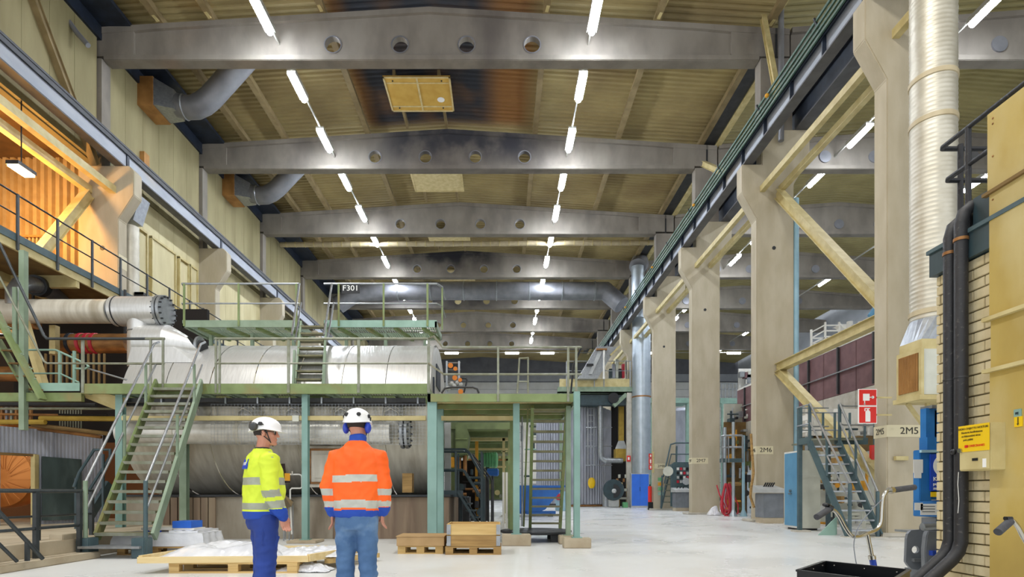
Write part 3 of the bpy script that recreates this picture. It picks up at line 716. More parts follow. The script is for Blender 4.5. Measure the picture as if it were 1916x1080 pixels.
# header pipe with domed elbows
hz = ZZ(810, 13.1); hr = .265
o = thing('header_pipe', 'long silver header pipe with flanged end in front of the drum', 'pipe', (-5.5, 13.1, hz))
MB().lathe([(.1, 0), (hr, 0), (hr, 6.25), (.1, 6.25)], (XX(226, 13.1), 13.1, hz), 'X', 28).build('pipe', foil, o, True)
for k in range(4): MB().lathe([(hr, -.06), (hr+.015, -.05), (hr+.015, .05), (hr, .06)], (XX(330+120*k, 13.1), 13.1, hz), 'X', 28).build('band', alu_old, o, True)
xf = XX(752, 13.1)
for d in (0, .1): MB().lathe([(.05, 0), (.37, 0), (.37, .06), (.05, .06)], (xf+d, 13.1, hz), 'X', 28).build('flange', galv, o, True)
for j in range(12):
    t = 2*PI*j/12; MB().cyl((xf-.03, 13.1+math.cos(t)*.32, hz+math.sin(t)*.32), (xf+.2, 13.1+math.cos(t)*.32, hz+math.sin(t)*.32), .025, 6).build('bolt', steel_d, o)
for px in (358, 460, 550, 641, 733):
    x = XX(px, 13.15)
    e = MB()
    pts = [(x, 13.12, hz+.1)]+[(x, 13.3-.0+.0+.35*(1-math.cos(a)), hz+.34+.3*math.sin(a)) for a in [PI*.0, PI*.15, PI*.3, PI*.5]]+[(x, 13.95, hz+.64)]
    e.tube(pts, [.22, .24, .25, .25, .24, .22], 18).build('elbow', foil, o, True)
    for a in (.2, .5, .8): MB().tube([(x-.2, 13.1+.3*a, hz+.15+.3*a), (x-.16, 13.0+.3*a, hz+.4+.34*a), (x, 12.93+.3*a, hz+.48+.36*a), (x+.16, 13.0+.3*a, hz+.4+.34*a), (x+.2, 13.1+.3*a, hz+.15+.3*a)], .012, 5).build('seam', alu_old, o, True)
# conduit bar and wire mesh under the walkway edge
o = MB().box(XX(230, 12.55), XX(797, 12.55), 12.5, 12.6, ZZ(787, 12.55), ZZ(779, 12.55)).build('conduit_bar', yel_steel)
tag(o, 'pale yellow conduit bar running under the walkway in front of the drum', 'conduit')
MB().box(XX(548, 12.5), XX(560, 12.5), 12.46, 12.5, ZZ(789, 12.5), ZZ(778, 12.5)).build('junction_box', offw, o)
mb = MB(); zt_, zb_ = ZZ(756, 12.65), ZZ(832, 12.65); x = XX(395, 12.65)
while x < XX(796, 12.65): mb.bar((x, 12.65, zb_), (x, 12.65, zt_), .004); x += .075
z = zb_
while z < zt_: mb.bar((XX(395, 12.65), 12.65, z), (XX(796, 12.65), 12.65, z), .004); z += .075
o = thing('wire_mesh', 'thin wire mesh screen hanging under the walkway before the header pipe', 'mesh screen', (-5, 12.65, zb_))
mb.build('wires', galv, o, kind='stuff')
# dark cable trays under the walkway
o = thing('cable_tray', 'dark cable trays under the walkway deck above the elbows', 'cable tray', (-5, 12.9, 3.0))
for j, (yy, zz) in enumerate([(12.75, 3.14), (13.0, 3.1), (13.2, 3.16)]): MB().box(XX(225, yy), XX(795, yy), yy, yy+.16, zz, zz+.09).build('tray', grey_d, o)
for j in range(9): MB().box(XX(300+60*j, 12.7), XX(303+60*j, 12.7), 12.7, 12.74, 3.1, 3.24).build('hanger', galv, o)

# ---- main walkway
zw = ZZ(718, YF); zr = ZZ(634, YF)-zw
o = thing('main_walkway', 'long green steel walkway in front of the aluminium drum', 'walkway', (-5.5, YF, zw))
xl, xr = XX(152, YF), XX(800, YF)
xs0, xs1 = XX(308, YF), XX(402, YF)
MB().box(xl, xr, YF, YF+.06, zw-.22, zw).build('edge_beam', green, o)
MB().box(xl, xr, YF+1.25, YF+1.31, zw-.22, zw).build('edge_beam', green, o)
for i in range(10):
    a = xl+(xr-xl)*i/10; b = xl+(xr-xl)*(i+1)/10
    grating(a, b-.01, YF+.06, YF+1.25, zw-.01).build('deck_grating', railg, o)
for i in range(11): MB().box(xl+(xr-xl-.06)*i/10, xl+(xr-xl-.06)*i/10+.06, YF+.06, YF+1.25, zw-.2, zw-.05).build('cross_beam', green2, o)
p1 = [(xl, YF, zw), (xs0, YF, zw)]; p2 = [(xs1, YF, zw), (xr, YF, zw)]
for pts, post in ((p1, (155, 282, 305)), (p2, (404, 411, 540, 671, 802))):
    for hh, r in ((zr, .028), (zr*.45, .02)): MB().tube([Vector(p)+Vector((0, 0, hh)) for p in pts], r, 8).build('rail', railg, o, True)
    for px in post: MB().bar((XX(px, YF), YF, zw-.2), (XX(px, YF), YF, zw+zr), .06 if px not in (282, 305, 404, 411) else .045, .03).build('post', railg, o)
# post line of the main walkway
def post(px, Y, ztop, wpx, lab, m=teal, pad=None, m2=None):
    w = wpx*Y/F; x = XX(px, Y)
    t = thing('support_post', lab, 'post', (x, Y, 0))
    zb = pad[2] if pad else 0
    MB().box(x-w/2, x+w/2, Y-.07, Y-.055, zb, ztop).box(x-w/2, x+w/2, Y+.055, Y+.07, zb, ztop).box(x-.008, x+.008, Y-.055, Y+.055, zb, ztop).build('profile', m, t)
    MB().box(x-w/2-.04, x+w/2+.04, Y-.11, Y+.11, zb, zb+.015).build('base_plate', m, t)
    if pad: MB().box(x-pad[0], x+pad[0], Y-pad[1], Y+pad[1], 0, pad[2]).build('concrete_pad', slab_m, t, bevel=.012)
    return t
post(572, YF+.2, zw-.2, 11, 'pale teal steel post between the two workers', teal, (.32, .3, .06))
post(226, YF+.3, zw-.2, 13, 'teal steel post behind the left stair', teal, (.2, .2, .04))
post(345, YF+.9, zw-.2, 13, 'sage steel post behind the middle of the left stair', green2, (.2, .2, .04))
post(822, YF+.1+.3, ZZ(745, 11.6)-.02, 16, 'broad teal post standing against the drum end', teal)
post(809, 11.62, ZZ(748, 11.6), 17, 'wide pale teal post left of the wooden crate', teal)

# ---- right lower platform
YP = 11.5; zp = ZZ(737, YP)
o = thing('lower_platform', 'lower green steel platform right of the drum with corrugated underside', 'walkway', (0, YP, zp))
xl2, xr2 = XX(800, YP), XX(1084, YP)
MB().box(xl2, xr2, YP, YP+.06, zp-.16, zp).build('edge_beam', green, o)
MB().box(xr2-.06, xr2, YP, YP+3.4, zp-.16, zp).build('edge_beam', green2, o)
MB().box(xl2, xl2+.06, YP, YP+3.4, zp-.16, zp).build('edge_beam', green2, o)
MB().box(xl2, xr2, YP+3.35, YP+3.4, zp-.16, zp).build('edge_beam', green2, o)
mb = MB(); yy = YP+.06
while yy < YP+3.3: mb.add([(xl2, yy, zp-.03), (xr2, yy, zp-.03), (xr2, yy+.05, zp-.03), (xl2, yy+.05, zp-.03), (xr2, yy+.08, zp-.07), (xl2, yy+.08, zp-.07), (xr2, yy+.13, zp-.07), (xl2, yy+.13, zp-.07), (xr2, yy+.16, zp-.03), (xl2, yy+.16, zp-.03)], [(0, 1, 2, 3), (3, 2, 4, 5), (5, 4, 6, 7), (7, 6, 8, 9)]); yy += .16
# leave the stair opening: deck built only where no stair passes
mb.build('corrugated_deck', yel_steel, o)
for j in range(3): MB().box(xl2+.06, xr2-.06, YP+.9+j*.85, YP+.96+j*.85, zp-.17, zp-.07).build('joist', green, o)
zr2 = ZZ(650, YP)-zp
za = ZZ(634, YF)
pts = [(XX(802, YF), YF, za), (XX(812, YP+.5), YP+.5, za-.03), (XX(828, YP), YP, zp+zr2), (XX(1088, YP), YP, zp+zr2), (XX(1088, YP), YP+.0, zp+zr2)]
MB().tube(pts, .022, 8).build('rail', railg, o, True)
pts = [(XX(802, YF), YF, zw+zr*.45), (XX(830, YP), YP, zp+zr2*.42), (XX(1088, YP), YP, zp+zr2*.42)]
MB().tube(pts, .02, 8).build('rail', railg, o, True)
for px in (932, 1063, 1078): MB().bar((XX(px, YP), YP-.01, zp-.16), (XX(px, YP), YP-.01, zp+zr2), .045, .03).build('post', railg, o)
MB().tube([(XX(1088, YP), YP, zp+zr2), (XX(1075, YP), YP+.2, zp+.62), (XX(1070, YP), YP+.2, zp)], .02, 8).build('rail', steel_d, o, True)
# wire hoop at the platform edge and upright ladder posts
MB().tube([P(826, 736, 11.9), P(832, 727, 11.9), P(845, 725, 11.9), P(885, 725, 11.9), P(893, 728, 11.9), P(896, 736, 11.9)], .022, 8).build('hoop', steel_d, o, True)
MB().tube([P(968, 736, 14), P(972, 671, 14), P(988, 670, 14), P(988, 736, 14)], .025, 8).bar(P(969, 714, 14), P(988, 714, 14), .03).build('ladder_head', railg, o)
post(966, 11.85, zp-.15, 12, 'teal post in the middle of the lower platform on a concrete block', teal, (.3, .22, .23))
post(1079, 11.3, zp-.0, 11, 'teal corner post on a concrete block at the right end of the platform', teal, (.27, .15, .2))
post(1063, 12.2, zp-.15, 9, 'sage post just behind the right corner post of the platform', green2, (.2, .18, .18))
post(957, 13.2, zp-.1, 6, 'slim olive post behind the middle platform post', green)
MB_ = MB().box(XX(826, 12.4), XX(960, 12.4), 12.35, 12.45, ZZ(787, 12.4), ZZ(779, 12.4)).build('conduit_bar', yel_steel); tag(MB_, 'cream bar under the lower platform between teal posts', 'conduit')
# small stair behind the right end
o = thing('steep_stair', 'steep green ship stair under the right end of the platform', 'stair', (1.05, 13, .2))
stairs(o, (1.08, 14.0, .22), (1.04, 12.2, 2.95), (.74, 0, 0), 13, green, tread_m, sh=.13, st=.07, tread_d=.17, tm=.045)
MB().bar(P(980, 985, 14), P(988, 755, 12.4), .04).build('side_post', green, o)
MB().cyl(P(977, 985, 13.6), P(977, 780, 13.6), .02, 8).build('hand_pole', galv, o, True)
o = thing('turntable_plate', 'round dark steel plate on low feet at the foot of the steep stair', 'plate', (.75, 13.1, 0))
MB().lathe([(.02, .17), (.78, .17), (.82, .19), (.82, .23), (.78, .24), (.5, .24), (.48, .25), (.35, .25), (.33, .24), (.02, .24)], (.8, 13.1, 0), 'Z', 40).build('disc', steel_d, o, True)
for (dx, dy) in [(-.35, -.5), (.4, -.5), (-.4, .4), (.4, .4)]: MB().box(.8+dx-.1, .8+dx+.1, 13.1+dy-.08, 13.1+dy+.08, 0, .17).build('foot', steel_d, o)

# ---- front left stair
o = thing('front_stair', 'green open-tread stair with worn grey handrails rising to the walkway at left', 'stair', (-6.5, 9.6, 0))
A = Vector((-6.47, 9.75, .34)); B = Vector((-7.0, 12.3, zw-.02)); w = Vector((.98, 0, 0))
for s in (-.5, .5): MB().bar(A+w*s, B+w*s+Vector((0, .02, .05)), .05, .2).build('stringer', green if s < 0 else green2, o)
for i in range(17):
    c = lerp(A, B, (i+.3)/17); MB().box(c.x-.46, c.x+.46, c.y-.13, c.y+.12, c.z-.018, c.z+.018).build('tread', tread_m, o)
    MB().box(c.x-.46, c.x+.46, c.y-.14, c.y-.125, c.z-.035, c.z+.02).build('nosing', railg, o)
MB().box(-7.0, -5.98, 9.35, 9.7, .17, .21).build('tread', galv, o)
for x in (-7.02, -6.1):
    MB().box(x-.06, x+.16, 9.42, 9.66, 0, .34).build('foot_block', dteal2, o, bevel=.01)
for s, px in ((-.5, 160), (.5, 267)):
    a = A+w*s*1.03; b = B+w*s*1.03; up = Vector((0, 0, .95))
    MB().cyl((a.x, 9.5, .05), (a.x, 9.5, 1.3), .035, 10).build('newel_post', dteal2 if s > 0 else green2, o, True)
    q = Vector((a.x, 9.5, 1.28)); bb = b+up
    MB().tube([q, lerp(q, bb, .97), bb+Vector((0, .12, 0))], .024, 10).build('handrail', galv, o, True)
    q2 = Vector((a.x, 9.5, .78)); MB().tube([q2, b+up*.45], .02, 8).build('mid_rail', galv, o, True)
    for t in (.42, .8):
        c = lerp(a, b, t); h = lerp(q, bb, t); MB().bar(c-Vector((0, 0, .1)), Vector((c.x, c.y, h.z)), .045, .03).build('post', green2, o)

# ---- upper platforms over the drum with the F301 plate
YU = 14.9; zu = ZZ(605, YU)
for nm, x0, x1, lab in (('upper_platform', XX(341, YU), XX(560, YU), 'left upper platform of green steel over the drum'), ('upper_platform', XX(606, YU), XX(817, YU), 'right upper platform over the drum carrying the F301 plate')):
    o = thing(nm, lab, 'walkway', ((x0+x1)/2, YU, zu))
    MB().box(x0, x1, YU, YU+.05, zu-.1, zu+.08).build('edge_beam', green2 if x0 < -7 else mint, o)
    MB().box(x0, x0+.05, YU, YU+1.3, zu-.1, zu).box(x1-.05, x1, YU, YU+1.3, zu-.1, zu+.05).box(x0, x1, YU+1.25, YU+1.3, zu-.1, zu+.08).build('frame', green2, o)
    n = 4
    for i in range(n): grating(x0+(x1-x0)*i/n+.01, x0+(x1-x0)*(i+1)/n-.01, YU+.05, YU+1.25, zu-.02).build('deck_grating', green2, o)
    for i in range(n): MB().bar((x0+(x1-x0)*(i+.5)/n, YU+.1, zu-.1), (x0+(x1-x0)*(i+.5)/n+.3, YU+1.2, zu-.12), .08).build('joist', green, o)
    for i in range(3): MB().bar((x0+.4+(x1-x0-.8)*i/2, YU+.7, zu-.1), (x0+.4+(x1-x0-.8)*i/2, YU+.7, 4.9), .08).build('leg', green2, o)
    h = ZZ(531, YU)-zu
    for hh, r in ((h, .026), (h*.5, .02)):
        MB().tube([(x0, YU, zu+hh), (x1, YU, zu+hh), (x1+.12, YU+.25, zu+hh-.04*0), (x1+.12, YU+1.2, zu+hh)] if x0 > -7 else [(x0-.1, YU+.3, zu+hh), (x0, YU, zu+hh), (x1, YU, zu+hh)], r, 8).build('rail', galv, o, True)
    pxs = (345, 447, 555) if x0 < -7 else (634, 718, 800)
    for px in pxs: MB().bar((XX(px, YU), YU-.01, zu-.08), (XX(px, YU), YU-.01, zu+h), .05, .03).build('post', green, o)
    if x0 > -7:
        MB().bar((x1+.12, YU+.25, zu-.1), (x1+.12, YU+.25, zu+h), .04).build('post', green, o)
        pl = MB().box(XX(640, YU), XX(674, YU), YU-.05, YU-.035, ZZ(550, YU), ZZ(533, YU)).build('sign_plate', black, o)
        text('F301', .2, (XX(657, YU), YU-.055, ZZ(541, YU)), FRONT, signw, pl, sx=1.1)
o = thing('upper_stair', 'narrow green stair from the walkway up over the drum', 'stair', (-4.9, 13.5, zw))
A = Vector((XX(577, 13.3), 13.3, zw)); B = Vector((XX(587, YU), YU, zu)); w = Vector((.66, 0, 0))
for s in (-.5, .5): MB().bar(A+w*s, B+w*s, .05, .16).build('stringer', green2, o)
for i in range(9):
    c = lerp(A, B, (i+.4)/9); MB().box(c.x-.31, c.x+.31, c.y-.1, c.y+.1, c.z-.02, c.z+.02).build('tread', tread_m, o)
for s in (-.5, .5):
    a = A+w*s*1.1; b = B+w*s*1.3
    top = Vector((XX(560 if s < 0 else 621, YU), YU, ZZ(531, YU)))
    MB().tube([Vector((XX(546 if s < 0 else 606, 13.6), 13.6, ZZ(627, 13.6))), top], .026, 8).build('handrail', galv, o, True)
    MB().tube([Vector((XX(552 if s < 0 else 612, 13.6), 13.6, ZZ(640, 13.6))), top-Vector((-.05, 0, .5))], .022, 8).build('mid_rail', galv, o, True)
    MB().bar(a, a+Vector((0, .1, 1.0)), .05).build('post', green2, o)
# posts that carry the walkway rail near the stair gap
# ---- big pipes at upper left
yb = 14.5; zz_ = ZZ(583, yb)
o = thing('overhead_pipe', 'large silver pipe with bolted blind flange above the drum at left', 'pipe', (-11, yb, zz_))
MB().lathe([(.05, 0), (.3, 0), (.3, XX(208, yb)+14.5)], (-14.5, yb, zz_), 'X', 28).build('pipe', alu_old, o, True)
MB().lathe([(.3, 0), (.24, .03), (.3, .08), (.22, .13), (.3, .18), (.36, .22)], (XX(200, yb), yb, zz_), 'X', 28).build('bellows', galv, o, True)
MB().lathe([(.05, 0), (.37, 0), (.37, XX(303, yb)-XX(216, yb)), (.3, XX(303, yb)-XX(216, yb)+.02)], (XX(216, yb), yb, zz_), 'X', 28).build('pipe_end', alu, o, True)
MB().lathe([(.37, 0), (.385, .02), (.37, .04)], (XX(222, yb), yb, zz_), 'X', 28).build('clamp_band', steel_d, o, True)
for d in (0, .1): MB().lathe([(.05, 0), (.4, 0), (.4, .07), (.05, .07)], (XX(300, yb)+d, yb, zz_), 'X', 32).build('flange', galv, o, True)
for j in range(16):
    t = 2*PI*j/16; MB().cyl((XX(300, yb)-.05, yb+math.cos(t)*.355, zz_+math.sin(t)*.355), (XX(300, yb)+.22, yb+math.cos(t)*.355, zz_+math.sin(t)*.355), .022, 6).build('bolt', steel_d, o)
MB().cyl((XX(261, yb), yb, 4.3), (XX(261, yb), yb, zz_+.0), .27, 24).build('branch_pipe', alu, o, True)
MB().lathe([(.27, 0), (.285, .02), (.27, .04)], (XX(261, yb), yb, zz_-.55), 'Z', 24).build('clamp_band', galv, o, True)
for i, (px0, px1, py, Y, r, m, lab) in enumerate([(115, 242, 643, 15.4, .26, rustpipe, 'rusty golden pipe below the large silver pipe'), (-20, 60, 700, 15.2, .2, rustpipe, 'rusty pipe low at the left edge behind green railing'),
                                         (-20, 70, 606, 15.8, .16, rustpipe, 'thin rusty pipe at the left edge under the walkway')]):
    oo = thing('rusty_pipe', lab, 'pipe', P((px0+px1)/2, py, Y))
    MB().cyl(P(px0, py, Y), P(px1, py, Y), r, 20).build('pipe', m, oo, True)
    MB().bar(P(px1-8, py, Y)+Vector((0, 0, r)), P(px1-8, py, Y)+Vector((0, 0, 1.2+r)), .05).build('hanger', steel_d, oo)
    if i == 0:
        for px in (135, 155, 168, 180): MB().lathe([(r, -.05), (r+.02, -.04), (r+.02, .04), (r, .05)], P(px, py, Y), 'X', 20).build('band', steel_n if px < 150 else red_h, oo, True)
oo = thing('elbow_pipe', 'shiny elbow pipe with dark flange under the left walkway', 'pipe', P(50, 540, 14.4))
MB().tube([P(28, 572, 14.4), P(28, 548, 14.4), P(38, 534, 14.5), P(52, 531, 14.7), P(70, 535, 15.2)], [.2, .2, .2, .2, .2], 18).build('elbow', galv, oo, True)
MB().tube([P(66, 534, 15.1), P(76, 537, 15.4)], .27, 20).build('flange', steel_d, oo, True)
MB().tube([P(76, 537, 15.4), P(150, 575, 19)], .2, 18).build('pipe', duct_g, oo, True)

# ---- left mezzanine gallery running along the wall
zm = 7.05; xg = -11.46
o = thing('gallery_walkway', 'grey-edged gallery walkway running along the left wall in lamp light', 'walkway', (xg, 17, zm))
MB().box(xg-.02, xg+.03, 9, 28, zm-.02, zm+.16).build('kick_plate', dteal2, o)
MB().box(xg-.06, xg-.0, 9, 28, zm-.22, zm-.02).build('edge_beam', yel_steel, o)
for j in range(9): MB().box(-15.6 if j < 6 else -15.1, xg-.06, 9+j*2.1, 9+j*2.1+2.08, zm-.08, zm).build('deck_plate', brown_u, o)
for yy in (12.6, 15.3, 18.0, 20.7): MB().box(-15.6, xg-.02, yy, yy+.12, zm-.4, zm-.08).build('cross_beam', yel_steel, o)
MB().box(-13.4, -13.25, 9, 27, zm-.3, zm-.08).build('long_beam', yel_steel, o)
MB().tube([(xg, 9, zm+1.1), (xg, 27.5, zm+1.1)], .022, 8).build('rail', raild, o, True)
MB().tube([(xg, 9, zm+.62), (xg, 27.5, zm+.62)], .018, 8).build('rail', raild, o, True)
for off in (983, 908, 833, 768, 715, 665, 623, 585, 552, 522, 495, 470): MB().box(xg+.02, xg+.06, F*11.46/off-.03, F*11.46/off+.03, zm-.22, zm+1.1).build('post', raild, o)

# ---- green stair tower at the far left
YT = 12.35
o = thing('stair_tower', 'green steel stair structure at the left edge of view', 'stair', (-10.4, YT, 2.8))
MB().box(XX(-30, YT), XX(152, YT), YT, YT+.1, ZZ(751, YT), ZZ(735, YT)).build('floor_beam', green, o)
MB().box(XX(75, YT), XX(150, YT), YT-.02, YT, ZZ(732, YT), ZZ(717, YT)).build('kick_plate', mint, o)
MB().box(XX(39, YT), XX(49, YT), YT-.06, YT+.06, ZZ(805, YT), ZZ(470, YT)).build('post', green2, o)
MB().box(XX(30, YT), XX(37, YT), YT-.1, YT-.05, ZZ(648, YT), ZZ(540, YT)).build('post', green2, o)
MB().bar(P(-12, 575, YT-.15), P(80, 748, YT-.15), .05, .2, up=(0, 1, 0)).build('stringer', green, o)
MB().bar(P(-40, 575, YT+.75), P(62, 748, YT+.75), .05, .2, up=(0, 1, 0)).build('stringer', green, o)
for j in range(7): MB().bar(P(-8+13*j, 585+24*j, YT-.12), P(-26+13*j, 585+24*j, YT+.72), .2, .03).build('tread', brown_u, o)
for px, py in ((16, 612), (20, 614), (40, 662), (44, 664), (56, 688), (60, 690), (65, 709)): MB().sphere(P(px, py, YT-.2), .022, 6, 4).build('bolt', green2, o)
MB().tube([P(-30, 405, YT-.2), P(0, 458, YT-.2), P(82, 628, YT-.2), P(88, 634, YT-.2), P(305, 634, YT-.02)], .03, 10).build('handrail', raild, o, True)
MB().tube([P(-30, 470, YT-.2), P(0, 520, YT-.2), P(82, 676, YT-.2), P(88, 680, YT-.2), P(305, 681, YT-.02)], .022, 8).build('mid_rail', railg, o, True)
o = thing('mint_railing', 'mint green railing with a drooping end behind the stair tower', 'railing', P(80, 718, 13.2))
MB().tube([P(-10, 655, 13.2), P(104, 655, 13.2), P(150, 676, 13.2), P(162, 682, 13.2), P(166, 686, 13.2), P(160, 690, 13.2), P(140, 690, 13.2)], .024, 8).build('top_rail', mint, o, True)
MB().tube([P(-10, 699, 13.2), P(112, 699, 13.2), P(148, 716, 13.2)], .02, 8).build('mid_rail', mint, o, True)
for px in (112, 139): MB().bar(P(px, 720, 13.2), P(px, 657, 13.2), .05).build('post', mint, o)
MB().tube([P(165, 690, 13.3), P(237, 711, 13.3)], .02, 8).build('lower_rail', galv, o, True)
o = thing('timber_brace', 'tan slanted steel brace behind the green stair tower', 'brace', P(70, 720, 14.2))
MB().bar(P(45, 600, 14.2), P(82, 722, 14.2), .12, .22, up=(0, 1, 0)).build('channel', yel_steel, o)
MB().bar(P(102, 610, 15), P(102, 664, 15), .16).build('hanger', yel_steel, o)
o = thing('slat_screen', 'dark slatted screen behind the mint railing', 'screen', P(140, 700, 14.6))
for j in range(12): MB().box(XX(84+j*10, 14.6), XX(87+j*10, 14.6), 14.58, 14.62, ZZ(722, 14.6), ZZ(662, 14.6)).build('slat', brown_u, o)
# near-black sheet standing in for the shade behind, under the gallery
struct(MB().box(-15.4, -9.3, 17.9, 18.05, 0, 6.9), 'shade_sheet_under_gallery', dark_in)
o = thing('pipe_rack', 'brown pipe rack crowded above the corrugated wall at left', 'pipe rack', P(90, 790, 13.6))
for j, (a, b, r, m) in enumerate([((-10, 765), (235, 765), .03, railg), ((-10, 790), (85, 790), .06, myel2), ((75, 783), (232, 784), .06, myel2), ((60, 795), (205, 812), .05, brown_u), ((110, 776), (200, 778), .025, black), ((0, 756), (180, 758), .05, steel_d), ((-10, 775), (160, 778), .03, rustpipe), ((50, 800), (190, 818), .04, rustpipe)]):
    MB().cyl(P(*a, 13.4+j*.05), P(*b, 13.4+j*.05), r, 8).build('pipe', m, o, True)
for j in range(9): MB().bar(P(112+5*j, 765, 13.9), P(112+5*j, 808, 13.9), .02).build('spindle', railg, o)
for j in range(7): MB().bar(P(4+9*j, 762, 13.8), P(4+9*j, 795, 13.8), .05).build('stub_pipe', [rustpipe, duct_g, railg][j % 3], o)
MB().add([P(155, 728, 12.5), P(236, 745, 12.6), P(236, 775, 12.7), P(160, 745, 12.6), P(155, 728, 13.3), P(236, 745, 13.3), P(236, 775, 13.3), P(160, 745, 13.3)], [(0, 1, 2, 3), (4, 5, 6, 7), (0, 1, 5, 4), (3, 2, 6, 7)]).build('sheet_cover', yel_steel, o)

# ---- corrugated wall with the open door, lit orange inside
a = Vector((XX(-60, 12.6), 12.6, 0)); b = Vector((XX(192, 15), 15, 0)); zc = 2.64
d = (b-a).normalized(); nrm = Vector((d.y, -d.x, 0)); L_ = (b-a).length
def pos(px):   # along-wall parameter whose projection falls at px
    lo, hi = 0.0, 1.0
    for _ in range(40):
        mid = (lo+hi)/2; q = lerp(a, b, mid)
        if VX+F*q.x/q.y < px: lo = mid
        else: hi = mid
    return (lo+hi)/2*L_
def sheet(s0, s1, z0, z1):
    mb = MB(); pr = []; s = s0
    while s < s1:
        for ds, h in ((0, 0), (.03, 0), (.04, .018), (.07, .018)):
            if s+ds <= s1+.05: pr.append(a+d*min(s+ds, s1)+nrm*h)
        s += .08
    n = len(pr); return mb.add([Vector((p.x, p.y, z)) for z in (z0, z1) for p in pr], [(i, i+1, n+i+1, n+i) for i in range(n-1)])
wc = struct(sheet(0, pos(0), .3, zc), 'wall_corrugated', corr)
cuts = [0, pos(18), pos(62)]
struct(sheet(pos(0), pos(62), 1.98, zc), 'wall_corrugated', corr)
struct(sheet(pos(62), pos(100), .3, zc), 'wall_corrugated', corr)
struct(sheet(pos(100), L_, .3, zc-.02), 'wall_corrugated', corr)
dr = thing('steel_door', 'dark green sliding steel door leaf beside the orange-lit opening', 'door', a+d*pos(110)+Vector((0, 0, .35)))
q0, q1 = a+d*pos(76), a+d*pos(149)
mbx = MB().add([q0+nrm*k+Vector((0, 0, z)) for z in (.42, 1.98) for k in (.05, .1)]+[q1+nrm*k+Vector((0, 0, z)) for z in (.42, 1.95) for k in (.05, .1)],
               [(0, 1, 3, 2), (4, 5, 7, 6), (1, 5, 7, 3), (0, 4, 6, 2), (0, 1, 5, 4), (2, 3, 7, 6)]).build('leaf', door_g, dr)
MB().bar(lerp(q0, q1, .62)+nrm*.13+Vector((0, 0, 1.15)), lerp(q0, q1, .7)+nrm*.13+Vector((0, 0, 1.12)), .02).build('handle', chrome, dr)
fm = thing('door_frame', 'rusty steel frame around the orange-lit opening at left', 'door frame', a+d*pos(62)+Vector((0, 0, .3)))
for s in (pos(-20), pos(64)): MB().bar(a+d*s+nrm*.03+Vector((0, 0, .3)), a+d*s+nrm*.03+Vector((0, 0, 2.02)), .1, .12).build('jamb', yel_steel, fm)
MB().bar(a+d*pos(-20)+nrm*.03+Vector((0, 0, 2.0)), a+d*pos(66)+nrm*.03+Vector((0, 0, 2.0)), .08, .06).build('lintel', brown_u, fm)
cop = mat('copper_casing', '#c07a3e', None, .35, metal=.8)
fn = thing('round_fan_casing', 'round copper-coloured casing glowing inside the left doorway', 'casing', P(8, 880, 14.2))
MB().lathe([(.02, -.02), (.25, -.04), (.5, -.02), (.78, .05), (.82, .12), (.8, .5)], P(0, 892, 14.6), 'Y', 40).build('dish', cop, fn, True)
for j in range(16):
    t = 2*PI*j/16; c = P(0, 892, 14.52); MB().bar(c+Vector((math.cos(t)*.2, 0, math.sin(t)*.2)), c+Vector((math.cos(t+.3)*.75, .03, math.sin(t+.3)*.75)), .012).build('rib', cop, fn)
MB().cyl(P(0, 845, 15), P(0, 780, 15), .5, 24).build('duct', cop, fn, True)
struct(MB().box(-15.3, -9.5, 17.0, 17.1, 0, 2.6), 'wall_annex_room', mat('annex_brown', '#6e4520', None, .8))
# raised slab and kerbs
sl = struct(MB().box(-16, -7.1, 4, 13.5, 0, .33).box(-16, -9.3, 13.5, 18, 0, .33), 'floor', slab_m)
tag(MB().box(-7.1, -6.75, 4, 9.55, 0, .11).build('concrete_kerb', slab_m, bevel=.01), 'pale concrete kerb along the raised slab at the left', 'kerb')
tag(MB().box(-7.35, -7.12, 9.2, 9.6, .0, .42).build('concrete_block', slab_m, bevel=.01), 'small concrete block at the foot of the left stair', 'block')
o = thing('floor_railing', 'dark pipe railing along the raised slab at the left edge', 'railing', (-7.0, 7.5, .11))
for (z, x0_) in ((1.12, 0), (.56, 0)): MB().tube([(-7.0, 4.5, z+.0), (-7.0, 9.45, z)], .024, 8).build('rail', raild, o, True)
for y in (6.0, 8.52, 9.4): MB().box(-7.03, -6.97, y-.03, y+.03, .1, 1.12).build('post', raild, o)
o = thing('floor_railing', 'second dark pipe railing just behind the first at the left', 'railing', (-7.45, 7.5, .33))
MB().tube([(-7.45, 4.5, 1.14), (-7.45, 10.4, 1.14)], .02, 8).build('rail', raild, o, True)
MB().tube([(-7.45, 4.5, .72), (-7.45, 10.4, .72)], .018, 8).build('rail', raild, o, True)
for y in (9.1, 10.3): MB().box(-7.48, -7.42, y-.03, y+.03, .33, 1.14).build('post', raild, o)
o = thing('ramp_railing', 'dark sloping double handrail in the bottom left corner', 'railing', P(50, 1040, 7.9))
MB().tube([P(-20, 940, 7.6), P(2, 962, 7.7), P(52, 1015, 8.0), P(80, 1046, 8.2)], .028, 8).build('rail', raild, o, True)
MB().tube([P(-20, 1000, 7.6), P(0, 1020, 7.7), P(32, 1051, 7.9)], .024, 8).build('rail', raild, o, True)
MB().bar(P(51, 1050, 8.0), P(51, 1012, 8.0), .045).build('post', raild, o)
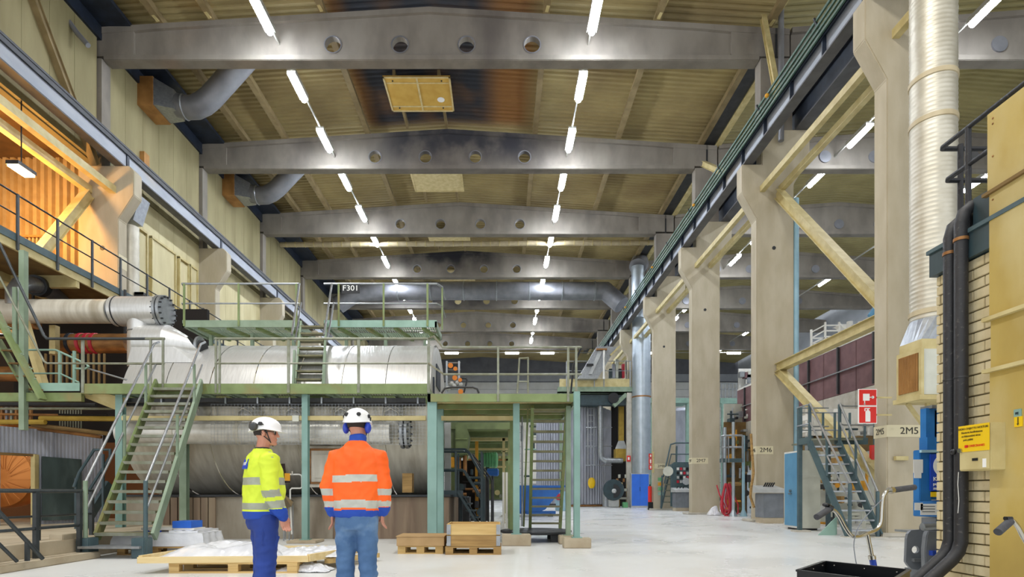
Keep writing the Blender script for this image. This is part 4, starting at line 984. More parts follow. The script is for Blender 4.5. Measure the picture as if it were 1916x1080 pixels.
# dark teal short stair behind the left stair
o = thing('short_stair', 'dark teal short stair behind the front stair at left', 'stair', P(190, 980, 12.2))
MB().bar(P(148, 1000, 11.6), P(205, 905, 12.2), .06, .22, up=(0, 1, 0)).build('stringer', dteal, o)
MB().tube([P(138, 912, 11.6), P(148, 885, 11.7), P(176, 842, 12), P(206, 842, 12), P(206, 855, 12), P(162, 925, 11.8)], .03, 8).build('handrail', dteal, o, True)
for px in (142, 193): MB().bar(P(px, 990, 11.9), P(px, 850 if px > 150 else 895, 11.9), .04).build('post', dteal, o)

# ================================================================== pallets and goods on the floor at left
def pallet(name, lab, x0, x1, y0, y1, m, grp=None):
    o = thing(name, lab, 'pallet', ((x0+x1)/2, (y0+y1)/2, 0), grp)
    for j in range(3):
        y = [y0, (y0+y1)/2-.05, y1-.1][j]
        MB().box(x0, x1, y, y+.1, 0, .022).build('bottom_board', m, o)
        for i in range(3):
            x = [x0, (x0+x1)/2-.07, x1-.14][i]
            MB().box(x, x+.14, y, y+.1, .022, .1).build('block', m, o, bevel=.004)
    for i in range(3):
        x = [x0, (x0+x1)/2-.07, x1-.14][i]; MB().box(x, x+.14, y0, y1, .1, .122).build('cross_board', m, o)
    n = 5
    for i in range(n):
        y = y0+(y1-y0-.12)*i/(n-1); MB().box(x0, x1, y, y+.12, .122, .144).build('deck_board', m, o)
    return o
pallet('pallet', 'pale wooden pallet nearest the camera under the long timber frame', XX(318, 7.75), XX(318, 7.75)+1.75, 7.72, 8.55, wood)
o = thing('timber_skid', 'long new-timber frame lying on the front pallet, covered in plastic', 'timber frame', (-3.9, 8.4, .144))
xa, xb = -4.9, -2.65; ya, yb = 7.62, 9.0
MB().add([(xa, ya, .146), (xb+.0, ya+.15, .146), (xb, ya+.2, .146), (xa, ya+.05, .146), (xa, ya, .23), (xb, ya+.15, .23), (xb, ya+.2, .23), (xa, ya+.05, .23)], [(0, 1, 2, 3), (4, 5, 6, 7), (0, 1, 5, 4), (2, 3, 7, 6), (0, 3, 7, 4), (1, 2, 6, 5)]).build('front_rail', wood_n, o)
MB().bar((xa+.03, ya+.02, .2), (xa+.15, yb, .2), .05, .1).build('side_rail', wood_n, o)
MB().bar((xb, ya+.17, .2), (xb+.45, yb+.1, .2), .05, .1).build('side_rail', wood_n, o)
MB().bar((xa+.15, yb, .2), (xb+.45, yb+.1, .2), .05, .1).build('back_rail', wood_n, o)
MB().add([(xa+.05, ya+.06, .15), (xb, ya+.2, .15), (xb+.42, yb+.05, .15), (xa+.16, yb-.02, .15), (xa+.05, ya+.06, .17), (xb, ya+.2, .17), (xb+.42, yb+.05, .17), (xa+.16, yb-.02, .17)], [(0, 1, 2, 3), (4, 5, 6, 7), (0, 1, 5, 4), (1, 2, 6, 5), (2, 3, 7, 6), (3, 0, 4, 7)]).build('panel', wood_n, o)
MB().bar((xb+.15, ya+.5, .12), (xb+.65, yb+.15, .09), .09, .07).build('prop', wood, o)
import mathutils.noise as mn
def sheet_heap(name, lab, cx, cy, z0, lx, ly, h, seed, m=plastic):
    def fn(u, v):
        x = cx+(u-.5)*lx; y = cy+(v-.5)*ly
        e = max(0, 1-abs(2*u-1)**2.6)*max(0, 1-abs(2*v-1)**2.6)
        n1 = mn.noise(Vector((u*3+seed, v*3, seed))); n2 = mn.noise(Vector((u*9, v*9+seed, 3)))
        rr = mn.noise(Vector((u*22, v*14, seed+7)))
        return Vector((x+n1*.08, y+n1*.05, z0+e*h*(.65+.55*n1)+abs(n2)*.05*e+abs(rr)*.018+.01))
    o = MB().grid(fn, 60, 36).build(name, m, smooth=True); md = o.modifiers.new('s', 'SOLIDIFY'); md.thickness = .004
    return tag(o, lab, 'plastic sheet')
sheet_heap('plastic_sheet', 'crumpled translucent plastic sheet heaped on the timber frame', -4.0, 8.4, .17, 1.75, 1.15, .27, 2)
sheet_heap('plastic_sheet', 'thin crumpled plastic over the right end of the timber frame', -2.85, 8.6, .17, 1.2, 1.0, .13, 9)
sheet_heap('plastic_sheet', 'plastic trailing from the frame onto the floor near the yellow jacket', -2.75, 7.95, .0, .75, .4, .12, 5)
o = thing('perforated_board', 'white perforated panel under the plastic on the timber frame', 'panel', (-4.3, 8.0, .17))
MB().box(-4.5, -3.5, 7.75, 8.0, .172, .185).build('sheet', signw, o)
for i in range(4): MB().cyl((-4.4+.25*i, 7.85, .184), (-4.4+.25*i, 7.85, .19), .015, 8).build('hole', steel_d, o)
pallet('pallet', 'grey wooden pallet under plastic-wrapped goods behind the stair', XX(215, 9.9), XX(355, 9.9), 9.95, 10.8, wood_d)
def wrapped(name, lab, x0, x1, y0, y1, z0, z1, seed):
    def fn(u, v):   # draped cover: perimeter parameter u, height v
        p = [(x0, y1), (x0, y0), (x1, y0), (x1, y1)]; s = u*3; i = min(int(s), 2); t = s-i
        x = p[i][0]*(1-t)+p[i+1][0]*t; y = p[i][1]*(1-t)+p[i+1][1]*t
        k = math.sin(u*60+seed)*.012+mn.noise(Vector((u*14, v*3, seed)))*.03
        cx, cy = (x0+x1)/2, (y0+y1)/2; out = 1+.06*(1-v)+k
        return Vector((cx+(x-cx)*out, cy+(y-cy)*out, z0+(z1-z0)*v))
    mb = MB().grid(fn, 72, 5)
    mb.grid(lambda u, v: Vector((x0+(x1-x0)*u, y0+(y1-y0)*v, z1+.02*mn.noise(Vector((u*5, v*5, seed)))))
            , 20, 8)
    return tag(mb.build(name, plastic, smooth=True), lab, 'wrapped goods')
wrapped('wrapped_bundle', 'low bundle wrapped in wrinkled plastic on the grey pallet', XX(205, 9.9), XX(352, 9.9)+.2, 10.0, 10.7, .15, .38, 1)
wrapped('wrapped_bundle', 'second wrinkled plastic bundle right of the stair foot', XX(325, 10.3), XX(378, 10.3), 10.15, 10.9, .0, .42, 6)
for (x0, x1, y0, y1, lab, lid) in [(270, 330, 1003, 987, 'white printed carton left of the blue-lidded one behind the stair', 0), (328, 369, 1002, 975, 'white carton with bright blue top behind the front stair', 1)]:
    Y = 10.5; p = P((x0+x1)/2, y0, Y); zt0 = ZZ(y1, Y)
    z0 = .41; o = thing('carton', lab, 'carton', (p.x, Y+.15, z0))
    MB().box(XX(x0, Y), XX(x1, Y), Y-.1, Y+.3, z0, zt0 if not lid else ZZ(988, Y)).build('box', white, o, bevel=.004)
    if lid: MB().box(XX(x0, Y)-.0, XX(x1, Y)-.06, Y-.1, Y+.3, ZZ(988, Y), zt0).build('top', blue_c, o, bevel=.004)
    for q in range(2): MB().box(XX(x0+10+22*q, Y), XX(x0+16+22*q, Y), Y-.105, Y-.1, ZZ(999, Y), ZZ(992, Y)).build('print', sky_b, o)
# right pallets
pallet('pallet', 'small pale pallet under the flat cardboard box', XX(744, 10.15), XX(829, 10.15), 10.15, 10.75, wood, 'pallets beside the crate')
o = thing('cardboard_box', 'flat open-sided cardboard box on the small pallet', 'box', (-1.4, 10.4, .144))
MB().box(XX(742, 10.1), XX(831, 10.1), 10.1, 10.8, .146, .31).build('body', card, o, bevel=.005)
MB().box(XX(742, 10.1)-.01, XX(831, 10.1)+.01, 10.09, 10.82, .31, .325).build('lid', card, o)
pallet('pallet', 'dark worn pallet under the wooden collar crate', XX(833, 10.0), XX(938, 10.0), 10.0, 10.8, wood_d)
o = thing('collar_crate', 'wooden pallet-collar crate with galvanised corner hinges', 'crate', (-.5, 10.4, .144))
x0, x1 = XX(836, 10.0), XX(936, 10.0)
for j in range(2):
    z = .15+j*.2
    m = wood_d if j == 0 else wood
    MB().box(x0, x1, 10.0, 10.025, z, z+.195).build('plank', m, o); MB().box(x0, x1, 10.775, 10.8, z, z+.195).build('plank', m, o)
    MB().box(x0, x0+.025, 10.025, 10.775, z, z+.195).build('plank', m, o); MB().box(x1-.025, x1, 10.025, 10.775, z, z+.195).build('plank', m, o)
    for x in (x0, x1-.07): MB().box(x, x+.07, 9.985, 10.0, z+.01, z+.185).build('hinge', galv, o)
MB().box(x0+.03, x1-.03, 10.03, 10.77, .15, .48).build('contents', card, o)

# sink stand and water pipe
o = thing('sink_stand', 'small steel sink on legs by the plinth beside the yellow jacket', 'sink', P(542, 1000, 12.9))
MB().add([P(528, 922, 12.9), P(548, 939, 12.7), P(545, 948, 12.7), P(530, 955, 12.9), P(528, 922, 13.3), P(552, 939, 13.3), P(547, 950, 13.3), P(530, 955, 13.3)], [(0, 1, 2, 3), (4, 5, 6, 7), (0, 1, 5, 4), (1, 2, 6, 5), (2, 3, 7, 6), (3, 0, 4, 7)]).build('basin', chrome, o)
for (x, y) in ((531, 12.9), (541, 12.9), (534, 13.25), (548, 13.2)): MB().cyl((XX(x, y), y, 0), (XX(x, y), y, ZZ(945, y)), .015, 8).build('leg', galv, o)
o = thing('water_pipe', 'white bent water pipe with valve beside the teal post', 'pipe', P(550, 900, 12.9))
MB().tube([P(531, 888, 12.9), P(560, 888, 12.9), P(564, 890, 12.9), P(565, 894, 12.9), P(565, 912, 12.9), P(562, 914, 12.9), P(546, 914, 12.9), P(543, 917, 12.9), P(543, 932, 12.9), P(546, 1000, 12.9)], .018, 8).build('pipe', white, o, True)
MB().cyl(P(547, 888, 12.88), P(547, 882, 12.88), .02, 8).build('valve', chrome, o)
# ================================================================== brick booth at the right
BX = 4.6; BY = 5.99
o = thing('brick_booth', 'sand-lime brick booth at the right with its end towards the stair', 'booth', (BX, BY, 0))
MB().box(BX+.02, 8.0, 3.0, BY-.01, 0, 3.4).build('core', mortar, o)
ch = .1027; cache = {}
for i in range(33):
    zc = .0365+ch*i
    if zc > 3.36: break
    j0 = 5.516 if i % 2 else 5.388
    js = [y for y in (j0+.54, j0+.27, j0, j0-.27) if y < BY-.03]
    ys = [BY]+js+[5.16]; ys = [y for y in ys if y >= 5.16]
    for a, b in zip(ys, ys[1:]):
        if a-b < .03: continue
        L_ = round(a-b-.011, 3); key = L_
        if key not in cache:
            cache[key] = MB().box(BX-.004, BX+.09, b+.0055, b+.0055+L_, zc-.0445, zc+.0445).build('brick', brick_m, o, bevel=.004)
            cache[key]['_c'] = [b, zc]
        else:
            s = cache[key]; c = s.copy(); C.objects.link(c); c.parent = o; ORG[c.name] = ORG[o.name]
            c.location = (random.uniform(-.003, .003), b-s['_c'][0], zc-s['_c'][1])
for s in cache.values(): del s['_c']
MB().box(BX-.06, 8.1, 3.0, BY+.02, 3.38, 3.62).build('roof_fascia', dteal, o)
MB().box(BX-.08, 8.1, 3.0, BY+.04, 3.62, 3.66).build('roof_edge', dteal2, o)
MB().box(BX-.02, 8, 3.2, 5.5, 3.66, 3.95).build('roof_kerb', dteal, o)
o = thing('yellowed_cladding', 'tall yellowed sheet cladding at the right edge over the booth wall', 'cladding', (4.55, 4, 0))
MB().box(4.53, 4.6, 2.5, 5.255, 0, 2.22).build('sheet', ysheet, o)
MB().box(4.535, 4.6, 2.5, 5.25, 2.24, 2.7).build('sheet', ysheet, o)
MB().box(4.53, 4.6, 2.5, 5.26, 2.72, 3.86).build('sheet', ysheet, o)
MB().box(4.53, 4.6, 2.5, 5.28, 3.88, 4.62).build('sheet', ysheet, o)
for z in (2.23, 2.71): MB().box(4.49, 4.55, 2.5, 5.3, z-.02, z+.015).build('ledge', yel_steel, o)
MB().box(4.5, 4.55, 2.5, 5.31, 3.86, 3.89).build('ledge', brown_u, o)
for z in (4.55, 4.5, 4.2, 3.8): MB().sphere((4.53, 5.22, z), .01, 6, 4).build('screw', rustpipe, o)
lb = MB().box(4.522, 4.53, XX(0, 1)*0+4.93, 5.0, ZZ(780, 4.97), ZZ(766, 4.97)).build('label_plate', teal, o)
text('PE', .03, (4.518, 4.965, ZZ(774, 4.97)), LEFTF, dteal, lb)
lb = MB().box(4.522, 4.53, 4.92, 4.995, ZZ(799, 4.97), ZZ(780, 4.97)).build('arrow_label', yel_sign, o, label='pale yellow label with a downward arrow')
MB().box(4.518, 4.522, 4.953, 4.96, ZZ(794, 4.97), ZZ(781, 4.97)).add([(4.518, 4.945, ZZ(793, 4.97)), (4.518, 4.968, ZZ(793, 4.97)), (4.518, 4.9565, ZZ(797, 4.97))], [(0, 1, 2)]).build('arrow', navy_txt, lb)
# railing on the booth roof
o = thing('roof_railing', 'dusty dark pipe railing on the booth roof in front of the duct', 'railing', (4.6, 5.5, 3.66))
for z, y1 in ((4.70, 5.93), (4.33, 5.86)):
    MB().tube([(6.8, y1, z), (4.62, y1, z), (4.6, y1-.03, z), (4.6, 3.4, z)], .024, 10).build('rail', black_r, o, True)
for x, y in ((4.6, 5.58), (4.75, 5.86), (4.6, 4.4)): MB().cyl((x, y, 3.66), (x, y, 4.70), .026, 10).build('post', black_r, o, True)
MB().tube([(4.66, 5.75, 3.95), (5.6, 5.75, 3.95)], .03, 8).build('rail', black_r, o, True)
for j, x in enumerate((4.5, 4.5)):
    y = (5.68, 5.545)[j]
    o = thing('insulated_pipe', ['rear black insulated pipe down the brick wall', 'front black insulated pipe down the brick wall behind the yellow sign'][j], 'pipe', (x, y, .4))
    zt_ = (3.78, 3.86)[j]
    MB().tube([(5.4, y, zt_+.06), (x+.2, y, zt_+.06), (x+.1, y, zt_+.04), (x+.03, y, zt_-.02), (x, y, zt_-.13), (x, y, .62), (x-.03, y, .52), (x-.1, y-.01, .44), (x-.5, y-.06, .12), (x-.62, y-.07, .03)], .058, 16).build('insulation', black_r, o, True)
    MB().cyl((x, y, zt_-.3), (x, y, zt_-.27), .064, 16).build('clamp', rustpipe, o, True)
    MB().cyl((x, y, 2.22-.0), (x, y, 2.235), .061, 16).build('tape_joint', grey_d, o, True)
MB_ = MB().sphere((4.44, 5.56, 1.5), .03, 10, 6).build('pipe_plug', black, o, True)
MB().tube([(4.447, 5.51, 1.3), (4.444, 5.515, 1.18), (4.447, 5.505, 1.02), (4.445, 5.515, .9)], .003, 5).build('paint_drip', signw, o)
# electrical cabinet with yellow sign
o = thing('switch_cabinet', 'beige wall cabinet carrying the yellow crane notice', 'cabinet', (4.45, 5.26, 1.3))
MB().box(4.40, 4.595, 5.09, 5.44, 1.305, 1.735).build('box', yel_steel, o, bevel=.006)
MB().box(4.392, 4.40, 5.1, 5.43, 1.315, 1.725).build('door', yel_steel, o, bevel=.003)
sp = MB().box(4.386, 4.392, 5.095, 5.437, 1.485, 1.732).build('notice', yel_sign, o, label='yellow notice with dark and red lettering')
for t_, z, s, m_, yy in [('RADIO-OHJATTU NOSTURI', 1.700, .0275, navy_txt, 5.27), ('Nosturia huollettaessa', 1.665, .026, navy_txt, 5.28), ('on käännettävä virrat', 1.631, .025, navy_txt, 5.29), ('pois päältä', 1.597, .026, navy_txt, 5.32), ('KONECRANES', 1.535, .03, red, 5.235)]:
    text(t_, s, (4.383, yy, z), LEFTF, m_, sp, ex=.001)
MB().box(4.382, 4.386, 5.325, 5.36, 1.522, 1.547).build('logo_block', red, sp)
MB().box(4.386, 4.392, 5.22, 5.28, 1.395, 1.42).build('name_plate', black, o)
MB().box(4.386, 4.392, 5.13, 5.165, 1.33, 1.41).build('sticker', signw, o)
MB().cyl((4.37, 5.41, 1.5), (4.395, 5.41, 1.5), .022, 14).build('lock', chrome, o, True)

# ================================================================== spiral duct with grille box, near column 2M5
dx, dy, rr = 9.68, 12.7, .44
o = thing('spiral_duct', 'silver spiral-seamed vertical duct in front of column 2M5', 'duct', (dx, dy, 5))
prof = []; z = 4.95
while z < 19.5: prof += [(rr, z), (rr+.006, z+.02), (rr, z+.04)]; z += .1
MB().lathe(prof, (dx, dy, 0), 'Z', 40).build('spiral', duct_m, o, True)
for z in (5.1, 9.35, 10.3): MB().lathe([(rr, -.06), (rr+.022, -.05), (rr+.022, .05), (rr, .06)], (dx, dy, z), 'Z', 40).build('joint_band', duct_c, o, True)
n = 24
def sq(t, hx, hy):
    c, s = math.cos(t), math.sin(t); k = 1/max(abs(c), abs(s)); return c*k*hx, s*k*hy
ring1 = [(dx+math.cos(2*PI*j/n)*rr, dy+math.sin(2*PI*j/n)*rr, 4.95) for j in range(n)]
ring2 = [(9.4+sq(2*PI*j/n, .34, .34)[0], dy-.15+sq(2*PI*j/n, .34, .34)[1], 4.42) for j in range(n)]
ring3 = [(p[0], p[1], 4.2) for p in ring2]
MB().loft([ring2, ring1]).build('transition', galv, o)
MB().loft([ring3, ring2]).build('collar', yel_steel, o)
MB().cyl((9.72, dy-.45, 4.72), (9.72, dy-.4, 4.72), .08, 14).build('round_cap', white, o, True)
o = thing('grille_box', 'cream air intake box with brown louvre grille below the spiral duct', 'air intake', (9.3, 12.7, 3.2))
MB().box(9.06, 9.9, 12.2, 12.85, 3.22, 4.2).build('box', offw, o)
MB().box(9.0, 9.06, 12.14, 12.9, 3.2, 4.22).build('flange', yel_steel, o)
MB().box(8.995, 9.0, 12.22, 12.82, 3.3, 4.12).build('grille_back', brown_u, o)
for j in range(13): MB().box(8.975, 8.998, 12.24+j*.046, 12.255+j*.046, 3.3, 4.12).build('louvre', ply, o)
MB().box(8.95, 9.95, 12.12, 12.95, 3.1, 3.2).build('shelf', yel_steel, o)
MB().bar((9.5, 12.7, 2.55), (9.1, 12.7, 3.1), .07).bar((9.55, 12.7, 2.5), (9.55, 12.7, 3.1), .07).build('bracket', yel_steel, o)

# fire signs
Y = 13.95; x0, x1 = XX(1606, Y), XX(1641, Y)
for i, (y0, y1, lab) in enumerate([(728, 760, 'red and white fire hose reel sign above the extinguisher sign'), (760, 793, 'red and white fire extinguisher sign below the hose reel sign')]):
    s = thing('fire_sign', lab, 'sign', ((x0+x1)/2, Y, ZZ(y1, Y)))
    MB().box(x0, x1, Y, Y+.02, ZZ(y1, Y), ZZ(y0, Y)).build('board', signw, s)
    MB().box(x0+.02, x1-.02, Y-.006, Y, ZZ(y1, Y)+.02, ZZ(y0, Y)-.02).build('red_field', red, s)
    cx = (x0+x1)/2; cz = (ZZ(y0, Y)+ZZ(y1, Y))/2
    if i == 0:
        m_ = MB().box(cx-.12, cx+.04, Y-.012, Y-.006, cz-.08, cz+.09).box(cx+.04, cx+.12, Y-.012, Y-.006, cz-.005, cz+.015).box(cx-.09, cx-.07, Y-.012, Y-.006, cz-.17, cz-.08)
        m_.cyl((cx+.12, Y-.012, cz+.005), (cx+.12, Y-.006, cz+.005), .035, 14).cyl((cx-.08, Y-.012, cz-.16), (cx-.08, Y-.006, cz-.16), .02, 10)
        m_.build('pictogram', signw, s)
    else:
        m_ = MB().prism([(cx-.06, cz-.17), (cx+.06, cz-.17), (cx+.06, cz+.07), (cx+.035, cz+.11), (cx-.035, cz+.11), (cx-.06, cz+.07)], 'Y', Y-.012, Y-.006)
        m_.box(cx-.02, cx+.02, Y-.012, Y-.006, cz+.11, cz+.15).box(cx-.08, cx+.05, Y-.012, Y-.006, cz+.145, cz+.165).box(cx-.085, cx-.06, Y-.012, Y-.006, cz+.09, cz+.155)
        m_.build('pictogram', signw, s)
    MB().box(x1-.02, 9.62, Y+.0, Y+.02, cz-.02, cz+.02).build('arm', yel_steel, s)
tag(MB().box(XX(1631, 16), XX(1641, 16), 16, 16.1, ZZ(890, 16), ZZ(833, 16)).build('fire_cabinet', red), 'narrow red panel just left of column 2M5', 'panel')

# ================================================================== stair and landing at 2M5
o = thing('grey_stair', 'steep grey stair with bright handrails up to the landing beside column 2M5', 'stair', (8.9, 14, 0))
A = Vector((8.93, 13.95, .05)); B = Vector((8.72, 15.3, 2.45)); w = Vector((.78, 0, 0))
for s in (-.5, .5): MB().bar(A+w*s, B+w*s, .05, .18).each('stringer', dteal2, o)
for i in range(10):
    c = lerp(A, B, (i+.5)/10); MB().box(c.x-.36, c.x+.36, c.y-.1, c.y+.1, c.z-.02, c.z+.02).build('tread', galv, o)
for s, pf, pt in ((-.5, (1590, 905), (1515, 755)), (.5, (1642, 920), (1571, 755))):
    q = P(*pf, 13.9); t_ = P(*pt, 15.3)
    MB().tube([q, t_], .028, 8).build('handrail', galv, o, True)
    MB().tube([q-Vector((0, 0, .42)), t_-Vector((0, 0, .5))], .022, 8).build('mid_rail', galv, o, True)
    MB().bar((q.x, 13.9, .02), q, .06).build('newel_post', dteal2, o)
    MB().box(q.x-.16, q.x+.16, 13.78, 14.02, 0, .02).build('foot_plate', concrete_floor_col, o)
    m_ = lerp(q, t_, .55); MB().bar(m_, m_-Vector((0, 0, 1.0)), .045).each('post', dteal2, o)
o = thing('stair_landing', 'dark green landing with grey railings left of column 2M5', 'platform', (9, 16, 2.4))
YL = 15.3; zl = 2.43; x0 = XX(1514, YL)
MB().box(XX(1575, YL), 9.6+.5, YL+.3, YL+.35, zl, zl+.18).box(x0, x0+.05, YL, YL+.6, zl, zl+.18).each('edge_beam', dteal2, o)
MB().box(x0+.05, 9.8, YL+.05, YL+.6, zl+.1, zl+.14).box(x0+.5, 9.8, YL+.6, YL+1.9, zl+.1, zl+.14).build('deck', railg, o)
for x in (x0+.06, ): MB().bar((x, YL+.6, 0), (x, YL+.6, zl+1.05), .1).each('post', dteal2, o)
MB().box(x0-.12, x0+.3, YL+.45, YL+.75, 0, .05).build('foot_plate', concrete_floor_col, o)
zt2_ = ZZ(757, YL)
for z in (zt2_, zt2_-.52): MB().tube([(x0, YL, z), (x0, YL+.6, z), (x0+.02, YL+.65, z), (x0+.9, YL+.65, z)], .02, 8).tube([(x0+.5, YL+1.6, z), (10.2, YL+1.6, z)], .02, 8).tube([(XX(1571, YL), YL, z), (XX(1571, YL)+.3, YL+.3, z), (XX(1571, YL)+1.3, YL+.3, z)], .02, 8).each('rail', galv, o, smooth=True)
for px, dy_ in ((1515, 0), (1571, 0)): MB().bar((XX(px, YL), YL, zl), (XX(px, YL), YL, zt2_), .06).each('post', dteal2, o)
for px in (1540, 1562, 1590, 1618, 1636): MB().bar((XX(px, 16.9), 16.9, zl+.1), (XX(px, 16.9), 16.9, zt2_), .05).each('post', dteal2, o)
MB().bar((9.75, 16.9, 0), (9.75, 16.9, zl+.1), .1).bar((x0+.6, 16.9, 0), (x0+.6, 16.9, zl+.1), .1).each('leg', dteal2, o)
o = thing('floor_brackets', 'pair of pale green triangular brackets on the floor beside the grey stair', 'bracket', P(1555, 1002, 14.6))
for px in (1531, 1545): MB().prism([(px*0+XX(px, 14.6), 0), (XX(px+33, 14.6), 0), (XX(px+33, 14.6), .46)], 'Y', 14.6+(px-1531)*.02, 14.63+(px-1531)*.02).build('gusset', mint, o)
o = thing('blue_locker', 'tall blue-doored locker with pale end panel in front of column 2M6', 'locker', (8.95, 16.85, 0))
z1 = ZZ(843, 16.4)
MB().box(8.65, 9.24, 16.4, 17.3, .06, z1).build('carcass', offw, o, bevel=.008)
MB().box(8.64, 8.65, 16.4, 17.3, .06, z1).build('door_frame', white, o)
MB().box(8.62, 8.64, 16.46, 17.24, .12, z1-.05).build('door', blue_k, o)
MB().cyl((8.57, 16.85, 1.15), (8.62, 16.85, 1.15), .04, 10).box(8.58, 8.62, 16.8, 16.95, 1.05, 1.08).build('handle', chrome, o)
MB().box(8.7, 9.2, 16.5, 17.2, 0, .06).build('base', steel_d, o)
def desk(px0, px1, Y, ytop, lab, levers=5):
    o = thing('control_desk', lab, 'control desk', P((px0+px1)/2, 978, Y))
    x0, x1 = XX(px0, Y), XX(px1, Y); zt_ = ZZ(ytop, Y)
    MB().box(x0+.1, x1, Y, Y+.7, 0, .2).build('plinth', slab_m, o)
    MB().box(x0+.08, x1, Y-.02, Y+.7, .2, zt_-.22).build('cabinet', greym, o, bevel=.01)
    MB().prism([(Y-.15, zt_-.2), (Y+.7, zt_-.2), (Y+.7, zt_+.08), (Y-.1, zt_-.06)], 'X', x0, x1).build('top', grey_l, o)
    for j in range(levers): MB().cyl((x0+.25+j*(x1-x0-.4)/levers, Y+.4, zt_), (x0+.3+j*(x1-x0-.4)/levers, Y+.3, zt_+.17), .025, 6).build('lever', black, o)
    return o
desk(1425, 1466, 20.2, 912, 'grey control desk with levers against column 2M6')
desk(1262, 1292, 33.5, 915, 'grey control desk beside column 2M7 under a gauge panel', 3)
o = thing('gauge_panel', 'dark green gauge panel behind the desk at column 2M7', 'panel', P(1273, 910, 34.4))
MB().prism([(XX(1256, 34.4), ZZ(948, 34.4)), (XX(1291, 34.4), ZZ(948, 34.4)), (XX(1291, 34.4), ZZ(865, 34.4)), (XX(1262, 34.4), ZZ(865, 34.4)), (XX(1256, 34.4), ZZ(870, 34.4))], 'Y', 34.4, 34.6).build('board', dteal2, o)
random.seed(5)
for r_ in range(4):
    for c_ in range(4): MB().box(XX(1267+c_*6, 34.3), XX(1271+c_*6, 34.3), 34.34, 34.4, ZZ(880+r_*8, 34.3), ZZ(875+r_*8, 34.3)).build('gauge', [white, red_h, grey_l, black][(r_*3+c_) % 4], o)
MB().cyl(P(1284, 901, 34.2), P(1284, 901, 34.35), .22, 16).build('dial', galv, o, True)
MB().cyl(P(1250, 882, 34.2), P(1250, 882, 34.3), .3, 20).build('mirror', offw, o, True)
o = thing('green_ladder_stand', 'small green ladder stand with railing at column 2M8', 'ladder', P(1250, 948, 35))
for px in (1237, 1264): MB().bar(P(px, 952, 35), P(px+2, 835 if px > 1250 else 890, 35), .09).each('post', dteal2, o)
MB().tube([P(1241, 893, 35), P(1255, 832, 35), P(1265, 829, 35), P(1290, 829, 35)], .05, 8).tube([P(1243, 905, 35), P(1256, 850, 35), P(1290, 850, 35)], .04, 8).build('rail', dteal2, o, True)
MB().bar(P(1237, 950, 35), P(1255, 870, 35.6), .1).bar(P(1262, 950, 35), P(1270, 870, 35.6), .1).each('stringer', dteal2, o)
for j in range(7): MB().bar(P(1240+j*2, 940-j*11, 35.2), P(1260+j*1.5, 940-j*11, 35.2), .08).build('rung', railg, o)
for j in range(4): MB().box(XX(1231, 35.1), XX(1240, 35.1), 35, 35.1, ZZ(900+j*9, 35), ZZ(894+j*9, 35)).build('hanging_tag', [mgreen2, myellow, mgreen2, mint][j], o)
# red hoses
o = thing('red_hose', 'coiled red hoses hanging to the floor at the right edge of column 2M7', 'hose', P(1360, 966, 26.5))
random.seed(11)
for j in range(7):
    cx = 1357+random.uniform(-3, 6); w_ = random.uniform(5, 14); yb = random.uniform(945, 965)
    pts = [P(cx+math.sin(t)*w_*(.25+.75*(1-math.cos(t))/2)+j*.8, 905+(yb-905)*(1-math.cos(t))/2, 26.5+.03*j) for t in [2*PI*k/20 for k in range(21)]]
    MB().tube(pts, .035, 6).build('loop', red_h, o, True)
MB().tube([P(1341, 908, 26.6), P(1346, 925, 26.6), P(1358, 950, 26.5), P(1356, 965, 26.4), P(1372, 966, 26.3), P(1381, 960, 26.3), P(1381, 945, 26.4), P(1368, 915, 26.5)], .03, 6).build('loop', red_h, o, True)
o = thing('hose_cage', 'grey railed cage on pale blue pillars between columns 2M7 and 2M6', 'railing', P(1372, 870, 26))
for z0 in (816, 838): MB().tube([P(1351, z0+5, 26.2), P(1351, z0, 26.2), P(1366, z0-1, 26), P(1388, z0-1, 26), P(1391, z0+4, 26)], .045, 8).build('rail', galv, o, True)
for px in (1351, 1358, 1363, 1390): MB().bar(P(px, 866, 26), P(px, 818, 26), .05).build('bar', galv, o)
MB().box(XX(1351, 26), XX(1392, 26), 26, 26.3, ZZ(865, 26), ZZ(858, 26)).build('shelf', dteal2, o)
for px, ytop, m_ in ((1372, 790, duct_b), (1391, 815, blue_p)):
    t_ = thing('pillar', 'pale blue slim pillar %s of the red hoses' % ('just right' if px < 1380 else 'farther right'), 'pillar', P(px, 966, 26.2))
    MB().cyl((XX(px, 26.2), 26.2, 0), (XX(px, 26.2), 26.2, ZZ(ytop, 26.2)), .07, 10).build('shaft', m_, t_, True)
    MB().cyl((XX(px, 26.2), 26.2, 0), (XX(px, 26.2), 26.2, .3), .18, 10, .07).build('foot', m_, t_, True)
tag(MB().tube([P(1405, 812, 21.0), P(1407, 845, 21.0), P(1410, 885, 21.0), P(1405, 915, 21.0), P(1404, 930, 21.0), P(1411, 950, 21.0)], .05, 8).build('brown_hose', wood_d, smooth=True), 'brown hose hanging on the left face of column 2M6', 'hose')
o = sheet_heap('plastic_bag', 'crumpled clear plastic bag on the floor at column 2M7', XX(1335, 27.5), 27.5, 0, .6, .5, .45, 4)
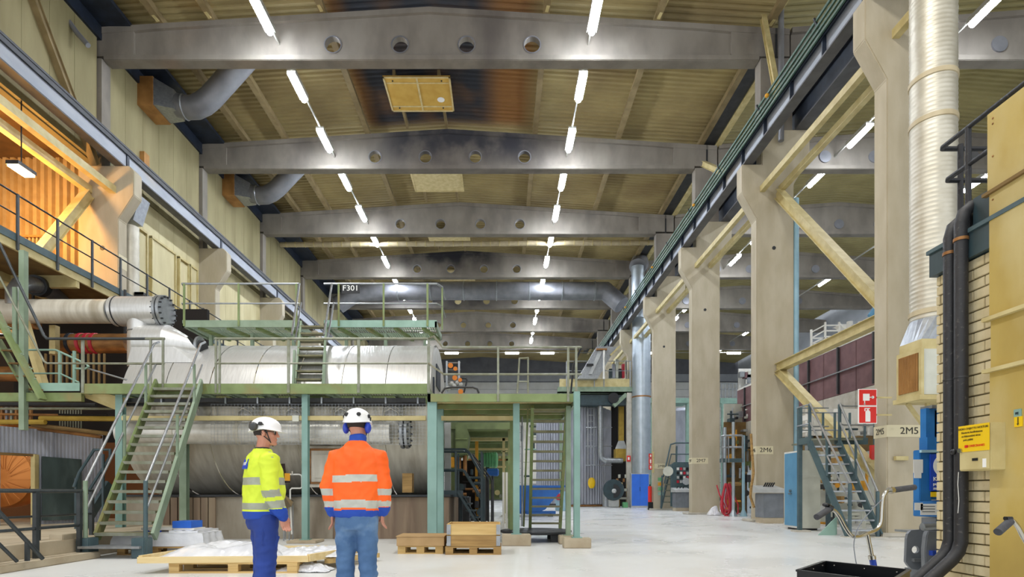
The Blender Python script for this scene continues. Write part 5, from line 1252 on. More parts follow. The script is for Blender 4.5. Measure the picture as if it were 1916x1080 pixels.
# crowded machinery seen between the columns
random.seed(21)
def clutter(px0, px1, y0, y1, Y, n, cols, lab, cat='machine', nm='machinery'):
    o = thing(nm, lab, cat, P((px0+px1)/2, y1, Y))
    MB().box(XX(px0, Y+.6), XX(px1, Y+.6), Y+.6, Y+.7, max(0, ZZ(y1, Y+.6)), ZZ(y0, Y+.6)).build('back_panel', cols[0], o)
    for i in range(n):
        px = random.uniform(px0, px1-4); py = random.uniform(y0+4, y1-4); k = random.random(); m_ = random.choice(cols)
        if k < .35:
            w_ = random.uniform(3, 10); h_ = random.uniform(4, 16); MB().box(XX(px, Y), XX(min(px+w_, px1), Y), Y, Y+.4, max(0, ZZ(min(py+h_, y1), Y)), ZZ(py, Y)).build('housing', m_, o, bevel=.01)
        elif k < .65: MB().cyl(P(px, py, Y), P(min(px+random.uniform(8, 25), px1), py, Y), random.uniform(.02, .09)*Y/25, 8).build('pipe', m_, o, True)
        elif k < .85: MB().cyl(P(px, min(py+random.uniform(10, 40), y1), Y+.1), P(px, py, Y+.1), random.uniform(.02, .07)*Y/25, 8).build('riser', m_, o, True)
        else: MB().cyl(P(px, py, Y-.1), P(px, py, Y+.2), random.uniform(.08, .2)*Y/25, 12).build('motor', m_, o, True)
    MB().bar((XX(px0+6, Y+.7), Y+.7, 0), (XX(px0+6, Y+.7), Y+.7, max(.1, ZZ(y1-6, Y+.6))), .1).each('leg', cols[-1], o)
    return o
clutter(1355, 1408, 790, 960, 29.5, 34, [brown_u, grey_d, myellow, mgreen, galv, dteal, black, wood_d], 'crowded dark machinery with yellow parts between columns 2M7 and 2M6')
clutter(1536, 1640, 845, 985, 19.5, 44, [offw, galv, dteal, white, grey_l, myellow, grey_d, wood_d, mgreen], 'crowded pale machinery with yellow valves behind the grey stair')
clutter(1510, 1640, 765, 815, 19.0, 16, [white, white, galv, offw, white, dteal], 'white machine casing above the landing beside column 2M5')
clutter(1355, 1410, 756, 790, 30, 12, [offw, dteal, white, galv, black], 'pale wall machinery high between columns 2M7 and 2M6')
o = thing('yellow_valve', 'yellow valve box seen through the grey stair', 'valve', P(1618, 908, 17.5))
MB().cyl(P(1617, 918, 17.5), P(1617, 900, 17.5), .1, 12).build('body', myellow, o, True)
MB().cyl(P(1617, 932, 17.5), P(1617, 990, 17.5), .05, 10).build('stem', offw, o, True)
# long oxblood-and-concrete casing in the right nave
o = thing('machine_hall_casing', 'long oxblood sheet and concrete casing in the right nave above the stair', 'casing', (13, 22, 3.4))
for j in range(7):
    a, b = 16.6+2.1*j, 16.6+2.1*(j+1)-.03
    MB().box(13, 13.2, a, b, 3.5, 4.85).build('concrete_panel', concrete_floor_col, o)
    MB().box(13.02, 13.2, a, b, 4.87, 6.7).build('sheet_panel', purple, o)
    MB().box(12.94, 13.02, a+1, a+1.08, 4.9, 6.7).build('stiffener', grey_d, o)
    MB().box(12.94, 13.0, a+.7, a+.9, 3.3, 4.1).build('bracket', dteal2, o)
MB().box(12.92, 12.98, 16.6, 31, 5.7, 5.74).build('rail', galv, o)
MB().box(13, 18, 16.6, 31.2, 6.7, 6.78).build('roof', white, o)
for y in (17, 24, 30): MB().box(13.02, 13.3, y, y+.3, 0, 3.5).box(16.5, 16.8, y, y+.3, 0, 3.5).each('leg', duct_b, o)
MB().box(13.1, 13.3, 16.6, 31, 2.6, 3.5).build('dark_belt', brown_u, o)
o = thing('white_scaffold', 'white tube scaffold frame on top of the oxblood casing', 'scaffold', P(1550, 640, 25))
for px, yt in ((1518, 617), (1544, 603), (1570, 603)):
    MB().bar(P(px, 655, 25), P(px, yt, 25), .07).build('upright', white, o)
for (a, b) in [((1518, 622), (1544, 608)), ((1518, 633), (1544, 618)), ((1518, 643), (1544, 632)), ((1544, 609), (1570, 609)), ((1544, 619), (1570, 619)), ((1544, 630), (1570, 630)), ((1518, 633), (1544, 633)), ((1518, 643), (1544, 643)), ((1570, 605), (1586, 618)), ((1586, 618), (1587, 640))]:
    MB().bar(P(*a, 25), P(*b, 25), .05).build('tube', white, o)
o = thing('white_vessels', 'white vessels with stubby pipes on the casing roof right of the scaffold', 'vessel', P(1610, 640, 26))
MB().box(XX(1572, 26.5), XX(1635, 26.5), 26.5, 27.5, ZZ(655, 26.5), ZZ(606, 26.5)).build('tank', white, o, bevel=.05)
for px in (1590, 1611): MB().cyl(P(px, 630, 26), P(px, 602, 26), .13, 12).build('stub_pipe', white, o, True)
for px, py in ((1555, 627), (1600, 620)): MB().cyl(P(px, py, 25.8), P(px, py, 26), .3, 16).build('round_port', greym, o, True)
MB().tube([P(1628, 592, 25), P(1636, 580, 25), P(1640, 575, 25)], .12, 8).build('blue_motor', blue_k, o, True)
# far right nave fittings
o = thing('far_gallery', 'mint gallery with railing far off between columns 2M7 and 2M6', 'walkway', P(1375, 750, 45))
MB().box(XX(1348, 45), XX(1394, 45), 45, 47, ZZ(755, 45), ZZ(745, 45)).build('edge_beam', mint, o)
for py in (718, 728): MB().cyl(P(1348, py, 45), P(1394, py, 45), .03, 6).build('rail', galv, o, True)
for j in range(7): MB().bar(P(1350+7*j, 745, 45), P(1350+7*j, 718, 45), .05).build('post', galv, o)
MB().bar(P(1352, 948, 45), P(1352, 755, 45), .2).bar(P(1390, 948, 45), P(1390, 755, 45), .2).each('leg', mint, o)
o = thing('far_gallery', 'mint gallery beam seen between columns 2M8 and 2M7', 'walkway', P(1240, 748, 48))
MB().box(XX(1215, 48), XX(1290, 48), 48, 50, ZZ(754, 48), ZZ(745, 48)).build('edge_beam', mint, o)
MB().bar(P(1219, 946, 48.5), P(1219, 754, 48.5), .25).bar(P(1286, 946, 48.5), P(1286, 754, 48.5), .25).each('leg', mint, o)
clutter(1382, 1408, 690, 756, 40, 14, [white, offw, purple, galv, grey_d], 'tall white and oxblood plant just left of column 2M6', nm='plant_tower')
o = thing('far_tank', 'pale corrugated tank seen between columns 2M8 and 2M7', 'tank', P(1279, 940, 52))
MB().lathe([(.05, 0)]+[(2.6, 0), (2.6, 8.6), (2.3, 8.9), (.05, 9.0)], (XX(1285, 54), 54, 0), 'Z', 40).build('shell', corr, o, True)

# ================================================================== centre background: tank, duct, cabinet, gallery
o = thing('corrugated_tank', 'big ribbed silver tank behind the lower platform', 'tank', (6, 48, 0))
cx, cy, R_ = 5.9, 47.2, 3.2
MB().lathe([(.05, .15), (R_-.05, .15), (R_-.05, 7.75), (R_-.5, 8.0), (.05, 8.1)], (cx, cy, 0), 'Z', 64).build('shell', corr, o, True)
for j in range(44):
    t = PI*.98+PI*1.04*j/43; MB().box(-.04, .04, 0, .1, .2, 7.75).build('rib', corr, o) if False else MB().bar((cx+math.cos(t)*(R_+.0), cy+math.sin(t)*(R_+.0), .2), (cx+math.cos(t)*(R_+.0), cy+math.sin(t)*(R_+.0), 7.75), .12, .1).build('rib', corr, o)
MB().lathe([(R_, 0), (R_+.15, 0), (R_+.15, .12), (R_, .12)], (cx, cy, .02), 'Z', 48).build('base_ring', rustpipe, o, True)
o = thing('caged_ladder', 'thin caged ladder up the front of the ribbed tank', 'ladder', P(1108, 940, 43.5))
for px in (1099, 1112): MB().bar(P(px, 872, 43.6), P(px, 758, 43.6), .07).build('rail', galv, o)
for j in range(9): MB().bar(P(1099, 765+12*j, 43.6), P(1112, 765+12*j, 43.6), .05).build('rung', galv, o)
for py in (757, 800, 835, 871): MB().tube([P(1099, py, 43.7), P(1097, py, 43.0), P(1105, py, 42.6), P(1125, py, 43.0), P(1145, py, 43.7)], .035, 6).build('hoop', galv, o)
tag(MB().sphere(P(1107, 904, 43.6), .36, 12, 8, (.8, .35, 1.25)).build('yellow_bag', mat('bag_yellow', '#f2c815', '#e0b40c', .5, bump=.4, bscale=6), smooth=True), 'bright yellow bag hanging on the ribbed tank', 'bag')
o = tag(MB().tube([P(1123, 750, 42.8), P(1123, 848, 42.8), P(1125, 857, 42.8), P(1131, 862, 42.8), P(1165, 862, 42.8)], [.2]*5, 12).build('pale_pipe', galv, smooth=True), 'pale grey pipe bending to the yellow hopper beside the tank', 'pipe')
o = thing('yellow_hopper', 'mustard hopper with brown duct above, right of the ribbed tank', 'hopper', P(1162, 860, 43))
MB().box(XX(1152, 43), XX(1172, 43), 43, 43.8, ZZ(863, 43), ZZ(840, 43)).build('bin', myel2, o, bevel=.02)
MB().loft([[P(1151, 840, 43), P(1173, 840, 43), P(1173, 840, 43.8), P(1151, 840, 43.8)], [P(1157, 825, 43.2), P(1168, 825, 43.2), P(1168, 825, 43.6), P(1157, 825, 43.6)]]).build('cone', grey_l, o)
MB().box(XX(1158, 43.3), XX(1167, 43.3), 43.2, 43.6, ZZ(825, 43.3), ZZ(742, 43.3)).build('duct', myel2, o)
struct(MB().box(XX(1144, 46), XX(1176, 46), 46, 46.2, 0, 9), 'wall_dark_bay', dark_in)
o = thing('grey_post', 'tall grey post with a red fire notice, left of the round duct', 'post', P(1178, 948, 42))
MB().box(XX(1173, 42), XX(1182, 42), 42, 42.3, 0, ZZ(735, 42)).build('shaft', concrete_floor_col, o)
MB().box(XX(1173, 41.9), XX(1180, 41.9), 41.9, 41.95, ZZ(864, 42), ZZ(853, 42)).build('notice', red, o)
MB().box(XX(1175, 41.85), XX(1178, 41.85), 41.85, 41.9, ZZ(861, 42), ZZ(856, 42)).build('pictogram', signw, o)
o = thing('round_duct', 'thick blue-grey round duct rising behind the bright blue cabinet', 'duct', (10.1, 41.8, 0))
MB().lathe([(.66+(.012 if i % 2 else 0), 2.4+i*.2) for i in range(58)], (XX(1200, 41.9), 41.9, 0), 'Z', 28).build('shell', duct_b, o, True)
MB().lathe([(.45+(.012 if i % 2 else 0), 14+i*.2) for i in range(20)], (XX(1193, 41.9), 41.9, 0), 'Z', 24).build('upper_shell', duct_b, o, True)
MB().tube([(XX(1193, 41.9), 41.9, 17.8), (XX(1200, 42), 42.5, 18.4), (XX(1215, 42), 44.5, 18.6)], .62, 20).build('elbow', duct_g, o, True)
MB().cyl((XX(1200, 41.9), 41.9, 8.1), (XX(1200, 41.9), 41.9, 8.2), .69, 28).build('band', rustpipe, o, True)
MB().box(XX(1186, 41.5), XX(1212, 41.5), 41.5, 42.2, 0, 2.4).build('stand', greym, o)
o = thing('blue_cabinet', 'bright blue two-door cabinet at the foot of the round duct', 'cabinet', P(1198, 950, 40.9))
x0, x1 = XX(1181, 40.9), XX(1215, 40.9); z1 = ZZ(886, 40.9)
MB().box(x0, x1, 40.9, 41.4, 0, z1).build('carcass', grey_l, o)
for s in (0, 1):
    xa_ = x0+.04+s*(x1-x0-.08)/2; MB().box(xa_, xa_+(x1-x0-.08)/2-.01, 40.88, 40.9, .15, z1-.06).build('door', blue_c, o)
MB().box((x0+x1)/2-.04, (x0+x1)/2-.01, 40.85, 40.88, 1.2, 1.5).build('handle', black, o)
o = thing('fire_notices', 'column of small red fire notices right of the round duct', 'sign', P(1218, 870, 35.9))
for j, (a, b) in enumerate([(849, 857), (858, 869), (870, 879)]):
    MB().box(XX(1214, 35.6), XX(1220, 35.6), 35.6, 35.63, ZZ(b, 35.6), ZZ(a, 35.6)).build('notice', red, o)
    MB().box(XX(1216, 35.6), XX(1218.5, 35.6), 35.58, 35.6, ZZ(b-2, 35.6), ZZ(a+2, 35.6)).build('pictogram', signw, o)
MB().box(9.5, 9.6, 35.6, 35.72, ZZ(885, 35.6), ZZ(845, 35.6)).build('bracket', yel_steel, o)
o = thing('fire_extinguisher', 'small red extinguisher beside the bright blue cabinet', 'fire extinguisher', P(1218, 910, 36))
MB().cyl((9.42, 35.9, .5), (9.42, 35.9, 1.5), .12, 14).build('bottle', red, o, True)
MB().cyl((9.42, 35.9, 1.5), (9.42, 35.9, 1.62), .05, 10).build('valve', black, o, True)
MB().box(9.3, 9.6, 35.85, 35.95, 0, .5).build('stand', black, o)
o = thing('industrial_vacuum', 'round industrial vacuum with dark green hose coil in front of the tank', 'vacuum cleaner', P(1148, 950, 41.5))
c0 = P(1147, 922, 41.5)
MB().box(XX(1137, 41.5), XX(1157, 41.5), 41.2, 42, .05, ZZ(928, 41.5)).build('body', grey_l, o, bevel=.05)
MB().lathe([(.62, -.1), (.75, -.1), (.78, 0), (.75, .1), (.62, .1)], P(1148, 917, 41.2), 'Y', 24).build('hose_coil', dteal, o, True)
MB().cyl(P(1148, 919, 41.1), P(1148, 919, 41.3), .5, 20).build('drum', black, o, True)
MB().sphere(P(1149, 919, 41.0), .18, 10, 6).build('nozzle', grey_l, o, True)
MB().cyl(P(1133, 948, 41.4), P(1133, 925, 41.4), .22, 14).build('canister', galv, o, True)
o = thing('tool_trolley', 'small cluttered trolley between vacuum and blue cabinet', 'trolley', P(1166, 948, 42))
MB().box(XX(1158, 42), XX(1174, 42), 42, 42.6, .6, .75).box(XX(1158, 42), XX(1174, 42), 42, 42.6, 1.2, 1.4).build('shelf', offw, o)
for px in (1159, 1173): MB().bar(P(px, 950, 42.1), P(px, 905, 42.1), .06).build('leg', myel2, o)
for j in range(6): MB().box(XX(1150+4*j, 42.2), XX(1153+4*j, 42.2), 42.2, 42.5, 1.6+.3*(j % 3), 1.85+.3*(j % 3)).build('gauge', [yel_steel, rustpipe, offw][j % 3], o)
tag(MB().box(XX(1166, 41), XX(1175, 41), 41, 41.4, 0, .4).build('green_crate', mgreen2, bevel=.02), 'little green crate at the left foot of the blue cabinet', 'crate')
# green gallery over the tank with inclined conveyor
YG = 42.0; o = thing('tank_gallery', 'sage green gallery over the ribbed tank carrying the inclined conveyor', 'walkway', P(1130, 735, YG))
MB().box(XX(1043, YG), XX(1184, YG), YG, YG+.15, ZZ(735, YG), ZZ(724, YG)).build('edge_beam', green2, o)
MB().box(XX(1047, YG), XX(1179, YG), YG+.05, YG+.1, ZZ(724, YG), ZZ(709, YG)).build('kick_plate', yel_steel, o)
MB().box(XX(1043, YG), XX(1184, YG), YG, YG+5, ZZ(735, YG), ZZ(733, YG)).build('deck', green2, o)
for py in (694, 676): MB().cyl(P(1060, py, YG), P(1182, py, YG), .03, 6).build('rail', galv, o, True)
for px in (1060, 1112, 1130, 1179): MB().bar(P(px, 724, YG), P(px, 676, YG), .07).build('post', galv, o)
MB().bar((XX(1181, YG), YG+.2, 0), (XX(1181, YG), YG+.2, ZZ(735, YG)), .25).bar((XX(1050, YG), YG+.2, 0), (XX(1050, YG), YG+.2, ZZ(735, YG)), .2).each('leg', green2, o)
MB().box(XX(1086, YG+.3), XX(1172, YG+.3), YG+.3, YG+1, ZZ(757, YG), ZZ(738, YG)).build('dark_machinery', dteal, o)
MB().bar(P(1148, 760, YG+.2), P(1172, 738, YG+.2), .3).build('bracket', green2, o)
MB().cyl(P(1148, 745, YG), P(1148, 745, YG+.3), .4, 16).build('round_port', black, o, True)
o = thing('inclined_conveyor', 'grey inclined conveyor casing rising right above the green gallery', 'conveyor', P(1110, 709, 41.5))
MB().prism([(XX(1081, 41.5), ZZ(709, 41.5)), (XX(1117, 41.5), ZZ(648, 41.5)), (XX(1154, 41.5), ZZ(649, 41.5)), (XX(1118, 41.5), ZZ(709, 41.5))], 'Y', 41.5, 43).build('casing', galv, o)
MB().prism([(XX(1120, 41.3), ZZ(656, 41.3)), (XX(1128, 41.3), ZZ(656, 41.3)), (XX(1108, 41.3), ZZ(700, 41.3)), (XX(1102, 41.3), ZZ(700, 41.3))], 'Y', 41.35, 41.5).build('guard', grey_l, o)
MB().box(XX(1116, 41.2), XX(1136, 41.2), 41.2, 41.4, ZZ(655, 41.2), ZZ(652, 41.2)).build('lamp_bar', rustpipe, o)
MB().box(XX(1098, 41.2), XX(1111, 41.2), 41.3, 41.45, ZZ(684, 41.2), ZZ(680, 41.2)).build('label_bar', black, o)
MB().cyl(P(1130, 709, 41.3), P(1130, 655, 41.3), .08, 8).build('standpipe', white, o, True)
MB().bar(P(1142, 665, 41.3), P(1160, 648, 41.3), .12).build('strut', yel_steel, o)
for j in range(5): MB().box(XX(1140+6*j, 43), XX(1145+6*j, 43), 43, 43.3, ZZ(707, 43), ZZ(690-9*(j % 3), 43)).build('valve_block', [dteal, corr, offw, steel_d, red_h][j], o)
# orange disc rack and odds on the lower platform / beyond
o = thing('orange_disc_rack', 'rack of orange discs standing beyond the lower platform railing', 'rack', P(850, 735, 19))
for px in (836, 859): MB().bar(P(px, 980, 19), P(px, 676, 19), .06).build('upright', galv, o)
for px, py, r in ((843, 684, .085), (852, 690, .07), (851, 707, .085), (861, 711, .065), (862, 733, .085)): MB().cyl(P(px, py, 18.8), P(px, py, 18.9), r, 16).build('disc', orange_m, o, True)
for py in (679, 692, 701, 714, 722, 729): MB().cyl(P(836, py, 19), P(862, py, 19), .02, 6).build('shelf_bar', galv, o, True)
for px, py in ((846, 718), (856, 716), (862, 720), (850, 722), (839, 727)): MB().sphere(P(px, py, 18.9), .08, 8, 6).build('roller', grey_l, o, True)
MB().tube([P(868, 735, 19.2), P(874, 712, 19.2), P(872, 708, 19.2), P(862, 708, 19.2)], .03, 8).build('tube', steel_d, o, True)
# machinery under and behind the lower platform
o = thing('teal_stair', 'dark teal stair with landing and pipe handrails behind the wooden crate', 'stair', P(870, 925, 14.1))
YS = 14.1
MB().box(XX(818, YS), XX(862, YS), YS, YS+.9, ZZ(930, YS), ZZ(918, YS)).build('landing', dteal, o)
MB().bar((XX(822, YS), YS+.05, 0), (XX(822, YS), YS+.05, .98), .08).bar((XX(858, YS), YS+.85, 0), (XX(858, YS), YS+.85, .98), .08).each('leg', dteal, o)
for dy_ in (0, .85): MB().bar(P(857, 921, YS)+Vector((0, dy_, 0)), P(905, 1000, YS)+Vector((0, dy_, 0)), .05, .2, up=(0, 1, 0)).build('stringer', dteal, o)
for j in range(5):
    c = lerp(P(862, 925, YS), P(900, 990, YS), (j+.4)/5); MB().box(c.x-.12, c.x+.12, YS+.02, YS+.83, c.z-.015, c.z+.015).build('tread', dteal, o)
for dy_ in (0, .85):
    D_ = Vector((0, dy_, 0))
    MB().tube([P(818, 841, YS)+D_, P(870, 841, YS)+D_, P(877, 846, YS)+D_, P(900, 888, YS)+D_, P(904, 897, YS)+D_, P(904, 985, YS)+D_], .03, 8).build('handrail', dteal, o, True)
    MB().tube([P(818, 879, YS)+D_, P(866, 879, YS)+D_, P(900, 935, YS)+D_], .024, 8).build('mid_rail', dteal, o, True)
    for px in (853, 901): MB().bar(P(px, 845, YS)+D_, P(px, 930 if px < 860 else 990, YS)+D_, .05).build('post', dteal, o)
for j in range(3): MB().tube([P(878+3*j, 850, YS+1.2+.3*j), P(905+6*j, 893, YS+1.2+.3*j), P(908+6*j, 900, YS+1.2+.3*j), P(908+6*j, 980, YS+1.2+.3*j)], .022, 8).build('pipe', grey_d, o, True)
o = thing('green_gearbox', 'olive green gearbox machine behind the teal stair', 'machine', P(860, 860, 16.5))
MB().box(XX(840, 16.6), XX(855, 16.6), 16.6, 17.4, ZZ(856, 16.6), ZZ(800, 16.6)).build('frame', mgreen, o, bevel=.02)
MB().prism([(XX(852, 16.4), ZZ(856, 16.4)), (XX(873, 16.4), ZZ(852, 16.4)), (XX(876, 16.4), ZZ(830, 16.4)), (XX(878, 16.4), ZZ(815, 16.4)), (XX(872, 16.4), ZZ(796, 16.4)), (XX(852, 16.4), ZZ(794, 16.4))], 'Y', 16.3, 17.2).build('housing', mgreen, o, bevel=.03)
MB().box(XX(852, 16.2), XX(874, 16.2), 16.26, 16.3, ZZ(822, 16.2), ZZ(820, 16.2)).build('flange', green, o)
MB().box(XX(843, 16.4), XX(850, 16.4), 16.3, 16.6, ZZ(875, 16.4), ZZ(856, 16.4)).build('filter', myellow, o, bevel=.01)
MB().box(XX(842, 16.5), XX(878, 16.5), 16.5, 17.4, 0, ZZ(930, 16.5)).build('base', grey_d, o)
MB().cyl(P(858, 880, 16.5), P(858, 856, 16.5), .08, 10).cyl(P(870, 890, 16.5), P(870, 852, 16.5), .06, 10).build('column', rustpipe, o, True)
clutter(845, 905, 862, 975, 17.6, 30, [dark_in, dteal, grey_d, rustpipe, grey_d, dteal, wood_d, steel_d], 'dark jumble of pipes behind the teal stair')
MB_ = MB().box(XX(832, 15.3), XX(843, 15.3), 15.3, 15.45, 0, ZZ(770, 15.3)).build('white_post', grey_l); tag(MB_, 'pale grey post beside the drum end under the platform', 'post')
o = thing('green_motor', 'light green conical motor behind the teal stair handrails', 'motor', P(912, 862, 19))
MB().lathe([(.05, -.35), (.22, -.33), (.27, .3), (.2, .35), (.05, .36)], P(912, 861, 19), 'X', 20).build('casing', mgreen2, o, True)
for j in range(6): MB().lathe([(.24, 0), (.28, .01), (.24, .02)], P(900+5*j, 861, 19), 'X', 20).build('fin', mgreen2, o, True)
MB().cyl(P(912, 975, 19), P(912, 872, 19), .06, 10).build('stand', grey_d, o, True)
o = thing('blue_motor', 'small blue electric motor below the green motor', 'motor', P(922, 884, 18.5))
MB().lathe([(.03, -.2), (.12, -.18), (.13, .16), (.08, .2), (.03, .2)], P(922, 884, 18.5), 'X', 16).build('casing', blue_s, o, True)
MB().cyl(P(922, 978, 18.5), P(922, 890, 18.5), .04, 10).build('stand', grey_d, o, True)
tag(MB().box(XX(889, 18), XX(895, 18), 18, 18.1, 0, ZZ(826, 18)).build('orange_post', myellow), 'orange upright post left of the green motor', 'post')
o = thing('cream_frame', 'cream steel frame behind the motors under the platform', 'frame', P(940, 970, 20))
MB().box(XX(875, 20), XX(958, 20), 20, 20.15, ZZ(825, 20), ZZ(817, 20)).build('beam', yel_steel, o)
MB().box(XX(940, 20), XX(945, 20), 20, 20.1, 0, ZZ(820, 20)).build('post', yel_steel, o)
MB().box(XX(952, 20), XX(955, 20), 20, 20.1, 0, ZZ(845, 20)).build('post', green, o)
MB().box(XX(938, 20), XX(958, 20), 20, 20.05, ZZ(846, 20), ZZ(844, 20)).build('beam', yel_steel, o)
o = thing('white_upright', 'pair of white uprights behind the slim olive post', 'post', P(944, 975, 17))
for px in (940, 946): MB().box(XX(px, 17), XX(px+4, 17), 17, 17.06, 0, ZZ(884, 17)).build('upright', white, o)
# rear continuation of platforms seen as ceiling under the first one
o = thing('rear_platform', 'rear olive platform with corrugated soffit behind the lower platform', 'walkway', P(890, 790, 22))
for j in range(6):
    y_ = 16.5+j*2.4; MB().box(-1.6, .35+.0*j, y_, y_+2.35, 3.15, 3.2).build('deck_sheet', green, o)
    MB().box(-1.6, .35, y_, y_+.1, 2.95, 3.15).build('joist', mgreen, o)
for y_ in (17, 24, 30): MB().box(-1.55, -1.4, y_, y_+.15, 0, 3.1).box(.2, .34, y_, y_+.15, 0, 3.1).each('leg', green, o)
for k_, (zz1, m_) in enumerate([(2.75, yel_steel), (2.6, railg), (2.45, rustpipe), (2.2, yel_steel)]): MB().box(-1.4, .3, 22+k_, 22.1+k_, zz1, zz1+.08).build('cross_pipe', m_, o)
clutter(880, 960, 830, 935, 31, 26, [mgreen, brown_u, green, yel_steel, wood_d, mgreen, railg], 'olive pipework far behind the motors', nm='pipework')
clutter(975, 1003, 770, 905, 33, 16, [white, dteal, white, railg, mint, offw], 'white and teal plant seen left of the steep stair')
# blue skip
o = thing('blue_skip', 'blue tipping skip standing behind the steep stair', 'skip', P(1000, 965, 26))
Yk = 26
pr = [(XX(951, Yk), ZZ(911, Yk)), (XX(1058, Yk), ZZ(909, Yk)), (XX(1020, Yk), ZZ(954, Yk)), (XX(1012, Yk), ZZ(957, Yk)), (XX(957, Yk), ZZ(957, Yk)), (XX(951, Yk), ZZ(945, Yk))]
MB().prism(pr, 'Y', Yk, Yk+1.6).build('tub', blue_s, o)
MB().box(XX(948, Yk), XX(1062, Yk), Yk-.05, Yk+1.65, ZZ(912, Yk), ZZ(908.5, Yk)).build('rim', blue_s, o)
MB().box(XX(960, Yk), XX(1035, Yk), Yk+.1, Yk+.3, .12, ZZ(957, Yk)).box(XX(985, Yk), XX(1040, Yk), Yk+.05, Yk+.35, .1, .25).build('skid', blue_s, o)
for px in (965, 1030): MB().cyl(P(px, 966, Yk), P(px, 966, Yk+.15), .12, 14).build('wheel', black, o, True)
o = thing('pump_unit', 'small pale blue pump unit with red coupling behind the steep stair', 'pump', P(1052, 945, 34))
MB().box(XX(1041, 34), XX(1064, 34), 34, 34.8, 0, ZZ(920, 34)).build('body', blue_p, o, bevel=.03)
MB().cyl(P(1045, 930, 33.8), P(1045, 930, 34.1), .2, 12).build('coupling', red_h, o, True)
MB().bar(P(1012, 945, 33.8), P(1040, 945, 33.8), .15).build('base', grey_d, o)
for y_ in (2, 12): pass

# ================================================================== blue lift behind the booth corner
Yq = 7.2
def bq(px0, px1, y0, y1, d0=0, d1=.06): return MB().box(XX(px0, Yq+d1), XX(px1, Yq+d1)+.05, Yq+d0, Yq+d1, ZZ(y1, Yq+d0), ZZ(y0, Yq+d0))
o = thing('blue_lift', 'blue personnel lift half hidden behind the brick booth corner', 'lift', P(1735, 970, Yq))
bq(1708, 1775, 937, 969, 0, .5).build('base_box', blue_l, o, bevel=.008)
bq(1708, 1723, 842, 938, 0, .12).build('column', blue_l, o, bevel=.008)
bq(1722, 1734, 764, 860, .05, .15).build('mast', blue_l, o)
bq(1738, 1749, 768, 860, .05, .15).build('mast', blue_l, o)
bq(1720, 1736, 818, 935, .02, .16).build('mast_sleeve', blue_l, o)
bq(1722, 1772, 758, 764, .0, .2).build('top_bar', galv, o)
bq(1719, 1770, 842, 847, -.03, .02).build('cross_bar', blue_p, o)
bq(1733, 1770, 792, 855, .2, .25).build('scale_board', offw, o)
bq(1731, 1738, 850, 925, .02, .08).build('strip', offw, o)
bq(1723, 1775, 915, 935, .05, .4).build('platform_side', blue_k, o)
bq(1724, 1775, 929, 936, -.02, .4).build('toe_board', wood_d, o)
sg = bq(1739, 1785, 850, 919, -.03, -.01).build('mandatory_sign', sky_b, o, label='blue mandatory safety sign with white ring')
xc, zc_ = XX(1763, Yq), ZZ(872, Yq)
MB().lathe([(.125, 0), (.14, 0), (.14, .004), (.125, .004)], (xc, Yq-.036, zc_), 'Y', 32).build('ring', signw, sg)
MB().sphere((xc, Yq-.034, zc_+.05), .03, 10, 6, (1, .1, 1)).box(xc-.05, xc+.03, Yq-.036, Yq-.03, zc_-.09, zc_+.02).build('pictogram', signw, sg)
text('Käytä', .075, (XX(1742, Yq), Yq-.036, ZZ(897, Yq)), FRONT, signw, sg, align='LEFT')
text('putoamis-', .055, (XX(1742, Yq), Yq-.036, ZZ(906, Yq)), FRONT, signw, sg, align='LEFT')
text('suojainta', .055, (XX(1742, Yq), Yq-.036, ZZ(914, Yq)), FRONT, signw, sg, align='LEFT')
bq(1741, 1765, 921, 930, -.03, -.02).build('yellow_sticker', yel_sign, o)
bq(1709, 1719, 860, 885, -.006, 0).build('sticker', signw, o); bq(1710, 1716, 885, 895, -.006, 0).build('sticker', signw, o)
bq(1711, 1719, 941, 955, -.006, 0).build('sticker', signw, o); bq(1722, 1770, 943, 964, -.006, 0).build('instruction_plate', signw, o)
for j in range(3): bq(1725, 1742, 947+5*j, 948.5+5*j, -.008, -.006).build('print_line', greym, o)
bq(1724, 1775, 970, 985, .05, .3).build('hydraulics', greym, o); MB().cyl(P(1726, 986, Yq), P(1760, 984, Yq), .05, 12).build('ram', galv, o, True)
bq(1720, 1790, 985, 1120, .5, .6).build('chassis', grey_d, o)
o = thing('stabiliser_frame', 'grey cast stabiliser frame with a round hole under the blue lift', 'stabiliser', P(1725, 1090, 6.9))
def plate(pts, hole, Y, d, m, nm):
    n = 28; cx_, cz_ = P(hole[0], hole[1], Y).x, P(hole[0], hole[1], Y).z; r_ = hole[2]*Y/F
    outer = [P(a, b, Y) for a, b in pts]
    # resample outer by angle round the hole
    ring = []
    for j in range(n):
        t = 2*PI*j/n; dv = Vector((math.cos(t), math.sin(t)))
        best = 9
        for k in range(len(outer)):
            p_, q_ = outer[k], outer[(k+1) % len(outer)]
            ex, ez = q_.x-p_.x, q_.z-p_.z; den = dv.x*ez-dv.y*ex
            if abs(den) < 1e-9: continue
            s_ = ((p_.x-cx_)*ez-(p_.z-cz_)*ex)/den; u_ = ((p_.x-cx_)*dv.y-(p_.z-cz_)*dv.x)/den
            if s_ > 0 and -1e-6 <= u_ <= 1+1e-6: best = min(best, s_)
        ring.append((cx_+dv.x*best, cz_+dv.y*best))
    v = [];
    for yy in (Y, Y+d):
        v += [(x, yy, z) for x, z in ring]; v += [(cx_+math.cos(2*PI*j/n)*r_, yy, cz_+math.sin(2*PI*j/n)*r_) for j in range(n)]
    f = []
    for j in range(n):
        k = (j+1) % n
        f += [(j, k, n+k, n+j), (2*n+j, 2*n+k, 3*n+k, 3*n+j), (j, k, 2*n+k, 2*n+j), (n+j, n+k, 3*n+k, 3*n+j)]
    return MB().add(v, f).build(nm, m, o)
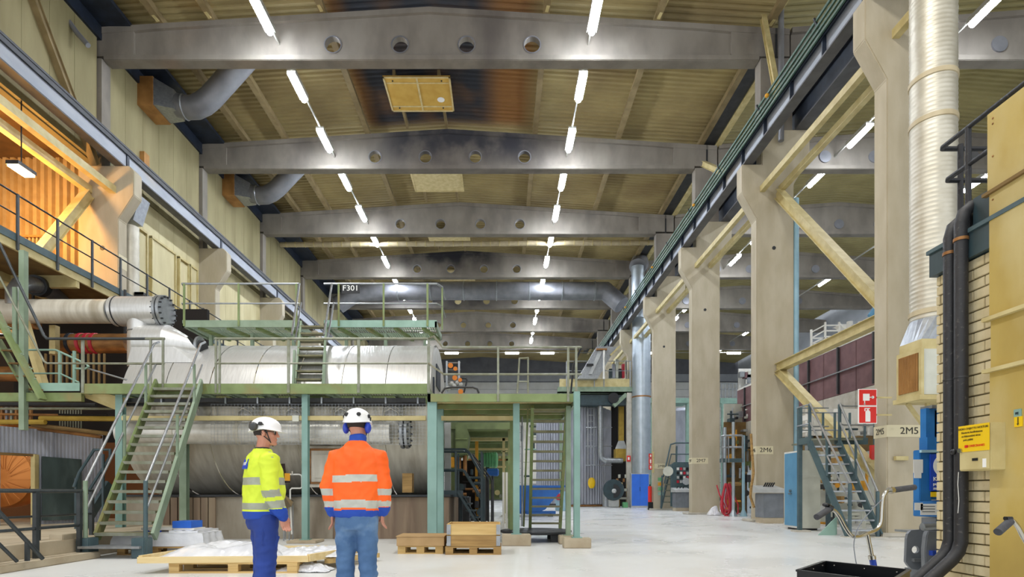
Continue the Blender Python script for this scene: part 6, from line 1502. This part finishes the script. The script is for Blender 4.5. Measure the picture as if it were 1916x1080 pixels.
plate([(1701, 993), (1722, 991), (1735, 997), (1733, 1062), (1722, 1068), (1703, 1064), (1695, 1052), (1697, 1005)], (1713, 1029, 7), 7.0, .04, greym, 'side_plate')
MB().prism([(XX(a, 6.8), ZZ(b, 6.8)) for a, b in [(1737, 994), (1775, 994), (1775, 1085), (1748, 1080), (1732, 1066), (1731, 1030), (1734, 1003)]], 'Y', 6.8, 6.88).build('front_plate', greym, o, bevel=.01)
MB().box(XX(1700, 7.05), XX(1735, 7.05), 7.05, 7.3, ZZ(997, 7.05), ZZ(993, 7.05)).box(XX(1700, 7.05), XX(1732, 7.05), 6.95, 7.02, ZZ(1050, 7.05), ZZ(1044, 7.05)).each('web', galv, o)
MB().box(XX(1744, 6.75), XX(1775, 6.75), 6.74, 6.8, ZZ(1040, 6.75), ZZ(1031, 6.75)).build('blue_bar', blue_d, o)
MB().box(XX(1725, 7), XX(1775, 7), 6.9, 7.3, 0, ZZ(1068, 7)).build('foot', greym, o)

# ================================================================== cargo tricycles
def curve_tube(pts, r, seg=12, n=6):
    P_ = [Vector(p) for p in pts]; out = []
    for i in range(len(P_)-1):
        p0 = P_[max(i-1, 0)]; p1_, p2_ = P_[i], P_[i+1]; p3 = P_[min(i+2, len(P_)-1)]
        for k in range(n):
            t = k/n; out.append(.5*((2*p1_)+(-p0+p2_)*t+(2*p0-5*p1_+4*p2_-p3)*t*t+(-p0+3*p1_-3*p2_+p3)*t**3))
    out.append(P_[-1]); return MB().tube(out, r, seg)
def wheel(par, c, r, ax):
    MB().lathe([(r-.03, -.018), (r, -.02), (r+.01, 0), (r, .02), (r-.03, .018)], c, ax, 32).build('tyre', black, par, True)
    for j in range(8):
        t = PI*j/8; d_ = Vector((0, math.cos(t), math.sin(t))) if ax == 'X' else Vector((math.sin(t), 0, math.cos(t)))
        MB().bar(Vector(c)-d_*(r-.02), Vector(c)+d_*(r-.02), .006).build('spoke', chrome, par)
o = thing('cargo_tricycle', 'cargo tricycle with black tray and high chrome handlebar at bottom right', 'tricycle', P(1610, 1075, 3.9)*1)
Yh = 3.95
hb = [P(1549, 953, 3.88), P(1560, 955, 3.9), P(1570, 966, 3.92), P(1582, 988, 3.94), P(1594, 1003, 3.95), P(1608, 1004, 3.98), P(1624, 998, 4.0), P(1640, 991, 4.03), P(1648, 978, 4.05), P(1650, 950, 4.06), P(1652, 932, 4.07), P(1658, 921, 4.08), P(1666, 917, 4.1)]
curve_tube(hb, .0125, 12).build('handlebar', chrome, o, True)
MB().cyl(P(1528, 968, 3.8), P(1552, 953, 3.88), .021, 14).build('grip', rubber, o, True)
MB().cyl(P(1665, 918, 4.1), P(1711, 912, 4.16), .021, 14).build('grip', rubber, o, True)
MB().cyl(P(1664, 918, 4.09), P(1670, 917, 4.1), .026, 14).build('clamp', chrome, o, True)
MB().sphere(P(1545, 945, 3.88), .022, 12, 8, (1, 1, .7)).build('bell', black, o, True)
MB().cyl(P(1548, 949, 3.88), P(1556, 953, 3.88), .024, 12).build('lever_clamp', black, o, True)
st0 = P(1623, 1000, 4.0); st1 = P(1632, 1045, 4.02); st2 = P(1640, 1085, 4.05)
MB().cyl(st0, st1, .0135, 12).build('stem', chrome, o, True)
MB().cyl(P(1631, 1040, 4.02), P(1632, 1047, 4.02), .024, 12).build('collar', chrome, o, True)
MB().cyl(st1, st2, .021, 12).build('head_tube', blue_d, o, True)
curve_tube([P(1650, 935, 4.05), P(1628, 958, 3.98), P(1607, 985, 3.95), P(1598, 1015, 3.93), P(1600, 1042, 3.9), P(1604, 1062, 3.88)], .0035, 6).build('brake_cable', greym, o, True)
fc = Vector((st2.x+.03, 4.35, .25))
wheel(o, fc, .24, 'X'); MB().cyl(st2, fc+Vector((.06, 0, 0)), .014, 10).cyl(st2, fc-Vector((.06, 0, 0)), .014, 10).build('fork', blue_d, o, True)
zr_ = .62; a0 = Vector((2.25, 3.94, zr_)); a1_ = Vector((1.82, 3.48, zr_)); a2_ = Vector((2.52, 3.5, zr_))
e1 = a2_-a0; cn = [a1_, a0, a2_, a1_+e1]
hgt = .3
for k_ in range(4):
    p_, q_ = cn[k_], cn[(k_+1) % 4]; MB().bar((p_.x, p_.y, zr_-hgt/2), (q_.x, q_.y, zr_-hgt/2), .008, hgt).build('tray_wall', black_m, o)
    MB().bar(p_, q_, .022, .012).build('tray_rim', black_m, o)
    for t_ in (.12, .5, .88):
        c_ = lerp(p_, q_, t_)-Vector((0, 0, .02)); ctr = (cn[0]+cn[2])/2; dd = (ctr-c_); dd.z = 0; dd.normalize(); MB().sphere(c_+dd*.008, .006, 8, 5).build('rivet', chrome, o)
MB().add([c-Vector((0, 0, hgt)) for c in cn], [(0, 1, 2, 3)]).build('tray_floor', black_m, o)
ctr = (cn[0]+cn[2])/2
wheel(o, ctr+Vector((-.5, 0, -.37)), .24, 'X'); wheel(o, ctr+Vector((.5, 0, -.37)), .24, 'X')
MB().cyl(ctr+Vector((-.5, 0, -.37)), ctr+Vector((.5, 0, -.37)), .015, 10).cyl(ctr+Vector((0, 0, -.37)), st2, .018, 10).build('frame', blue_d, o, True)
o = thing('cargo_tricycle', 'second tricycle at the right edge showing one grey grip against yellowed cladding', 'tricycle', (3.1, 3.3, 0))
Y2 = 3.2
curve_tube([P(1886, 974, Y2), P(1895, 975, Y2), P(1905, 987, Y2+.02), P(1916, 1008, Y2+.04), P(1932, 1030, Y2+.05), P(1955, 1026, Y2+.08), P(1985, 1015, Y2+.12), P(1994, 985, Y2+.14), P(2004, 965, Y2+.16)], .0125, 12).build('handlebar', chrome, o, True)
MB().cyl(P(1867, 996, Y2-.05), P(1890, 976, Y2), .0215, 14).build('grip', rubber, o, True)
MB().cyl(P(2002, 966, Y2+.16), P(2050, 960, Y2+.2), .021, 14).build('grip', rubber, o, True)
MB().box(P(1880, 970, Y2).x, P(1893, 970, Y2).x, Y2-.015, Y2+.015, ZZ(974, Y2), ZZ(967, Y2)).build('bell', black, o, bevel=.004)
s0 = P(1955, 1026, Y2+.08); s1 = s0+Vector((.02, .1, -.35)); MB().cyl(s0, s1, .016, 12).build('stem', blue_d, o, True)
fc = Vector((s1.x, 3.6, .25)); wheel(o, fc, .24, 'X'); MB().cyl(s1, fc+Vector((.05, 0, 0)), .014, 10).cyl(s1, fc-Vector((.05, 0, 0)), .014, 10).build('fork', blue_d, o, True)
# ================================================================== the two workers
import bmesh
skin = mat('skin', '#c98f76', '#bd8068', .55, scale=12)
m_or = mat('hi_vis_orange', '#ff6a14', '#f75f0c', .65, scale=4, bump=.35, bscale=9)
m_ye = mat('hi_vis_yellow', '#d9ec3e', '#cfe234', .65, scale=4, bump=.35, bscale=9)
m_rf = mat('reflective_tape', '#bfc0b4', '#b2b3a8', .5, scale=10)
m_rf2 = mat('reflective_tape_grey', '#a3a795', '#979b88', .5, scale=10)
m_wb = mat('work_blue', '#1c4bb0', '#173f9a', .75, scale=4, bump=.3, bscale=9)
m_wb2 = mat('trouser_blue', '#24408f', '#1c3478', .8, scale=3, bump=.4, bscale=9)
m_je = mat('denim', '#54759c', '#3f5f88', .85, scale=5, bump=.5, bscale=12, col3='#7f9bb9', scale3=3, lo3=.55, hi3=.72)
m_hel = mat('helmet_white', '#f0f0ee', None, .25)
m_hair = mat('dark_hair', '#2a211d', None, .8)
m_muffb = mat('ear_defender_blue', '#2340b0', None, .35)
m_muffd = mat('ear_defender_dark', '#33363a', '#454239', .4, scale=12)
m_strap = mat('strap_dark', '#2c2b2c', None, .7)
def ell(cx, cy, z, rx, ry, n=24, p=2.3, tilt=0):
    out = []
    for j in range(n):
        t = 2*PI*j/n; c, s = math.cos(t), math.sin(t)
        k = (abs(c)**p+abs(s)**p)**(-1/p); out.append(Vector((cx+c*k*rx, cy+s*k*ry, z+tilt*c*k*rx)))
    return out
def limb(mb, pts, rs, seg=14): mb.tube(pts, rs, seg); mb.sphere(pts[0], rs[0], 12, 8); mb.sphere(pts[-1], rs[-1], 12, 8); return mb
def closest(p, pts):
    best = 9
    for a, b in zip(pts, pts[1:]):
        a = Vector(a); b = Vector(b); t = max(0, min(1, (p-a).dot(b-a)/(b-a).length_squared)); best = min(best, (p-a-(b-a)*t).length)
    return best
def fuse(mb, name, voxel, smooth, M, parent, mats, pick=None, wrinkle=None):
    me = bpy.data.meshes.new(name); me.from_pydata(mb.v, [], mb.f)
    bm = bmesh.new(); bm.from_mesh(me)
    # orient every closed shell outwards, then remesh into one skin
    bmesh.ops.recalc_face_normals(bm, faces=bm.faces); bm.to_mesh(me); bm.free()
    o = bpy.data.objects.new(name, me); C.objects.link(o)
    r = o.modifiers.new('r', 'REMESH'); r.mode = 'VOXEL'; r.voxel_size = voxel
    s = o.modifiers.new('s', 'SMOOTH'); s.factor = .5; s.iterations = smooth
    dg = bpy.context.evaluated_depsgraph_get(); m2 = bpy.data.meshes.new_from_object(o.evaluated_get(dg)); m2.name = name; print(name, len(m2.polygons))
    bpy.data.objects.remove(o); bpy.data.meshes.remove(me)
    if wrinkle:
        ns = [v.normal.copy() for v in m2.vertices]
        for v, n_ in zip(m2.vertices, ns): v.co += n_*wrinkle(v.co)
    m2.materials.clear()
    for q in mats: m2.materials.append(q)
    if pick:
        for f in m2.polygons: f.material_index = pick(f.center)
    m2.polygons.foreach_set('use_smooth', [True]*len(m2.polygons))
    m2.transform(M)
    loc = ORG[parent.name] if parent else M.translation.copy()
    m2.transform(Matrix.Translation(-loc))
    o = bpy.data.objects.new(name, m2); C.objects.link(o)
    if parent: o.parent = parent
    else: o.location = loc
    ORG[o.name] = loc; return o
def part(mb, name, m, M, parent, smooth=True, kid=None):
    mb.v = [M@v for v in mb.v]; return mb.build(name, m, kid or parent, smooth)
def hand(mb, wrist, d, palm_n, side, curl=.5, s=1.0):
    """wrist point, d = direction along hand, palm_n = palm normal; side = sign of the thumb direction across the hand"""
    d = Vector(d).normalized(); n = Vector(palm_n).normalized(); a = d.cross(n).normalized()*side   # a points to the thumb side
    w = Vector(wrist)
    rings = []
    for t, hw, hh in ((-.03, .026, .021), (.0, .027, .02), (.03, .036, .017), (.06, .042, .016), (.085, .041, .014)):
        c = w+d*t*s; rings.append([c+a*math.cos(q)*hw*s+n*math.sin(q)*hh*s for q in [2*PI*j/14 for j in range(14)]])
    mb.loft(rings)
    for k, (off, L_) in enumerate(((.03, .068), (.011, .078), (-.010, .073), (-.029, .056))):
        p = w+d*.078*s+a*off*s; dd = d.copy(); pts = [p-d*.02*s, p]
        for q in range(3):
            ang = curl*(.5+.35*q)+.06*k; dd = (Matrix.Rotation(ang*.75, 3, -d.cross(n).normalized())@d) if q == 0 else (Matrix.Rotation(curl*(.5), 3, -d.cross(n).normalized())@dd)
            p = p+dd*L_*s*(.42, .32, .26)[q]; pts.append(p.copy())
        limb(mb, pts, [.0105*s, .0105*s, .0095*s, .0088*s, .0075*s], 10)
    p = w+d*.018*s+a*.026*s; dt = (d*.75+a*.6+n*.35).normalized(); p2 = p+dt*.036*s; p3 = p2+(d*.9+a*.15+n*.4).normalized()*.03*s; p4 = p3+(d+n*.5-a*.1).normalized()*.024*s
    limb(mb, [p-dt*.02*s, p, p2, p3, p4], [.013*s, .0135*s, .0115*s, .0105*s, .0085*s], 10)
def head(mb, c, R):
    """c centre of skull, R 3x3 rotation (face looks along +Y of R)"""
    h = MB()
    prof = [(-.118, .030, .030, .062), (-.108, .042, .045, .052), (-.09, .052, .064, .036), (-.06, .062, .082, .014), (-.03, .068, .091, .004), (0, .074, .096, 0), (.035, .077, .098, -.003), (.07, .072, .09, -.005), (.095, .055, .07, -.006), (.112, .03, .04, -.006)]
    h.loft([ell(0, yo, z, rx, ry, 24, 2.1) for z, rx, ry, yo in prof])
    # nose, brow, lips, chin, ears
    h.loft([[Vector((x*w_, y, z)) for x, y in ((-1, 0), (0, 1), (1, 0))] for z, w_, y in ()] ) if False else None
    h.sphere((0, .092, .022), .03, 12, 8, (1.5, .35, .45))
    limb(h, [(0, .093, .012), (0, .103, -.012), (0, .113, -.03)], [.008, .0095, .012], 10)
    h.sphere((-.011, .101, -.033), .0085, 8, 6); h.sphere((.011, .101, -.033), .0085, 8, 6)
    h.sphere((0, .096, -.058), .012, 10, 6, (1.9, .8, .5)); h.sphere((0, .094, -.068), .012, 10, 6, (1.7, .8, .55))
    h.sphere((0, .088, -.098), .022, 10, 8, (1, .8, .75))
    for s in (-1, 1):
        h.sphere((s*.036, .075, -.028), .022, 10, 8, (1, .6, .8))
        h.sphere((s*.077, -.004, -.018), .03, 12, 8, (.32, .62, 1.05)); h.sphere((s*.081, -.01, -.004), .02, 10, 6, (.4, .85, .8))
    mb.add([Vector(c)+R@v for v in h.v], h.f)

def worker(name_label, base, yaw, P_):
    M = Matrix.Translation(base)@Matrix.Rotation(yaw, 4, 'Z')
    R_h = Matrix.Rotation(P_['head_yaw'], 3, 'Z')@Matrix.Rotation(P_.get('nod', 0), 3, 'X')
    hc = Vector(P_['head']); H = P_['H']
    # ---- body in skin
    b = MB()
    sh = 1.43*H/1.84; hipz = .93*H/1.84
    tor = [(.80, .13, .10), (.90, .15, .105), (1.05, .135, .095), (1.2, .145, .10), (1.33, .155, .10), (1.42, .13, .085), (1.47, .075, .065)]
    b.loft([ell(P_['lean'](z)[0], P_['lean'](z)[1], z*H/1.84, rx, ry) for z, rx, ry in tor])
    nb = Vector((P_['lean'](1.45)[0], P_['lean'](1.45)[1]-.005, 1.44*H/1.84)); limb(b, [nb, (nb*.5+hc*.5)+Vector((0, -.01, -.03)), hc+Vector((0, -.01, -.05))], [.066, .058, .058])
    head(b, hc, R_h)
    for s in (-1, 1):
        A_ = P_['arm'][s]; limb(b, A_[:3], [.047, .038, .027]); 
        hand(b, A_[2], A_[3], A_[4], P_['thumb'][s], P_['curl'])
        L_ = P_['leg'][s]; limb(b, L_, [.075, .05, .035])
        f = Vector(L_[2]); b.loft([ell(f.x, f.y+.05, .03, .035, .11, 16), ell(f.x, f.y+.04, .06, .035, .09, 16), ell(f.x, f.y, .1, .03, .04, 16)])
    body = fuse(b, 'person', .0048, 4, M, None, [skin])
    tag(body, name_label, 'person')
    # ---- trousers
    t = MB(); lx, ly = P_['lean'](.9)
    t.loft([ell(lx, ly, z*H/1.84, rx, ry) for z, rx, ry in ((.78, .155, .115), (.85, .178, .135), (.93, .178, .13), (1.02, .165, .12))])
    for s in (-1, 1):
        L_ = [Vector(q) for q in P_['leg'][s]]
        pts = [L_[0]+Vector((0, 0, .0)), lerp(L_[0], L_[1], .5), L_[1]+Vector((0, 0, .05)), L_[1], lerp(L_[1], L_[2], .45), lerp(L_[1], L_[2], .93)]
        limb(t, pts, P_.get('legr', [.102, .094, .08, .079, .076, .072]), 20)
    tr = fuse(t, 'trousers', .009, 5, M, body, P_['tm'], P_.get('tpick'), P_['twr'])
    # ---- jacket
    j = MB()
    jt = P_['torso']
    j.loft([ell(P_['lean'](z)[0], P_['lean'](z)[1]+(yo), z*H/1.84, rx, ry, 32, 2.5) for z, rx, ry, yo in jt])
    for s in (-1, 1):
        A_ = [Vector(q) for q in P_['arm'][s][:3]]
        pts = [A_[0]+Vector((-s*.05, 0, .01)), A_[0], lerp(A_[0], A_[1], .5), A_[1], lerp(A_[1], A_[2], .5), lerp(A_[1], A_[2], .86), lerp(A_[1], A_[2], .99)]
        limb(j, pts, P_.get('armr', [.072, .078, .072, .066, .062, .058, .045]), 20)
    arms = {s: [Vector(q) for q in P_['arm'][s][:3]] for s in (-1, 1)}
    def is_sleeve(c):
        for s in (-1, 1):
            if closest(c, arms[s]) < .085 and c.x*s > P_['sleeve_x'](c.z): return True
        return False
    ja = fuse(j, 'jacket', .0085, 5, M, body, P_['jm'], lambda c: P_['jpick'](c, is_sleeve(c)), P_['jwr'])
    # ---- shoes
    for s in (-1, 1):
        f = Vector(P_['leg'][s][2]); q = MB()
        q.loft([ell(f.x, f.y+.05, .0, .05, .15, 20, 2.6), ell(f.x, f.y+.05, .03, .052, .152, 20, 2.6), ell(f.x, f.y+.045, .06, .048, .14, 20), ell(f.x, f.y+.02, .09, .045, .10, 20), ell(f.x, f.y-.01, .14, .045, .06, 20)])
        part(q, 'shoe', black, M, body)
    # ---- helmet
    Rm = M@(Matrix.Translation(hc)@R_h.to_4x4()@Matrix.Rotation(P_.get('htilt', 0), 4, 'X'))
    q = MB(); n = 32; rings = []
    for i in range(11):
        a = PI/2*i/10; rr_ = math.cos(a); rings.append([Vector((math.cos(t_)*.112*max(rr_, .02), math.sin(t_)*.136*max(rr_, .02)-.002, .045+math.sin(a)*.098)) for t_ in [2*PI*k/n for k in range(n)]])
    low = [Vector((math.cos(t_)*.112, math.sin(t_)*.136-.002, .045)) for t_ in [2*PI*k/n for k in range(n)]]
    skirt = [Vector((math.cos(t_)*.119, math.sin(t_)*.145-.002, .025-.012*math.sin(t_)**2)) for t_ in [2*PI*k/n for k in range(n)]]
    rim = [Vector((math.cos(t_)*.122, (math.sin(t_)*.148-.002)+(.04*math.sin(t_)**6 if math.sin(t_) > 0 else 0), .018-.012*math.sin(t_)**2-(.0 if math.sin(t_) > 0 else .018*abs(math.sin(t_))**1.5))) for t_ in [2*PI*k/n for k in range(n)]]
    q.loft([rim, skirt, low]+rings[1:]); hel = part(q, 'helmet', m_hel, Rm, body)
    q = MB()
    for s in (-1, 1):
        for ang in (28, 78):
            t_ = math.radians(ang); c = Vector((s*math.cos(t_-PI/2)*.113, math.sin(t_-PI/2)*.137, .066)); nn = Vector((c.x/.0125, c.y/.0185, 0)).normalized()
            q.sphere(c, .021, 10, 6, (.5 if abs(c.x) > .08 else 1, .5 if abs(c.x) <= .08 else 1, .9))
    q.v = [Rm@v for v in q.v]; q.each('vent', m_strap, hel, smooth=True)
    q = MB(); q.loft([ell(0, -.014, z, rx, ry, 24, 2.1) for z, rx, ry in ((-.035, .073, .084), (-.01, .08, .092), (.03, .083, .1), (.06, .08, .1))]); 
    q.v = [v if v.y < .02 else Vector((v.x, .02+(v.y-.02)*.25, v.z)) for v in q.v]; part(q, 'hair', m_hair, Rm, body)
    q = MB()
    for s in (-1, 1): q.tube([(s*.1, .02, .03), (s*.082, .035, -.03), (s*.058, .055, -.085), (0, .07, -.122)], .005, 6).tube([(s*.09, -.04, .03), (s*.078, .0, -.04), (s*.062, .05, -.08)], .0045, 6)
    part(q, 'chin_strap', m_strap, Rm, body)
    q = MB()
    for s in (-1, 1): q.sphere((s*.033, .083, .004), .012, 10, 8)
    part(q, 'eye', white, Rm, body)
    return body, M, Rm, hel

# ---- orange jacket, seen from behind
def lean(z): return (.012*(z-1.2), .0)
def wr(c):
    return .014*mn.noise(Vector((c.x*6+c.z*3, c.y*6, c.z*6)))+.007*(1-2*abs(mn.noise(Vector((c.x*9+c.z*6, c.y*9, c.z*11-c.x*5)))))+.003*mn.noise(Vector((c.x*22, c.y*22, c.z*26)))-.004
def wrj(c): return .007*mn.noise(Vector((c.x*6, c.y*6, c.z*18)))+.008*mn.noise(Vector((c.x*9+2, c.y*9, c.z*26)))*max(0, min(1, (.75-c.z)*5))+.004*mn.noise(Vector((c.x*20, c.y*20, c.z*22)))
def pick_or(c, sl):
    z = c.z
    if z > 1.545: return 2
    if sl:
        if z < .975: return 2
        if 1.078 < z < 1.132 or .978 < z < 1.028: return 1
        return 0
    zz = z-.012*math.cos(c.x*9)
    if zz < .945: return 2
    if .962 < zz < 1.03 or 1.19 < z-.01*c.x < 1.25: return 1
    return 0
PO = dict(H=1.84, head=(.0, .02, 1.69), head_yaw=-.12, nod=-.08, lean=lean, sleeve_x=lambda z: .19 if z < 1.3 else .2,
    arm={-1: [(-.18, 0, 1.395), (-.25, -.01, 1.15), (-.222, .03, .925), (.03, .08, -1), (.9, .15, .1)],
          1: [(.185, 0, 1.395), (.238, .0, 1.16), (.205, .06, .93), (-.02, .12, -1), (-1, .0, 0)]},
    thumb={-1: -1, 1: 1}, curl=.55,
    leg={-1: [(-.085, 0, .88), (-.1, .0, .5), (-.1, -.03, .1)], 1: [(.085, 0, .88), (.09, .0, .5), (.13, -.02, .1)]},
    legr=[.1, .092, .08, .079, .077, .073],
    torso=[(.885, .175, .13, 0), (.93, .188, .14, 0), (1.05, .196, .142, 0), (1.2, .206, .14, 0), (1.32, .218, .138, 0), (1.395, .208, .125, -.005), (1.45, .168, .108, -.008), (1.49, .118, .092, -.01), (1.545, .078, .078, -.012), (1.59, .072, .074, -.01), (1.60, .06, .06, -.008)],
    armr=[.07, .076, .073, .068, .064, .062, .052],
    jm=[m_or, m_rf, m_wb], jpick=pick_or, jwr=wr, tm=[m_je], twr=wrj)
bo = Vector((XX(668, 4.9), 4.9, 0))
body, M, Rm, hel = worker('worker in an orange hi-vis jacket and jeans standing with back to the camera', bo, 0, PO)
for s in (-1, 1):
    e = part(MB().sphere((s*.098, -.012, -.03), .045, 16, 12, (.62, .8, 1.15)), 'ear_defender', m_muffb, Rm, body)
    part(MB().tube([(s*.1, -.012, -.0), (s*.118, -.01, .035), (s*.12, -.01, .06)], .006, 6), 'arm', m_strap, Rm, body, kid=e)
# ---- yellow jacket, seen from back and right side
def leany(z): return (0, .0)
def pick_ye(c, sl):
    z = c.z
    if z > 1.50: return 3
    if sl:
        zz = z-.12*(c.y-.02)
        if zz < .955: return 2
        if .962 < zz < 1.03 or 1.065 < zz < 1.13: return 1
        if c.z > 1.41 and abs(c.y) < .02: return 1
        return 0
    if z < .93: return 2
    if .945 < z < 1.01 or 1.17 < z < 1.235: return 1
    return 0
PY = dict(H=1.80, head=(0, .03, 1.655), head_yaw=-.55, nod=-.06, lean=leany, sleeve_x=lambda z: .175,
    arm={-1: [(-.19, 0, 1.38), (-.24, .0, 1.1), (-.22, .12, .9), (.05, .3, -1), (1, 0, .2)],
          1: [(.19, -.01, 1.38), (.235, -.01, 1.10), (.225, .10, .885), (-.05, .25, -1), (-1, .1, 0)]},
    thumb={-1: -1, 1: 1}, curl=.75,
    leg={-1: [(-.085, .03, .86), (-.1, .05, .49), (-.1, .03, .1)], 1: [(.085, 0, .86), (.09, .0, .49), (.1, -.03, .1)]},
    legr=[.112, .104, .094, .092, .09, .086],
    torso=[(.88, .172, .145, 0), (.94, .185, .16, 0), (1.05, .192, .17, .01), (1.2, .2, .17, .015), (1.32, .21, .158, .01), (1.40, .205, .132, 0), (1.455, .16, .11, -.005), (1.50, .1, .09, .0), (1.535, .078, .08, .005), (1.55, .06, .06, .005)],
    armr=[.075, .082, .078, .074, .068, .064, .052],
    jm=[m_ye, m_rf2, m_wb, m_strap], jpick=pick_ye, jwr=wr, tm=[m_wb2], twr=wrj)
by = Vector((XX(491, 5.2), 5.2, 0))
body, M, Rm, hel = worker('worker in yellow hi-vis jacket and blue trousers looking right, raised dark ear defenders', by, -.82, PY)
q = part(MB().sphere((.115, -.085, .035), .04, 16, 12, (.7, 1, 1)), 'ear_defender', m_muffd, Rm, body)
part(MB().sphere((-.09, -.135, .035), .036, 16, 12, (1, .8, 1)), 'ear_defender', m_muffd, Rm, body)
part(MB().tube([(.12, -.07, .05), (.12, -.02, .06), (.118, 0, .06)], .006, 6), 'arm', m_strap, Rm, body, kid=q)
g = MB()
g.tube([(.083, -.01, .0), (.08, .05, .005), (.062, .085, .004)], .004, 6)
part(g, 'glasses_temple', m_strap, Rm, body)
part(MB().sphere((.045, .093, -.004), .024, 12, 8, (1, .25, .75)), 'glasses_lens', black, Rm, body)
# back patch, pocket device, trouser emblem
def patch(c, nrm, w_, h_, m_, nm, txt=None, up=(0, 0, 1)):
    c = Vector(c); n = Vector(nrm).normalized(); u = Vector(up).cross(n).normalized(); v = n.cross(u)
    mb = MB().add([c-u*w_-v*h_, c+u*w_-v*h_, c+u*w_+v*h_, c-u*w_+v*h_]+[c-u*w_-v*h_-n*.03, c+u*w_-v*h_-n*.03, c+u*w_+v*h_-n*.03, c-u*w_+v*h_-n*.03], [(0, 1, 2, 3), (0, 1, 5, 4), (1, 2, 6, 5), (2, 3, 7, 6), (3, 0, 4, 7)])
    o_ = part(mb, nm, m_, M, body, smooth=False)
    if txt:
        Rw = (M.to_3x3()@Matrix((u, v, n)).transposed()); text(txt, h_*.95, M@(c+n*.003), Rw, signw, o_, ex=.001)
    return o_
patch((-.04, -.139, 1.36), (-.02, -1, .28), .055, .045, sky_b, 'back_badge', 'ANDRITZ' if False else 'HSE')
patch((.02, .183, 1.3), (0, 1, .1), .06, .07, black, 'collar_flap')
q = MB().box(.03, .09, .17, .22, 1.21, 1.28); part(q, 'pocket_radio', myellow, M, body, smooth=False)
q = MB().box(.03, .09, .18, .222, 1.19, 1.208); part(q, 'radio_strap', black, M, body, smooth=False)
q = MB().sphere((.178, -.0, .70), .016, 12, 8, (.6, 1.1, 1)); part(q, 'leg_emblem', red, M, body)
q = MB().prism([(-.07, .64), (.06, .6), (.09, .70), (-.06, .80)], 'X', .155, .178); part(q, 'thigh_pocket', m_wb2, M, body, smooth=False)
